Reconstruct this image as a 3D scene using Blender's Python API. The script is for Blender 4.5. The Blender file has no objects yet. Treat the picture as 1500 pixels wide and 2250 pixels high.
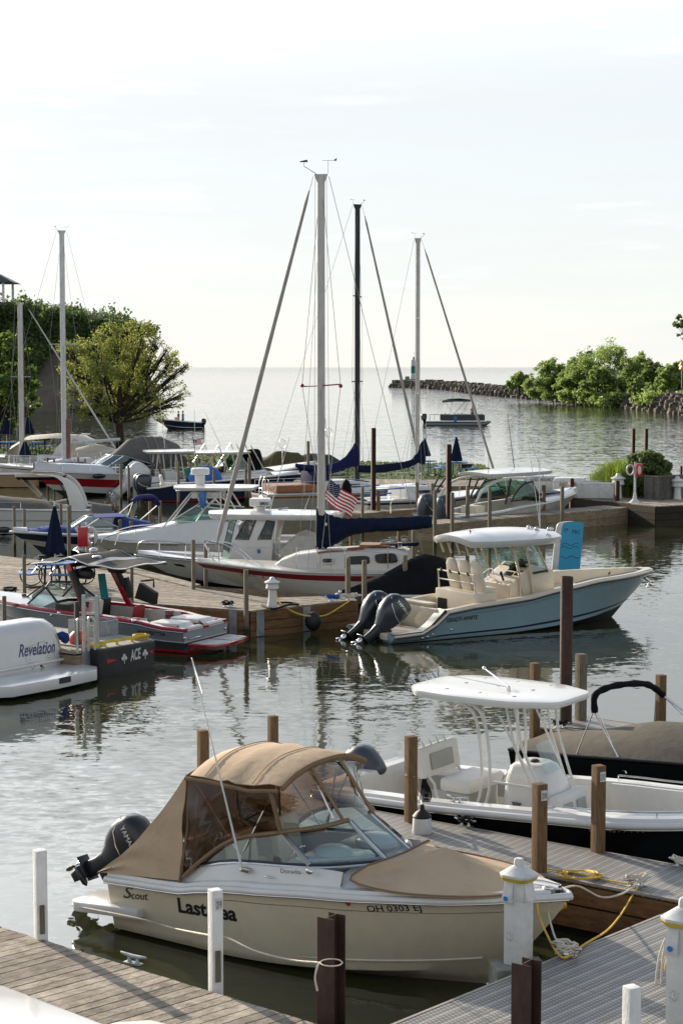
import bpy, bmesh, math, random
from mathutils import Vector, Matrix
from mathutils.bvhtree import BVHTree
random.seed(11)
R = math.radians
V = Vector
sc = bpy.context.scene
COL = sc.collection
# ---------------------------------------------------------------- camera
CAM_H = 7.0; FPX = 4000.0; PITCH = math.atan(319 / FPX)
cam = bpy.data.cameras.new('camera'); camo = bpy.data.objects.new('camera', cam); COL.objects.link(camo)
camo.location = (0, 0, CAM_H); camo.rotation_euler = (math.pi / 2 - PITCH, 0, 0)
cam.sensor_fit = 'HORIZONTAL'; cam.sensor_width = 36; cam.lens = 36 * FPX / 1500
cam.clip_start = .1; cam.clip_end = 90000
sc.camera = camo
# ---------------------------------------------------------------- light
SUN_AZ = R(36); SUN_EL = R(18)
w = bpy.data.worlds.new('World'); sc.world = w; w.use_nodes = True
nt = w.node_tree; nt.nodes.clear(); N = nt.nodes.new; LK = nt.links.new
wo = N('ShaderNodeOutputWorld'); bg = N('ShaderNodeBackground'); sky = N('ShaderNodeTexSky')
sky.sky_type = 'NISHITA'; sky.sun_disc = False; sky.sun_elevation = SUN_EL; sky.sun_rotation = -SUN_AZ
sky.air_density = 1.0; sky.dust_density = .3; sky.ozone_density = 2.0; sky.altitude = 100
tc = N('ShaderNodeTexCoord'); mp = N('ShaderNodeMapping'); mp.inputs['Scale'].default_value = (1.2, 1.2, 9)
nz = N('ShaderNodeTexNoise'); nz.inputs['Scale'].default_value = 3.4; nz.inputs['Detail'].default_value = 8; nz.inputs['Roughness'].default_value = .6
rp = N('ShaderNodeMapRange'); rp.inputs['From Min'].default_value = .44; rp.inputs['From Max'].default_value = .66
rp.inputs['To Min'].default_value = .86; rp.inputs['To Max'].default_value = .99
mx = N('ShaderNodeMix'); mx.data_type = 'RGBA'
# thin cirrus veil, brighter round the sun; unseen high band added to brighten water
dp = N('ShaderNodeVectorMath'); dp.operation = 'DOT_PRODUCT'; dp.inputs[1].default_value = (-math.sin(SUN_AZ) * math.cos(SUN_EL), math.cos(SUN_AZ) * math.cos(SUN_EL), math.sin(SUN_EL))
LK(tc.outputs['Generated'], dp.inputs[0]); mxm = N('ShaderNodeMath'); mxm.operation = 'MAXIMUM'; LK(dp.outputs['Value'], mxm.inputs[0]); mxm.inputs[1].default_value = 0
pw = N('ShaderNodeMath'); pw.operation = 'POWER'; LK(mxm.outputs[0], pw.inputs[0]); pw.inputs[1].default_value = 36
ma_ = N('ShaderNodeMath'); ma_.operation = 'MULTIPLY_ADD'; LK(pw.outputs[0], ma_.inputs[0]); ma_.inputs[1].default_value = 4.0
sz = N('ShaderNodeSeparateXYZ'); LK(tc.outputs['Generated'], sz.inputs[0]); el = N('ShaderNodeMapRange'); el.interpolation_type = 'SMOOTHSTEP'; el.inputs['From Min'].default_value = .135; el.inputs['From Max'].default_value = .32; el.inputs['To Max'].default_value = 4.0; LK(sz.outputs['Z'], el.inputs['Value']); e2 = N('ShaderNodeMapRange'); e2.interpolation_type = 'SMOOTHSTEP'; e2.inputs['From Min'].default_value = .42; e2.inputs['From Max'].default_value = .75; e2.inputs['To Min'].default_value = 1; e2.inputs['To Max'].default_value = 0; LK(sz.outputs['Z'], e2.inputs['Value']); em = N('ShaderNodeMath'); em.operation = 'MULTIPLY'; LK(el.outputs[0], em.inputs[0]); LK(e2.outputs[0], em.inputs[1])
p2 = N('ShaderNodeMath'); p2.operation = 'POWER'; LK(mxm.outputs[0], p2.inputs[0]); p2.inputs[1].default_value = 5; m2_ = N('ShaderNodeMath'); m2_.operation = 'MULTIPLY_ADD'; LK(p2.outputs[0], m2_.inputs[0]); LK(em.outputs[0], m2_.inputs[1]); m2_.inputs[2].default_value = 1; LK(m2_.outputs[0], ma_.inputs[2])
vs_ = N('ShaderNodeVectorMath'); vs_.operation = 'SCALE'; vs_.inputs[0].default_value = (5.2, 5.32, 5.34); wi = N('ShaderNodeMapRange'); wi.interpolation_type = 'SMOOTHSTEP'; wi.inputs['From Min'].default_value = .54; wi.inputs['From Max'].default_value = .70; wi.inputs['To Min'].default_value = .97; wi.inputs['To Max'].default_value = 1.14; LK(nz.outputs['Fac'], wi.inputs['Value']); wm = N('ShaderNodeMath'); wm.operation = 'MULTIPLY'; LK(ma_.outputs[0], wm.inputs[0]); LK(wi.outputs[0], wm.inputs[1]); LK(wm.outputs[0], vs_.inputs['Scale']); LK(vs_.outputs[0], mx.inputs['B'])
LK(tc.outputs['Generated'], mp.inputs['Vector']); LK(mp.outputs[0], nz.inputs['Vector']); LK(nz.outputs['Fac'], rp.inputs['Value'])
e3 = N('ShaderNodeMapRange'); e3.interpolation_type = 'SMOOTHSTEP'; e3.inputs['From Min'].default_value = .36; e3.inputs['From Max'].default_value = .68; e3.inputs['To Min'].default_value = 1; e3.inputs['To Max'].default_value = .22; LK(sz.outputs['Z'], e3.inputs['Value'])
fm = N('ShaderNodeMath'); fm.operation = 'MULTIPLY'; LK(rp.outputs[0], fm.inputs[0]); LK(e3.outputs[0], fm.inputs[1]); LK(fm.outputs[0], mx.inputs['Factor']); LK(sky.outputs[0], mx.inputs['A']); LK(mx.outputs['Result'], bg.inputs['Color'])
bg.inputs['Strength'].default_value = .10; LK(bg.outputs[0], wo.inputs['Surface'])
sl = bpy.data.lights.new('sun', 'SUN'); sl.energy = 4.3; sl.angle = R(.6); sl.color = (1, .86, .68)
so = bpy.data.objects.new('sun', sl); COL.objects.link(so)
sd = V((-math.sin(SUN_AZ) * math.cos(SUN_EL), math.cos(SUN_AZ) * math.cos(SUN_EL), math.sin(SUN_EL)))
so.rotation_euler = sd.to_track_quat('Z', 'Y').to_euler()
sc.view_settings.view_transform = 'Standard'; sc.view_settings.look = 'None'; sc.view_settings.exposure = .84; sc.view_settings.gamma = 1
sc.cycles.max_bounces = 6; sc.cycles.transparent_max_bounces = 40; sc.cycles.caustics_reflective = False; sc.cycles.caustics_refractive = False

# ---------------------------------------------------------------- measuring helpers
_c, _s = math.cos(PITCH), math.sin(PITCH)
def ray(px, py):
    a = (px - 750) / FPX; b = (1125 - py) / FPX
    return V((a, _c + b * _s, -_s + b * _c))
def P(px, py, z=0.0):                      # the point at height z seen in that direction
    r = ray(px, py); t = (z - CAM_H) / r.z
    return V((r.x * t, r.y * t, z))
def S(px, py, Y):                          # the point at distance Y seen in that direction
    r = ray(px, py); t = Y / r.y
    return V((r.x * t, Y, CAM_H + r.z * t))

# ---------------------------------------------------------------- mesh builder
SPLIT = set('wind_vane tower_leg ladder_frame seat_frame rod_holders bimini_frame rod_rack hardtop_frame tower_frame drain_fitting grab_rail arch_frame yellow_rail swim_platform coaming stern_rail canopy_frame deck_lights rub_rail spray_strake hull_side side_vent blue_sheet hoops console tower_gear stanchions windscreen_frame windscreen_base canopy_ribs stern_handle cockpit_seat cockpit_coaming bow_bolster side_cushion gunwale tower blue_fender pontoon grey_inset printed_lines face lifelines spreader bolt_caps stars rungs side_rail rope_turns accent_stripe'.split())
def rotz(a): return Matrix.Rotation(a, 3, 'Z')
class MB:
    def __init__(s): s.v = []; s.f = []; s.m = []
    def add(s, vs, fs, m=0):
        n = len(s.v); s.v += [V(a) for a in vs]
        for f in fs: s.f.append([i + n for i in f]); s.m.append(m)
        return s
    def box(s, c, d, rz=0, m=0, tilt=None, taper=1.0):
        M = rotz(rz)
        if tilt: M = M @ Matrix.Rotation(tilt[1], 3, tilt[0])
        vs = []
        for z in (-1, 1):
            k = taper if z > 0 else 1
            for x, y in ((-1, -1), (1, -1), (1, 1), (-1, 1)):
                vs.append(V(c) + M @ V((x * d[0] / 2 * k, y * d[1] / 2 * k, z * d[2] / 2)))
        return s.add(vs, [(3, 2, 1, 0), (4, 5, 6, 7), (0, 1, 5, 4), (1, 2, 6, 5), (2, 3, 7, 6), (3, 0, 4, 7)], m)
    def bar(s, a, b, w, h, m=0, up=(0, 0, 1)):
        a, b = V(a), V(b); d = (b - a).normalized(); u = V(up)
        if abs(d.dot(u)) > .98: u = V((1, 0, 0))
        x = d.cross(u).normalized() * w / 2; y = x.cross(d).normalized() * h / 2
        vs = [p + q for p in (a, b) for q in (-x - y, x - y, x + y, -x + y)]
        return s.add(vs, [(3, 2, 1, 0), (4, 5, 6, 7), (0, 1, 5, 4), (1, 2, 6, 5), (2, 3, 7, 6), (3, 0, 4, 7)], m)
    def tube(s, pts, r, n=8, m=0, closed=False, flat=1.0):
        pts = [V(p) for p in pts]; k = len(pts); rr = r if isinstance(r, (list, tuple)) else [r] * k
        rings = []; u = None
        for i, p in enumerate(pts):
            if closed: t = pts[(i + 1) % k] - pts[i - 1]
            else: t = pts[min(i + 1, k - 1)] - pts[max(i - 1, 0)]
            t.normalize()
            if u is None: u = V((0, 0, 1)) if abs(t.z) < .9 else V((1, 0, 0))
            x = t.cross(u)
            if x.length < 1e-5: x = t.orthogonal()
            x.normalize(); y = x.cross(t).normalized(); u = y
            rings.append([p + (x * math.cos(a) + y * math.sin(a) * flat) * rr[i] for a in [2 * math.pi * j / n for j in range(n)]])
        return s.loft(rings, m, caps=not closed, loop=closed)
    def loft(s, rings, m=0, caps=True, loop=False):
        n = len(rings[0]); base = len(s.v)
        for r in rings: s.v += [V(p) for p in r]
        K = len(rings)
        for i in range(K if loop else K - 1):
            for j in range(n):
                a = base + i * n + j; b = base + i * n + (j + 1) % n; i2 = (i + 1) % K
                s.f.append([a, b, base + i2 * n + (j + 1) % n, base + i2 * n + j]); s.m.append(m)
        if caps:
            s.f.append([base + j for j in range(n)][::-1]); s.m.append(m)
            s.f.append([base + (K - 1) * n + j for j in range(n)]); s.m.append(m)
        return s
    def grid(s, rows, m=0):
        n = len(rows[0]); base = len(s.v)
        for r in rows: s.v += [V(p) for p in r]
        for i in range(len(rows) - 1):
            for j in range(n - 1):
                a = base + i * n + j
                s.f.append([a, a + 1, a + n + 1, a + n]); s.m.append(m if isinstance(m, int) else m[i])
        return s
    def prism(s, poly, off, m=0):
        k = len(poly); o = V(off); vs = [V(p) for p in poly] + [V(p) + o for p in poly]
        return s.add(vs, [list(range(k))[::-1], list(range(k, 2 * k))] + [[i, (i + 1) % k, k + (i + 1) % k, k + i] for i in range(k)], m)
    def lathe(s, prof, c=(0, 0, 0), n=16, m=0, M=None):
        rings = []
        for r, z in prof:
            ring = [V((r * math.cos(2 * math.pi * j / n), r * math.sin(2 * math.pi * j / n), z)) for j in range(n)]
            rings.append([V(c) + (M @ p if M else p) for p in ring])
        return s.loft(rings, m)
    def ball(s, c, r, n=12, k=7, m=0):
        r = V(r) if not isinstance(r, (int, float)) else V((r, r, r)); rings = []
        for i in range(k + 1):
            a = -math.pi / 2 + math.pi * (i * .96 / k + .02)
            rings.append([V(c) + V((r.x * math.cos(a) * math.cos(2 * math.pi * j / n), r.y * math.cos(a) * math.sin(2 * math.pi * j / n), r.z * math.sin(a))) for j in range(n)])
        return s.loft(rings, m)
    def xf(s, M, i0=0):
        for i in range(i0, len(s.v)): s.v[i] = M @ s.v[i]
        return s
    def jitter(s, a):
        for i in range(len(s.v)): s.v[i] += V((random.uniform(-a, a), random.uniform(-a, a), random.uniform(-a, a)))
        return s
    def clusters(s):
        par = list(range(len(s.v)))
        def fd(a):
            while par[a] != a: par[a] = par[par[a]]; a = par[a]
            return a
        for f in s.f:
            r = fd(f[0])
            for i in f[1:]: par[fd(i)] = r
        cl = {}
        for fi, f in enumerate(s.f): cl.setdefault(fd(f[0]), []).append(fi)
        out = []
        for fs in cl.values():
            vs = [s.v[i] for f in fs for i in s.f[f]]; lo = V([min(v[k] for v in vs) - .012 for k in range(3)]); hi = V([max(v[k] for v in vs) + .012 for k in range(3)]); out.append([fs, lo, hi])
        ch = True
        while ch:
            ch = False
            for i in range(len(out)):
                for j in range(i + 1, len(out)):
                    a, b = out[i], out[j]
                    if all(a[1][k] <= b[2][k] and b[1][k] <= a[2][k] for k in range(3)):
                        a[0] += b[0]; a[1] = V([min(a[1][k], b[1][k]) for k in range(3)]); a[2] = V([max(a[2][k], b[2][k]) for k in range(3)]); out.pop(j); ch = True; break
                if ch: break
        return out
    def build(s, name, mats, parent=None, **kw):
        if parent is not None and name in SPLIT and len(s.f) < 6000:
            cl = s.clusters()
            if 1 < len(cl) <= 24:
                for fs, _, _ in cl:
                    q = MB(); mp_ = {}
                    for fi in fs:
                        nf = []
                        for i in s.f[fi]:
                            if i not in mp_: mp_[i] = len(q.v); q.v.append(s.v[i])
                            nf.append(mp_[i])
                        q.f.append(nf); q.m.append(s.m[fi])
                    o = q.build1(name, mats, parent, **kw)
                return o
        return s.build1(name, mats, parent, **kw)
    def build1(s, name, mats, parent=None, bevel=0, sharp=38, loc=None, solid=0, smooth=True, merge=False):
        if not isinstance(mats, (list, tuple)): mats = [mats]
        me = bpy.data.meshes.new(name); me.from_pydata([tuple(v) for v in s.v], [], s.f)
        for i, p in enumerate(me.polygons): p.material_index = s.m[i]
        bm = bmesh.new(); bm.from_mesh(me)
        if merge: bmesh.ops.remove_doubles(bm, verts=bm.verts, dist=.002)
        bmesh.ops.recalc_face_normals(bm, faces=bm.faces)
        if bevel:
            ed = [e for e in bm.edges if len(e.link_faces) == 2 and e.calc_face_angle(0) > R(35)]
            if ed: bmesh.ops.bevel(bm, geom=ed, offset=bevel, segments=2, affect='EDGES', profile=.6, clamp_overlap=True)
        if solid: bmesh.ops.solidify(bm, geom=bm.faces[:], thickness=solid)
        bm.to_mesh(me); bm.free()
        for m in mats: me.materials.append(m)
        if smooth:
            for p in me.polygons: p.use_smooth = True
            me.set_sharp_from_angle(angle=R(sharp))
        o = bpy.data.objects.new(name, me); COL.objects.link(o)
        if parent: o.parent = parent
        if loc: o.location = loc
        return o
def tag(o, label=None, cat=None, group=None, kind=None):
    if label: o['label'] = label
    if cat: o['category'] = cat
    if group: o['group'] = group
    if kind: o['kind'] = kind
    return o
def thing(name, label, cat, loc=(0, 0, 0), head=0, group=None, k=1.0):
    o = bpy.data.objects.new(name, None); COL.objects.link(o); o.empty_display_size = .2
    o.location = loc; o.rotation_euler = (0, 0, R(head)); o.scale = (k, k, k)
    return tag(o, label, cat, group)
def kids(o): return [c for c in bpy.data.objects if c.parent == o]
def dup(root, loc, rz, label=None, group=None, k=None):
    def cp(o, par):
        c = o.copy(); COL.objects.link(c)
        if par: c.parent = par
        for ch in kids(o):
            if ch is not c: cp(ch, c)
        return c
    r = cp(root, None); r.location = loc; r.rotation_euler = (0, 0, rz)
    if k: r.scale = (k, k, k)
    if label: r['label'] = label
    if group: r['group'] = group
    return r
class Fr:                                   # a thing's own frame: x forward, y to port, z up
    def __init__(s, X, Y, h, z=0.0, k=1.0):
        s.o = V((X, Y, z)); s.h = R(h); s.k = k; s.Mi = rotz(-s.h); s.M = rotz(s.h)
    def inv(s, q): return s.Mi @ (V(q) - s.o) / s.k
    def w(s, q): return s.M @ V(q) * s.k + s.o
    def cut(s, px, py, ax, v):
        o = s.inv((0, 0, CAM_H)); d = s.Mi @ ray(px, py)
        i = 'xyz'.index(ax); t = (v - o[i]) / d[i]
        return o + d * t
def lerp(a, b, t): return a + (b - a) * t
def interp(pts, u):
    if u <= pts[0][0]: return pts[0][1]
    for (a, x), (b, y) in zip(pts, pts[1:]):
        if u <= b:
            t = (u - a) / (b - a); t = t * t * (3 - 2 * t) * .5 + t * .5
            return x + (y - x) * t
    return pts[-1][1]
def arc(a, b, sag, n=10):
    a, b = V(a), V(b); return [a.lerp(b, i / n) - V((0, 0, sag * 4 * (i / n) * (1 - i / n))) for i in range(n + 1)]
def smoothline(pts, k=4):
    pts = [V(p) for p in pts]; out = []
    q = [pts[0] * 2 - pts[1]] + pts + [pts[-1] * 2 - pts[-2]]
    for i in range(1, len(q) - 2):
        p0, p1, p2, p3 = q[i - 1:i + 3]
        for j in range(k):
            t = j / k
            out.append(.5 * ((2 * p1) + (p2 - p0) * t + (2 * p0 - 5 * p1 + 4 * p2 - p3) * t * t + (3 * p1 - p0 - 3 * p2 + p3) * t ** 3))
    return out + [pts[-1]]

# ---------------------------------------------------------------- materials
_mats = {}
def mat(name, col, rough=.5, metal=0.0, var=.12, scale=6.0, bump=0.0, bscale=40.0, coat=0.0, island=0.0, stretch=None, spec=.5, dirt=0.0, col2=None, wet=None):
    if name in _mats: return _mats[name]
    m = bpy.data.materials.new(name); m.use_nodes = True; nt = m.node_tree; b = nt.nodes['Principled BSDF']
    N = nt.nodes.new; LK = nt.links.new
    b.inputs['Roughness'].default_value = rough; b.inputs['Metallic'].default_value = metal
    b.inputs['Specular IOR Level'].default_value = spec if rough < .78 else .12
    b.inputs['Coat Weight'].default_value = coat; b.inputs['Coat Roughness'].default_value = .08
    tc = N('ShaderNodeTexCoord'); mp = N('ShaderNodeMapping'); LK(tc.outputs['Object'], mp.inputs[0])
    if stretch: mp.inputs['Scale'].default_value = stretch
    nz = N('ShaderNodeTexNoise'); nz.inputs['Scale'].default_value = scale; nz.inputs['Detail'].default_value = 6; nz.inputs['Roughness'].default_value = .65
    LK(mp.outputs[0], nz.inputs['Vector'])
    mx = N('ShaderNodeMix'); mx.data_type = 'RGBA'
    c = V(col[:3]); hi = col2 if col2 else tuple(min(1, x * (1 + var)) for x in c); lo = tuple(x * (1 - var * 1.3) for x in c)
    mx.inputs['A'].default_value = (*lo, 1); mx.inputs['B'].default_value = (*hi, 1)
    mr = N('ShaderNodeMapRange'); mr.inputs['From Min'].default_value = .3; mr.inputs['From Max'].default_value = .7
    LK(nz.outputs['Fac'], mr.inputs['Value'])
    LK(mr.outputs[0], mx.inputs['Factor']); out = mx.outputs['Result']
    if island:
        g = N('ShaderNodeNewGeometry'); mr = N('ShaderNodeMapRange'); mr.inputs['To Min'].default_value = 1 - island; mr.inputs['To Max'].default_value = 1 + island
        LK(g.outputs['Random Per Island'], mr.inputs['Value'])
        vm = N('ShaderNodeVectorMath'); vm.operation = 'SCALE'; LK(out, vm.inputs[0]); LK(mr.outputs[0], vm.inputs['Scale']); out = vm.outputs[0]
    if dirt:
        n2 = N('ShaderNodeTexNoise'); n2.inputs['Scale'].default_value = 2.2; n2.inputs['Detail'].default_value = 9; n2.inputs['Roughness'].default_value = .7
        LK(tc.outputs['Object'], n2.inputs['Vector'])
        r2 = N('ShaderNodeMapRange'); r2.inputs['From Min'].default_value = .5; r2.inputs['From Max'].default_value = .72; r2.inputs['To Max'].default_value = dirt
        LK(n2.outputs['Fac'], r2.inputs['Value']); m2 = N('ShaderNodeMix'); m2.data_type = 'RGBA'; m2.inputs['B'].default_value = (.09, .075, .055, 1)
        LK(r2.outputs[0], m2.inputs['Factor']); LK(out, m2.inputs['A']); out = m2.outputs['Result']
    if wet:                                  # weed and scum band just above the waterline (object origin is at the waterline)
        sz = N('ShaderNodeSeparateXYZ'); LK(tc.outputs['Object'], sz.inputs[0]); n4 = N('ShaderNodeTexNoise'); n4.inputs['Scale'].default_value = 7; n4.inputs['Detail'].default_value = 5; LK(tc.outputs['Object'], n4.inputs['Vector'])
        a4 = N('ShaderNodeMath'); a4.operation = 'MULTIPLY_ADD'; LK(n4.outputs['Fac'], a4.inputs[0]); a4.inputs[1].default_value = wet[0] * .9; LK(sz.outputs['Z'], a4.inputs[2])
        r4 = N('ShaderNodeMapRange'); r4.inputs['From Min'].default_value = wet[0]; r4.inputs['From Max'].default_value = wet[0] * 1.6; r4.inputs['To Min'].default_value = wet[2]; r4.inputs['To Max'].default_value = 0; LK(a4.outputs[0], r4.inputs['Value'])
        m4 = N('ShaderNodeMix'); m4.data_type = 'RGBA'; m4.inputs['B'].default_value = (*wet[1], 1); LK(r4.outputs[0], m4.inputs['Factor']); LK(out, m4.inputs['A']); out = m4.outputs['Result']
    LK(out, b.inputs['Base Color'])
    if bump:
        n3 = N('ShaderNodeTexNoise'); n3.inputs['Scale'].default_value = bscale; n3.inputs['Detail'].default_value = 4; LK(mp.outputs[0], n3.inputs['Vector'])
        bp = N('ShaderNodeBump'); bp.inputs['Strength'].default_value = bump; bp.inputs['Distance'].default_value = .02
        LK(n3.outputs['Fac'], bp.inputs['Height']); LK(bp.outputs[0], b.inputs['Normal'])
    _mats[name] = m; return m
def glass(name, tint=(.86, .91, .90), fac=.12, rough=.02):
    if name in _mats: return _mats[name]
    m = bpy.data.materials.new(name); m.use_nodes = True; nt = m.node_tree; nt.nodes.clear(); N = nt.nodes.new; LK = nt.links.new
    o = N('ShaderNodeOutputMaterial'); mx = N('ShaderNodeMixShader'); t = N('ShaderNodeBsdfTransparent'); g = N('ShaderNodeBsdfGlossy')
    t.inputs[0].default_value = (*tint, 1); g.inputs['Roughness'].default_value = rough; g.inputs[0].default_value = (.9, .93, .95, 1)
    lw = N('ShaderNodeLayerWeight'); lw.inputs[0].default_value = .5
    pw = N('ShaderNodeMath'); pw.operation = 'POWER'; LK(lw.outputs['Facing'], pw.inputs[0]); pw.inputs[1].default_value = 4.0
    sc_ = N('ShaderNodeMath'); sc_.operation = 'MULTIPLY_ADD'; LK(pw.outputs[0], sc_.inputs[0]); sc_.inputs[1].default_value = .8; sc_.inputs[2].default_value = fac * .4
    LK(sc_.outputs[0], mx.inputs[0]); LK(t.outputs[0], mx.inputs[1]); LK(g.outputs[0], mx.inputs[2]); LK(mx.outputs[0], o.inputs[0])
    _mats[name] = m; return m
WHITE = mat('gelcoat white', (.60, .595, .575), .22, var=.04, scale=3, coat=.3)
CREAM = mat('gelcoat cream', (.58, .51, .40), .3, var=.05, coat=.2)
LINER = mat('cockpit liner', (.52, .49, .43), .45, var=.06)
IVORY = mat('ivory vinyl', (.60, .54, .43), .5, var=.05, bump=.1)
VINYL = mat('white vinyl', (.60, .59, .56), .45, var=.04, bump=.1)
GREYV = mat('grey vinyl', (.30, .31, .28), .5, var=.06)
BLACK = mat('black rubber', (.006, .006, .007), .6, var=.2)
GLOSSBLACK = mat('black gelcoat', (.008, .008, .010), .18, var=.1, coat=.4)
NAVYHULL = mat('navy gelcoat', (.012, .018, .05), .2, var=.1, coat=.4)
CHROME = mat('stainless steel', (.62, .62, .62), .18, 1.0, var=.05)
ALU = mat('brushed aluminium', (.50, .51, .52), .38, 1.0, var=.12)
ALUPAINT = mat('mast alloy', (.42, .41, .39), .4, .5, var=.15, stretch=(1, 1, .3))
NAVY = mat('navy canvas', (.006, .012, .032), .85, var=.25, scale=5, bump=.5, bscale=9)
BLUEC = mat('royal blue canvas', (.018, .045, .20), .8, var=.2, bump=.4, bscale=9)
BLACKC = mat('black canvas', (.006, .0065, .0075), .85, var=.3, scale=4, bump=.5, bscale=8)
GREYC = mat('grey canvas', (.12, .115, .105), .85, var=.15, bump=.5, bscale=8)
TAN = mat('tan canvas', (.46, .345, .235), .85, var=.12, scale=2.2, bump=.8, bscale=4, dirt=.12)
TAN2 = mat('tan canvas trim', (.22, .15, .09), .85, var=.1, bump=.3)
CLEAR = glass('clear vinyl', (.86, .88, .88), .12, .04)
AMBER = glass('smoked amber vinyl', (.62, .47, .36), .16, .04)
GLASS = glass('windscreen glass', (.84, .90, .90), .14)
GREENG = glass('green tinted glass', (.40, .58, .52), .2)
DARKG = mat('dark window', (.01, .012, .014), .08, var=.1)
ENG = mat('outboard blue grey', (.020, .027, .036), .25, .2, var=.08, coat=.25)
ENGDK = mat('outboard dark', (.008, .010, .014), .35, 0, var=.1, coat=.1)
STEEL = mat('rusted steel', (.055, .026, .018), .75, .2, var=.35, scale=7, bump=.3, stretch=(1, 1, .4), dirt=.3, wet=(.4, (.02, .02, .012), .8))
POSTW = mat('post timber', (.155, .098, .052), .8, var=.35, scale=9, stretch=(6, 6, .5), bump=.6, bscale=20, dirt=.5, island=.15, wet=(.35, (.02, .022, .010), .9))
POSTG = mat('weathered grey post timber', (.17, .145, .11), .85, var=.35, scale=9, stretch=(6, 6, .5), bump=.6, bscale=20, dirt=.6, island=.15, wet=(.35, (.02, .022, .010), .9))
FASCIA = mat('dock fascia timber', (.19, .105, .05), .8, var=.35, scale=3, stretch=(1, 1, 6), bump=.4, dirt=.5, island=.15)
FASCIAG = mat('grey dock fascia timber', (.24, .185, .12), .8, var=.3, scale=3, stretch=(1, 1, 6), bump=.4, dirt=.5, island=.15)
PLANK = mat('weathered deck planks', (.30, .26, .21), .85, var=.35, scale=6, bump=.6, bscale=25, dirt=.6, island=.28)
GALV = mat('galvanised steel', (.30, .33, .35), .5, .6, var=.2, dirt=.4)
PWHITE = mat('white paint', (.60, .60, .585), .45, var=.1, dirt=.3)
REDM = mat('red gelcoat', (.38, .015, .02), .25, var=.1, coat=.4)
GREYM = mat('metallic grey gelcoat', (.30, .34, .37), .3, .5, var=.08, coat=.4)
DKGREYM = mat('dark grey gelcoat', (.045, .055, .065), .3, .3, var=.1, coat=.4)
YEL = mat('yellow rope', (.65, .42, .05), .7, var=.15)
YELP = mat('yellow paint', (.60, .45, .04), .5, var=.2, dirt=.3)
ROPEW = mat('white rope', (.60, .56, .47), .8, var=.15)
ROPEK = mat('black rope', (.015, .015, .015), .8, var=.2)
BLUEP = mat('blue coated metal', (.03, .14, .38), .45, var=.1)
TEAK = mat('teak', (.26, .10, .035), .5, var=.25, scale=8)
REDF = mat('red paint', (.55, .02, .02), .4, var=.1)
INK = mat('black lettering', (.012, .012, .014), .4, var=.05)
SKIN = mat('skin', (.42, .24, .16), .55, var=.05)

# ---------------------------------------------------------------- lettering
def lettering(txt, a, b, h, mt, parent, up=(0, 0, 1), wrap=None, shear=0.0, bold=0.0, name='lettering', depth=.002):
    a, b = V(a), V(b); cu = bpy.data.curves.new(name, 'FONT'); cu.body = txt; cu.extrude = 0.0; cu.shear = shear; cu.offset = bold; cu.resolution_u = 3
    to = bpy.data.objects.new(name, cu); COL.objects.link(to); bpy.context.view_layer.update()
    me = bpy.data.meshes.new_from_object(to.evaluated_get(bpy.context.evaluated_depsgraph_get()))
    bpy.data.objects.remove(to); bpy.data.curves.remove(cu)
    xs = [v.co.x for v in me.vertices]; ys = [v.co.y for v in me.vertices]; x0, x1 = min(xs), max(xs); y0 = 0; y1 = max(ys)
    ex = (b - a); L = ex.length; ex.normalize(); n = ex.cross(V(up)).normalized(); ey = n.cross(ex).normalized()
    for v in me.vertices:
        p = a + ex * ((v.co.x - x0) / (x1 - x0) * L) + ey * ((v.co.y - y0) / (y1 - y0) * h)
        if wrap:
            hit = wrap.ray_cast(p + n * .6, -n)
            p = (hit[0] if hit[0] else p)
        v.co = p + n * (.006 if wrap else .004)
    me.materials.append(mt); o = bpy.data.objects.new(name, me); COL.objects.link(o); o.parent = parent
    return o
def bvh(o):
    me = o.data; return BVHTree.FromPolygons([v.co.copy() for v in me.vertices], [list(p.vertices) for p in me.polygons])
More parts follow.
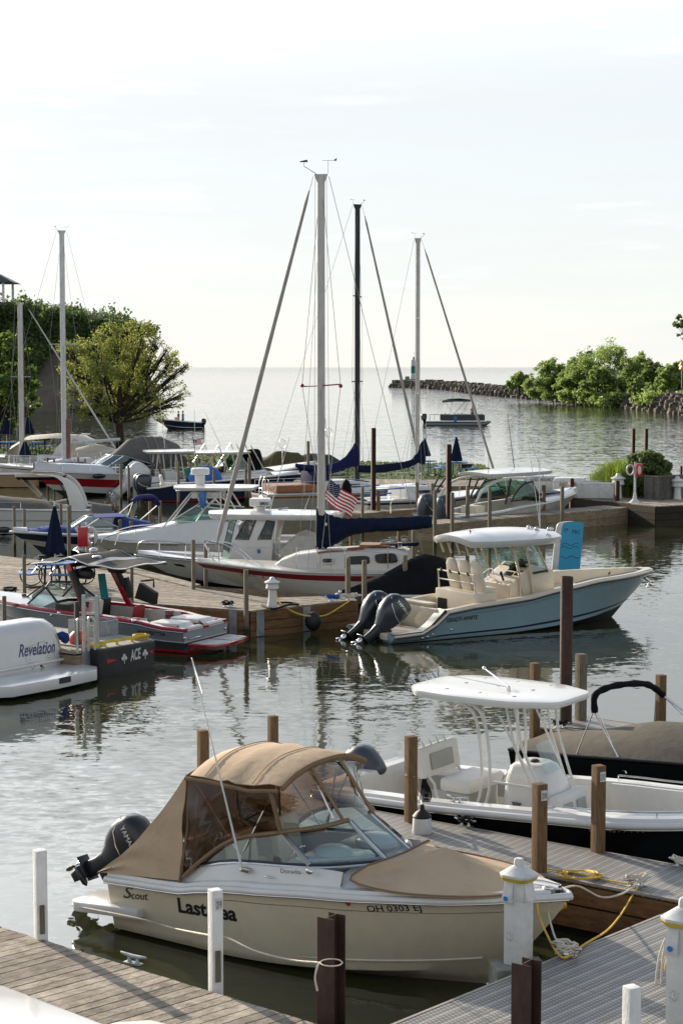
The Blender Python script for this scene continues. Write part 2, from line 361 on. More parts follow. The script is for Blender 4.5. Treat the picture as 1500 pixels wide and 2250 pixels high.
# ================================================================ SETTING
def water_mat():
    m = bpy.data.materials.new('harbour water'); m.use_nodes = True; nt = m.node_tree; b = nt.nodes['Principled BSDF']; N = nt.nodes.new; LK = nt.links.new
    b.inputs['Base Color'].default_value = (.026, .029, .011, 1); b.inputs['Roughness'].default_value = .04; b.inputs['IOR'].default_value = 1.6
    b.inputs['Specular IOR Level'].default_value = .5
    geo = N('ShaderNodeNewGeometry')
    def vm(op, a, b_=None):
        x = N('ShaderNodeVectorMath'); x.operation = op
        for i, q in ((0, a), (1, b_)):
            if q is None: continue
            if isinstance(q, tuple): x.inputs[i].default_value = q
            else: LK(q, x.inputs[i])
        return x
    def slopes(scale, stretch, rot, amp, det=3):        # a field of surface slopes
        mp = N('ShaderNodeMapping'); mp.inputs['Scale'].default_value = stretch; mp.inputs['Rotation'].default_value = (0, 0, rot); LK(geo.outputs['Position'], mp.inputs[0])
        n = N('ShaderNodeTexNoise'); n.inputs['Scale'].default_value = scale; n.inputs['Detail'].default_value = det; n.inputs['Roughness'].default_value = .55; n.inputs['Distortion'].default_value = .5
        LK(mp.outputs[0], n.inputs['Vector']); return vm('MULTIPLY', vm('SUBTRACT', n.outputs['Color'], (.5, .5, .5)).outputs[0], (amp * .7, amp, 0)).outputs[0]
    sep = N('ShaderNodeSeparateXYZ'); LK(geo.outputs['Position'], sep.inputs[0])
    far = N('ShaderNodeMapRange'); far.inputs['From Min'].default_value = 75; far.inputs['From Max'].default_value = 190; far.inputs['To Min'].default_value = 0; far.inputs['To Max'].default_value = 1; LK(sep.outputs['Y'], far.inputs['Value'])
    mp = N('ShaderNodeMapping'); mp.inputs['Scale'].default_value = (.7, 1, 1); LK(geo.outputs['Position'], mp.inputs[0])
    pn = N('ShaderNodeTexNoise'); pn.inputs['Scale'].default_value = .13; pn.inputs['Detail'].default_value = 4; LK(mp.outputs[0], pn.inputs['Vector'])
    paws = N('ShaderNodeMapRange'); paws.inputs['From Min'].default_value = .38; paws.inputs['From Max'].default_value = .64; paws.inputs['To Min'].default_value = .35; paws.inputs['To Max'].default_value = 1.5; LK(pn.outputs['Fac'], paws.inputs['Value'])
    near = vm('ADD', slopes(5.5, (.8, 1.4, 1), .3, .12), slopes(1.6, (.8, 1.6, 1), -.2, .075)).outputs[0]
    nr = N('ShaderNodeVectorMath'); nr.operation = 'SCALE'; LK(near, nr.inputs[0]); LK(paws.outputs[0], nr.inputs['Scale'])
    fr = N('ShaderNodeVectorMath'); fr.operation = 'SCALE'; LK(vm('ADD', slopes(2.6, (.7, 1.4, 1), .2, .38), slopes(.55, (.5, 1.5, 1), .1, .14, 5)).outputs[0], fr.inputs[0]); LK(far.outputs[0], fr.inputs['Scale'])
    hz = N('ShaderNodeMapRange'); hz.inputs['From Min'].default_value = 350; hz.inputs['From Max'].default_value = 3500; hz.inputs['To Min'].default_value = 1; hz.inputs['To Max'].default_value = 5.0; LK(sep.outputs['Y'], hz.inputs['Value'])
    f2 = N('ShaderNodeVectorMath'); f2.operation = 'SCALE'; LK(fr.outputs[0], f2.inputs[0]); LK(hz.outputs[0], f2.inputs['Scale']); fr = f2
    io = N('ShaderNodeMapRange'); io.inputs['From Min'].default_value = 500; io.inputs['From Max'].default_value = 1500; io.inputs['To Min'].default_value = 1.6; io.inputs['To Max'].default_value = 1.30; LK(sep.outputs['Y'], io.inputs['Value']); LK(io.outputs[0], b.inputs['IOR'])
    tot = vm('NORMALIZE', vm('ADD', vm('ADD', nr.outputs[0], fr.outputs[0]).outputs[0], (0, 0, 1)).outputs[0]); LK(tot.outputs[0], b.inputs['Normal'])
    return m
WATER = water_mat()
mb = MB(); ys = [-60, 0, 20, 40, 60, 80, 110, 160, 300, 700, 2000, 8000, 40000]
mb.grid([[V((x, y, 0)) for x in (-25000, -400, -60, -20, 0, 20, 60, 400, 25000)] for y in ys])
tag(mb.build('water', WATER), kind='structure')

def leaf_mat(name, c, c2, trans=.35):
    m = bpy.data.materials.new(name); m.use_nodes = True; nt = m.node_tree; N = nt.nodes.new; LK = nt.links.new; b = nt.nodes['Principled BSDF']
    b.inputs['Roughness'].default_value = .6; g = N('ShaderNodeNewGeometry'); mx = N('ShaderNodeMix'); mx.data_type = 'RGBA'
    mx.inputs['A'].default_value = (*c, 1); mx.inputs['B'].default_value = (*c2, 1)
    LK(g.outputs['Random Per Island'], mx.inputs['Factor']); LK(mx.outputs['Result'], b.inputs['Base Color'])
    t = N('ShaderNodeBsdfTranslucent'); LK(mx.outputs['Result'], t.inputs[0]); ms = N('ShaderNodeMixShader'); ms.inputs[0].default_value = trans
    LK(b.outputs[0], ms.inputs[1]); LK(t.outputs[0], ms.inputs[2]); LK(ms.outputs[0], nt.nodes['Material Output'].inputs[0])
    return m
LEAF_Y = leaf_mat('yellow green leaves', (.13, .17, .04), (.38, .39, .09), .5)
LEAF_D = leaf_mat('dark green leaves', (.06, .10, .035), (.17, .24, .07), .5)
LEAF_M = leaf_mat('mid green leaves', (.06, .11, .02), (.18, .25, .05), .5)
LEAF_B = leaf_mat('hazed breakwater leaves', (.15, .22, .06), (.36, .46, .14), .6)  # lightened leaf colour stands in for haze over the far trees
GRASSB = leaf_mat('grass blades', (.04, .08, .015), (.14, .19, .04), .4)
BARK = mat('bark', (.045, .035, .028), .9, var=.3, bump=.6)
def leaves(pts, size, name, mt, parent=None, aspect=1.6, up=.3):
    me = bpy.data.meshes.new(name); vs = []; rnd = random.random
    for p in pts:
        a = V((random.gauss(0, 1), random.gauss(0, 1), random.gauss(0, 1))).normalized(); b = a.orthogonal().normalized()
        b = (b * math.cos(rnd() * 6.28) + a.cross(b) * math.sin(rnd() * 6.28)).normalized()
        s = size * random.uniform(.6, 1.35); a = a * s * aspect * .5; b = b * s * .5
        vs += [p - a, p - b * .9, p + a, p + b]
    n = len(pts); me.vertices.add(4 * n); me.vertices.foreach_set('co', [c for v in vs for c in v])
    me.loops.add(4 * n); me.loops.foreach_set('vertex_index', range(4 * n))
    me.polygons.add(n); me.polygons.foreach_set('loop_start', range(0, 4 * n, 4)); me.polygons.foreach_set('loop_total', [4] * n)
    me.update(calc_edges=True); me.materials.append(mt)
    o = bpy.data.objects.new(name, me); COL.objects.link(o)
    if parent: o.parent = parent
    return o
def rball():
    while 1:
        v = V((random.uniform(-1, 1), random.uniform(-1, 1), random.uniform(-1, 1)))
        if v.length <= 1: return v
def crown_pts(clumps, n, tight=False):
    tot = sum(r.x * r.y * r.z for c, r in clumps) or 1; out = []
    for c, r in clumps:
        k = int(n * r.x * r.y * r.z / tot) + 1
        for _ in range(k):
            v = rball(); L = v.length
            if L > 0: v = v * (L ** -.35 if L < 1 else 1)
            v = v.normalized() * (random.uniform(.7, 1.05) if tight else min(1.5, abs(random.gauss(.78, .30))))
            out.append(c + V((v.x * r.x, v.y * r.y, v.z * r.z)))
    return out
def tree(name, label, base, h, trunk_r, clumps, n, size, mt, group=None, trunk_h=.35, limbs=True, cat='tree', sub=5):
    """clumps: list of (x,y,z, r) in units of metres from the base"""
    root = thing(name, label, cat, base, 0, group)
    cl = []
    for x, y, z, r in clumps:
        cl.append((V((x, y, z)), V((r, r, r * .8))))
    sub_cl = []
    for c, r in cl:
        for _ in range(sub):
            v = rball(); v = v.normalized() * random.uniform(.45, .95)
            q = random.uniform(.15, .36)
            sub_cl.append((c + V((v.x * r.x, v.y * r.y, v.z * r.z)), r * q))
    leaves(crown_pts(sub_cl, n), size, 'crown', mt, root)
    m = MB(); top = V((0, 0, h * trunk_h))
    m.tube([V((0, 0, -.3)), V((trunk_r * .2, 0, h * trunk_h * .5)), top, V((.1, 0, h * .6))], [trunk_r * 1.3, trunk_r, trunk_r * .85, trunk_r * .3], 9)
    if limbs:
        for c, r in cl:
            s = top + V((0, 0, random.uniform(-.1, .25) * h * trunk_h)); mid = s.lerp(c, .5) + V((random.uniform(-.2, .2), random.uniform(-.2, .2), -.06 * (c - s).length))
            pts = smoothline([s, mid, c], 4); m.tube(pts, [lerp(trunk_r * .42, trunk_r * .1, i / (len(pts) - 1)) for i in range(len(pts))], 6)
        for c, r in sub_cl[::1]:
            par = min(cl, key=lambda q: (q[0] - c).length)[0]; s = top.lerp(par, random.uniform(.5, .95))
            m.tube([s, s.lerp(c, .5) + rball() * .12, c], [trunk_r * .12, trunk_r * .07, trunk_r * .03], 4)
    m.build('trunk', BARK, root)
    return root
# --- land strip with grass between basin and channel
GRASS = mat('lawn', (.07, .10, .025), .9, var=.35, scale=3, bump=.6, bscale=30)
SOIL = mat('clay bank', (.12, .105, .085), .95, var=.25, scale=.25, bump=.6, bscale=2, dirt=.3)
ROCK = mat('breakwater rock', (.13, .115, .095), .9, var=.3, scale=1.0, bump=.5, bscale=3, island=.45)
land = [P(1105, 1052, .6), P(1060, 1020, .6), P(700, 1012, .6), P(330, 990, .6), P(-60, 975, .6), P(-60, 1012, .6), P(300, 1020, .6), P(560, 1045, .6), P(800, 1058, .6)]
mb = MB().prism([V((p.x, p.y, -.6)) for p in land], (0, 0, 1.2)); mb.f = mb.f; tag(mb.build('grass_bank', GRASS), kind='structure')
# grass tufts on the bank
def inpoly(p, poly):
    c = False; j = len(poly) - 1
    for i in range(len(poly)):
        a, b = poly[i], poly[j]
        if (a.y > p.y) != (b.y > p.y) and p.x < (b.x - a.x) * (p.y - a.y) / (b.y - a.y) + a.x: c = not c
        j = i
    return c
x0, x1, y0, y1 = min(p.x for p in land), max(p.x for p in land), min(p.y for p in land), max(p.y for p in land)
pts = []
while len(pts) < 9000:
    q = V((random.uniform(x0, x1), random.uniform(y0, y1), .63))
    if inpoly(q, land): pts.append(q)
tag(leaves(pts, .11, 'grass', GRASSB), kind='stuff')

# --- clay bluff on the left, scrub on it
hx = [(-140, 17.5), (-60, 18.4), (-49, 18.0), (-43.5, 17.0), (-39, 16.0), (-35, 15.6), (-32.5, 15.2), (-31, 13.5), (-30.4, 10), (-30.0, 4), (-29.6, .3), (-28, -1)]
def bluff_h(x, y):
    x = x * 284 / max(y, 284); e = interp(hx, x) - 2.3; f = max(0, min(1, (y - 284) / 13.0)); f = f ** .75
    n = math.sin(x * .9 + 1.3) * .6 + math.sin(x * .37 + y * .2) * .8 + math.sin(y * .7) * .4
    return (e + 1) * f - 1 + n * f * (1 - .6 * f)
rows = []
xs = [-140, -110, -90] + [-80 + i * 1.2 for i in range(46)]; ys = [280 + i * .9 for i in range(22)] + [305, 315, 330, 360]
for y in ys: rows.append([V((x + math.sin(y * .8) * .5, y, bluff_h(x, y))) for x in xs])
tag(MB().grid(rows).build('bluff', SOIL), kind='structure')
pts = []
while len(pts) < 60000:
    x = random.uniform(-80, -29.5); y = random.uniform(285, 306); h = bluff_h(x, y); fr = h / max(1, interp(hx, x))
    # bare clay shows low on the face to the right of the scrub
    bare = .10 + .42 * math.exp(-((x + 45) / 5.0) ** 2)
    if h < .2 or fr < bare + random.uniform(-.12, .08) + .1 * math.sin(x * .8): continue
    k = .55 + .45 * math.sin(x * 1.1 + 2) * math.sin(y * .9 + x * .3)
    pts.append(V((x, y, h + abs(random.gauss(0, 1.0)) * (.3 + k))))
tag(leaves(pts, .42, 'scrub', LEAF_D), kind='stuff')
# bushes standing on the bluff edge
for i, (px, py, Y, r, ph) in enumerate([(120, 683, 290, 1.5, 'in front of the railing'), (172, 694, 290, 1.7, 'beside the end of the railing'), (262, 708, 291, 1.9, 'above the bare clay face'), (308, 716, 291, 1.9, 'on the very tip of the bluff'), (20, 672, 289, 1.3, 'below the pavilion columns')]):
    c = S(px, py, Y); rt = thing('bush', 'dark green bush on the bluff top ' + ph, 'bush', (c.x, c.y, c.z - r), 0, 'bushes on the bluff')
    leaves(crown_pts([(V((rball().x * r, rball().y * r, r * .6 + rball().z * r * .5)), V((r * .7, r * .7, r * .55))) for _ in range(9)], 1500), .3, 'foliage', LEAF_D, rt)
    MB().tube([(0, 0, -1), (0, 0, r * .5)], [.1, .05], 5).build('stem', BARK, rt)
# pavilion
f = thing('pavilion', 'open pavilion with dark hipped roof and pale columns on the bluff', 'pavilion', S(-50, 665, 292), 0)
m = MB(); m.loft([[V((x * 6.4, y * 4, 3.1)) for x, y in ((-1, -1), (1, -1), (1, 1), (-1, 1))], [V((x * 2.8, y * 1, 5.0)) for x, y in ((-1, -1), (1, -1), (1, 1), (-1, 1))]]); m.box((0, 0, 5.5), (2.6, 1.6, .6)); m.lathe([(2.2, 5.8), (.1, 6.8)], n=4)
m.build('roof', mat('slate roof', (.035, .045, .05), .7, var=.2), f)
for x in (-5.2, -1.7, 1.7, 3.6, 4.8, 5.7):
    MB().box((x, -3.4 if x < 5 else 0, 1.5), (.34, .34, 3.3)).build('column', PWHITE, f)
MB().box((-1.5, 1, 1.3), (6, 2, 2.9)).build('wall', mat('stucco', (.45, .40, .33), .9), f)
MB().box((0, 0, -.3), (12, 8, .5)).build('floor', SOIL, f)
def railing(label, pts, n, mt, r=.035, h=1.1):
    rt = thing('railing', label, 'railing', (0, 0, 0)); m = MB(); pts = [V(p) for p in pts]
    for k in (0.1, 1.0): m.tube([p + V((0, 0, h * k)) for p in pts], r, 5)
    for a, b in zip(pts, pts[1:]):
        for i in range(n): q = a.lerp(b, i / n); m.tube([q, q + V((0, 0, h))], r, 4)
    m.build('bars', mt, rt); return rt
railing('black metal railing along the bluff top by the pavilion', [S(78, 681, 288), S(118, 686, 290), S(150, 690, 292)], 12, BLACK, .03, 1.3)
railing('thin fence running down the bluff edge above the round tree', [S(185, 697, 291), S(215, 702, 293), S(252, 706, 296)], 10, GALV, .03, 1.1)

# --- breakwater of rocks on the right
shore = [(859, 851), (920, 852), (995, 858), (1041, 865), (1107, 871), (1200, 878), (1283, 888), (1385, 897), (1491, 910), (1560, 915)]
spine = [P(a, b, 0) for a, b in shore]
SH = []
for a, b in zip(spine, spine[1:]):
    for i in range(8): SH.append(a.lerp(b, i / 8))
core = MB(); rows = []
for i, p in enumerate(SH):
    wd = 6 + 6 * i / len(SH); h = 2.0 + .6 * i / len(SH)
    rows.append([p + V((-.3, 0, -.6)), p + V((wd * .25, wd * .3, h * .75)), p + V((wd * .5, wd * .9, h)), p + V((wd, wd * 1.9, h * .9)), p + V((wd * 1.6, wd * 3, -.6))])
core.grid(rows); tag(core.jitter(.25).build('breakwater', ROCK), kind='structure')
m = MB()
for _ in range(4200):
    i = int(len(SH) * random.random() ** .8); p = SH[i]; wd = 6 + 6 * i / len(SH); h = 2.0 + .6 * i / len(SH); t = random.uniform(-.06, .55)
    c = p + V((wd * .5 * t, wd * .9 * t, 0)); c.z = max(-.1, h * min(1, max(0, t) * 2.2) ** .6) + random.uniform(-.3, .2)
    c.x += random.uniform(-1, 1) * (SH[1] - SH[0]).length * .03; s = .2 + .75 * random.random() ** 2.2 + (.3 if i < 20 else 0)
    vs = [c + V((random.uniform(.5, 1) * x * s, random.uniform(.5, 1) * y * s, random.uniform(.4, 1) * z * s * .62)) for x in (-1, 1) for y in (-1, 1) for z in (-1, 1)]
    m.add(vs, [(0, 1, 3, 2), (4, 6, 7, 5), (0, 4, 5, 1), (2, 3, 7, 6), (0, 2, 6, 4), (1, 5, 7, 3)])
tag(m.build('breakwater_rocks', ROCK, sharp=20), kind='stuff')
# lighthouse
lp = P(908, 846, .5); lp.y += 6; L0 = thing('lighthouse', 'small white and green light tower on the end of the rocky breakwater', 'lighthouse', (lp.x + .3, lp.y, 1.6), k=1.22)
MB().prism([(-1.3, -1.3, -1), (1.3, -1.3, -1), (1.3, 1.3, -1), (-1.3, 1.3, -1)], (0, 0, 1.9)).build('base', mat('old concrete', (.36, .33, .28), .9), L0)
MB().box((-1.9, 0, .9), (1.6, 1.5, 1.5), taper=.75).build('equipment_hut', mat('grey green paint', (.16, .22, .22), .7), L0)
MB().box((0, 0, 1.7), (1.7, 1.7, 1.7)).build('tower', PWHITE, L0, bevel=.05); MB().box((0, 0, 5.6), (1.6, 1.6, 1.9)).build('lantern_room', PWHITE, L0, bevel=.05)
MB().box((0, 0, 3.6), (1.64, 1.64, 2.1)).build('green_band', mat('sea green paint', (.01, .17, .14), .6), L0)
MB().lathe([(.35, 6.55), (.35, 7.1), (.42, 7.12), (.1, 7.4)], n=10).tube([(.1, 0, 7.3), (.1, 0, 8.9)], .05, 5).build('lantern', GALV, L0)
# trees on the breakwater
BT = [(1140, 852, 826, 372, .9, 'small round', 'standing alone nearest the light tower'),
      (1198, 868, 800, 352, 1.0, 'bushy', 'first of the breakwater thicket'), (1232, 872, 812, 350, .8, 'low', 'in the breakwater thicket left of the tallest tree'),
      (1262, 876, 798, 338, .9, 'pale green', 'in front of the tallest breakwater tree'), (1292, 872, 786, 344, 1.0, 'upright', 'in the middle of the breakwater thicket'),
      (1335, 874, 771, 334, 1.25, 'tallest', 'crowning the breakwater thicket'), (1312, 882, 815, 322, .9, 'spreading', 'above the waterline rocks under the tallest tree'),
      (1378, 880, 800, 322, .95, 'leaning', 'right of the tallest breakwater tree'), (1402, 878, 788, 326, .8, 'dark narrow', 'second crown right of the tallest tree'),
      (1432, 884, 806, 312, .9, 'broad', 'above the rock ledge'), (1462, 890, 818, 300, .9, 'light green', 'right of the rock ledge'),
      (1490, 888, 806, 296, .8, 'thin topped', 'at the right edge of the thicket'), (1405, 892, 836, 304, .8, 'low dense', 'just over the rock ledge')]
for i, (px, yb, yt, Y, kk, ad, wh) in enumerate(BT):
    b = S(px, yb, Y); t = S(px, yt, Y); h = (t.z - 1.0) * 1.14; r = h * .50 * kk
    cl = [(random.uniform(-.55, .55) * r, random.uniform(-.5, .5) * r, h * random.uniform(.3, .75), r * random.uniform(.45, .7)) for _ in range(6)] + [(0, 0, h * .82, r * .42), (-r * .7, 0, h * .35, r * .6), (r * .7, 0, h * .32, r * .6)]
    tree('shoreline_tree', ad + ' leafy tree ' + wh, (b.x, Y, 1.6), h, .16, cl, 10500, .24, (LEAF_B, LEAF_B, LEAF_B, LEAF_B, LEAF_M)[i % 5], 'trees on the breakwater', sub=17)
for i, (px, yb, yt, Y) in enumerate([(1185, 876, 850, 360), (1215, 880, 852, 350), (1250, 884, 852, 340), (1285, 888, 856, 330), (1318, 891, 860, 322), (1348, 893, 862, 316), (1425, 903, 862, 300), (1458, 906, 860, 294), (1492, 909, 858, 288)]):
    b = S(px, yb, Y); h = S(px, yt, Y).z - b.z; rt = thing('shoreline_bush', 'low bush on the rocks below the thicket, %s' % ('nearest the light tower', 'second towards the right', 'third towards the right', 'fourth towards the right', 'left of the tallest tree foot', 'right of the tallest tree foot', 'right of the rock ledge', 'second right of the rock ledge', 'by the right edge')[i], 'bush', b, 0, 'bushes on the breakwater')
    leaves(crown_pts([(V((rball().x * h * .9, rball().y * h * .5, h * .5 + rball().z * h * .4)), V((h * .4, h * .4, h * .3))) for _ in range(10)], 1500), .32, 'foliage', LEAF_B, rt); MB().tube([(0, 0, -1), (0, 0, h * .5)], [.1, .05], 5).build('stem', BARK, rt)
# tree entering at the right edge
b = P(1530, 918, 1); h = S(1500, 650, b.y).z - 1
tree('tall_tree', 'tall tree whose leafy branches enter at the right edge above the thicket', (b.x + 1.2, b.y, 1), h, .25,
     [(-1.2, 0, h * .95, 1.2), (-3.3, 0, h * .78, .9), (-3.1, 0, h * .66, .8), (0, 0, h * .8, 2), (1, 0, h * .6, 3)], 5200, .34, LEAF_M, sub=8)
# yellow paddle-wheel frame end peeking in at the right edge
q = S(1497, 812, 285); f = thing('yellow_machine', 'yellow tracked machine with black cab at the right edge behind the thicket', 'excavator', q, 0)
MB().box((.6, 0, 0), (1.8, 1.2, .8), tilt=('Y', .5)).box((.2, 0, .9), (.9, .9, .5)).build('arm', mat('machine yellow', (.6, .38, .02), .5), f, bevel=.08)
MB().box((.3, 0, .5), (.7, .8, .8)).build('cab', GALV, f, bevel=.05); MB().box((.2, 0, -1.6), (.35, .35, 2.8)).build('post', BLACK, f)

# left round tree (yellow green) and the dark tree at the left edge
b = P(262, 1000, .6); b.z = .5; sy = b.y / FPX
def cl2(lst): return [((x - 262) * sy, dy, (1000 - y) * sy + .2, r * sy) for x, y, r, dy in lst]
tree('round_tree', 'yellow green tree with a wide round crown on the grass bank', b, 9.6, .30, cl2([(262, 740, 48, 0), (212, 760, 52, -1), (310, 750, 45, 1), (180, 815, 48, 0), (232, 820, 60, -1.6), (290, 815, 60, 1.2), (345, 800, 44, 0), (165, 865, 40, 1), (215, 880, 46, -1), (270, 870, 48, 1.5), (330, 860, 45, -1), (375, 850, 36, 0), (375, 800, 34, .5), (195, 905, 34, 0), (245, 915, 30, -1), (300, 905, 34, 0), (350, 900, 34, 1), (385, 890, 22, 0), (400, 815, 16, 0), (150, 770, 26, 0), (155, 900, 22, 0), (405, 870, 18, 0), (412, 805, 10, 0), (350, 755, 20, 0), (370, 770, 14, 0)]), 21000, .105, LEAF_Y, trunk_h=.28, sub=18)
b = P(-10, 985, .6); sy = b.y / FPX
tree('dark_tree', 'dense dark green tree cut by the left edge behind the short mast', b, 10.5, .35, [((x + 10) * sy, dy, (985 - y) * sy, r * sy) for x, y, r, dy in [(0, 760, 50, 0), (40, 800, 45, 0), (-40, 790, 60, 0), (55, 860, 42, 0), (10, 850, 60, -1), (30, 905, 40, 0), (-20, 900, 60, 0), (75, 890, 26, 0), (70, 820, 22, 0), (65, 770, 14, 0)]], 13000, .2, LEAF_M, trunk_h=.2, sub=8)
# ================================================================ DOCKS
def comp_mat(name, ang, base, pitch=.14):
    m = bpy.data.materials.new(name); m.use_nodes = True; nt = m.node_tree; b = nt.nodes['Principled BSDF']; N = nt.nodes.new; LK = nt.links.new
    b.inputs['Roughness'].default_value = .55
    tc = N('ShaderNodeTexCoord'); mp = N('ShaderNodeMapping'); mp.inputs['Rotation'].default_value = (0, 0, ang); LK(tc.outputs['Object'], mp.inputs[0])
    sp = N('ShaderNodeSeparateXYZ'); LK(mp.outputs[0], sp.inputs[0])
    def mt(op, a, b_=None):
        x = N('ShaderNodeMath'); x.operation = op
        for i, q in enumerate((a, b_)):
            if q is None: continue
            if isinstance(q, (int, float)): x.inputs[i].default_value = q
            else: LK(q, x.inputs[i])
        return x.outputs[0]
    u, v = sp.outputs['X'], sp.outputs['Y']
    fv = mt('FRACT', mt('DIVIDE', v, pitch))                       # across the ribs
    line = mt('LESS_THAN', fv, .13)
    row = mt('FRACT', mt('DIVIDE', v, pitch / 3)); cu = mt('FRACT', mt('ADD', mt('DIVIDE', u, .052), mt('MULTIPLY', mt('FLOOR', mt('DIVIDE', v, pitch / 3)), .5)))
    dx = mt('SUBTRACT', cu, .5); dy = mt('SUBTRACT', row, .5); d = mt('ADD', mt('MULTIPLY', dx, dx), mt('MULTIPLY', dy, dy)); dot = mt('LESS_THAN', d, .085)
    pan = mt('LESS_THAN', mt('FRACT', mt('DIVIDE', u, 1.22)), .012)
    f = mt('MAXIMUM', mt('MULTIPLY', line, .75), mt('MULTIPLY', dot, .62))
    nz = N('ShaderNodeTexNoise'); nz.inputs['Scale'].default_value = 3; nz.inputs['Detail'].default_value = 8; LK(tc.outputs['Object'], nz.inputs['Vector'])
    mx = N('ShaderNodeMix'); mx.data_type = 'RGBA'; mx.inputs['A'].default_value = (*base, 1); mx.inputs['B'].default_value = (.40, .385, .355, 1); LK(f, mx.inputs['Factor'])
    m2 = N('ShaderNodeMix'); m2.data_type = 'RGBA'; m2.blend_type = 'MULTIPLY'; m2.inputs['Factor'].default_value = .5; LK(mx.outputs['Result'], m2.inputs['A'])
    mr = N('ShaderNodeMapRange'); mr.inputs['From Min'].default_value = .3; mr.inputs['From Max'].default_value = .7; mr.inputs['To Min'].default_value = .55; mr.inputs['To Max'].default_value = 1.15
    LK(nz.outputs['Fac'], mr.inputs['Value']); LK(mr.outputs[0], m2.inputs['B'])
    m3 = N('ShaderNodeMix'); m3.data_type = 'RGBA'; m3.inputs['B'].default_value = (.06, .06, .06, 1); LK(mt('MULTIPLY', pan, .8), m3.inputs['Factor']); LK(m2.outputs['Result'], m3.inputs['A'])
    LK(m3.outputs['Result'], b.inputs['Base Color'])
    bp = N('ShaderNodeBump'); bp.inputs['Strength'].default_value = .5; bp.inputs['Distance'].default_value = .006; LK(f, bp.inputs['Height']); LK(bp.outputs[0], b.inputs['Normal'])
    return m
def clip_poly(poly, n, d0, d1):               # keep the band d0<=p.n<=d1
    for sgn, d in ((1, d0), (-1, -d1)):
        out = []
        for i in range(len(poly)):
            a, b = poly[i], poly[(i + 1) % len(poly)]; fa, fb = sgn * a.dot(n) - d, sgn * b.dot(n) - d
            if fa >= 0: out.append(a)
            if (fa >= 0) != (fb >= 0): out.append(a.lerp(b, fa / (fa - fb)))
        poly = out
        if len(poly) < 3: return []
    return poly
def plank_dock(label, poly, ang, z=.7, pw=.14, gap=.010, mt=None, fascia=None, fz=(.32, .30), th=.04, edges=None, jit=.02):
    """poly: outline (world xy); ang: direction the planks run along"""
    rt = thing('dock', label, 'dock', (poly[0].x, poly[0].y, 0)); o = V((poly[0].x, poly[0].y, 0))
    pl = [V((p.x, p.y, 0)) - o for p in poly]; n = V((-math.sin(ang), math.cos(ang), 0)); ds = [p.dot(n) for p in pl]; d = min(ds); m = MB()
    while d < max(ds):
        q = clip_poly(pl, n, d, d + pw - gap)
        if len(q) > 2: zz = z + random.uniform(-.003, .003); m.prism([V((p.x, p.y, zz - th)) for p in q], (0, 0, th))
        d += pw
    m.build('planks', mt or PLANK, rt, smooth=False)
    f = MB(); cen = sum(pl, V((0, 0, 0))) / len(pl); es = edges if edges is not None else range(len(pl))
    for i in es:
        a, b = pl[i], pl[(i + 1) % len(pl)]; dr = (b - a).normalized(); nn = V((dr.y, -dr.x, 0));
        if nn.dot(a - cen) < 0: nn = -nn
        zt = z - th * .9
        for hh in fz:
            k = max(1, round((b - a).length / 3.6))
            for j in range(k):
                p, r = a.lerp(b, j / k) + dr * .004, a.lerp(b, (j + 1) / k) - dr * .004
                f.bar(p + nn * .012 + V((0, 0, zt - hh / 2)), r + nn * .012 + V((0, 0, zt - hh / 2)), .05, hh - .015)
            zt -= hh
    f.build('fascia', fascia or FASCIA, rt, smooth=False)
    c = MB(); c.prism([V((p.x, p.y, -.5)) * 1 for p in [cen + (q - cen) * .96 for q in pl]], (0, 0, z - th + .48)); c.build('frame', mat('dock underframe', (.02, .018, .015), .9), rt, smooth=False)
    return rt
# front left timber dock
A, B = P(-60, 2018, .7), P(730, 2262, .7); d = (B - A).normalized(); n = V((-d.y, d.x, 0))
plank_dock('weathered grey plank dock in the lower left corner', [A - d * 2, B + d * 1.5, B + d * 1.5 - n * 4.5, A - d * 2 - n * 4.5], math.atan2(d.y, d.x) + math.pi / 2 - .12, pw=.15, gap=.017, fascia=FASCIAG)
# grey composite main walkway lower right
A, B = P(850, 2260, .7), P(1510, 1990, .7); d = (B - A).normalized(); n = V((d.y, -d.x, 0)); MAIN_D = d; MAIN_A = A
C1 = comp_mat('grey composite decking', -math.atan2(d.y, d.x), (.115, .112, .105), .17)
def comp_dock(label, poly, mt, z=.7, fz=(.27, .30), holes=True):
    rt = thing('dock', label, 'dock', (poly[0].x, poly[0].y, 0)); o = V((poly[0].x, poly[0].y, 0)); pl = [V((p.x, p.y, 0)) - o for p in poly]
    MB().prism([V((p.x, p.y, z - .05)) for p in pl], (0, 0, .05)).build('deck_panels', mt, rt, smooth=False)
    f = MB(); hb = MB(); cen = sum(pl, V((0, 0, 0))) / len(pl)
    for i in range(len(pl)):
        a, b = pl[i], pl[(i + 1) % len(pl)]; dr = (b - a).normalized(); nn = V((dr.y, -dr.x, 0))
        if nn.dot(a - cen) < 0: nn = -nn
        f.bar(a + nn * .02 + V((0, 0, z - .01)), b + nn * .02 + V((0, 0, z - .01)), .035, .03, m=1)
        zt = z - .045
        for hh in fz:
            f.bar(a - nn * .0 + V((0, 0, zt - hh / 2)), b + V((0, 0, zt - hh / 2)), .05, hh - .03); zt -= hh
            for j in range(int((b - a).length / .55)):
                q = a + dr * (.3 + j * .55) + nn * .028 + V((0, 0, zt + hh * (.65 if j % 2 else .35)))
                f.ball(q, (.013, .013, .013), 6, 3, m=2)
    f.build('fascia', [FASCIA, mat('edge strip', (.30, .27, .23), .7), BLACK], rt, smooth=False)
    MB().prism([V((p.x, p.y, -.5)) for p in [cen + (q - cen) * .95 for q in pl]], (0, 0, z + .4)).build('frame', mat('dock underframe', (.02, .018, .015), .9), rt, smooth=False)
    return rt
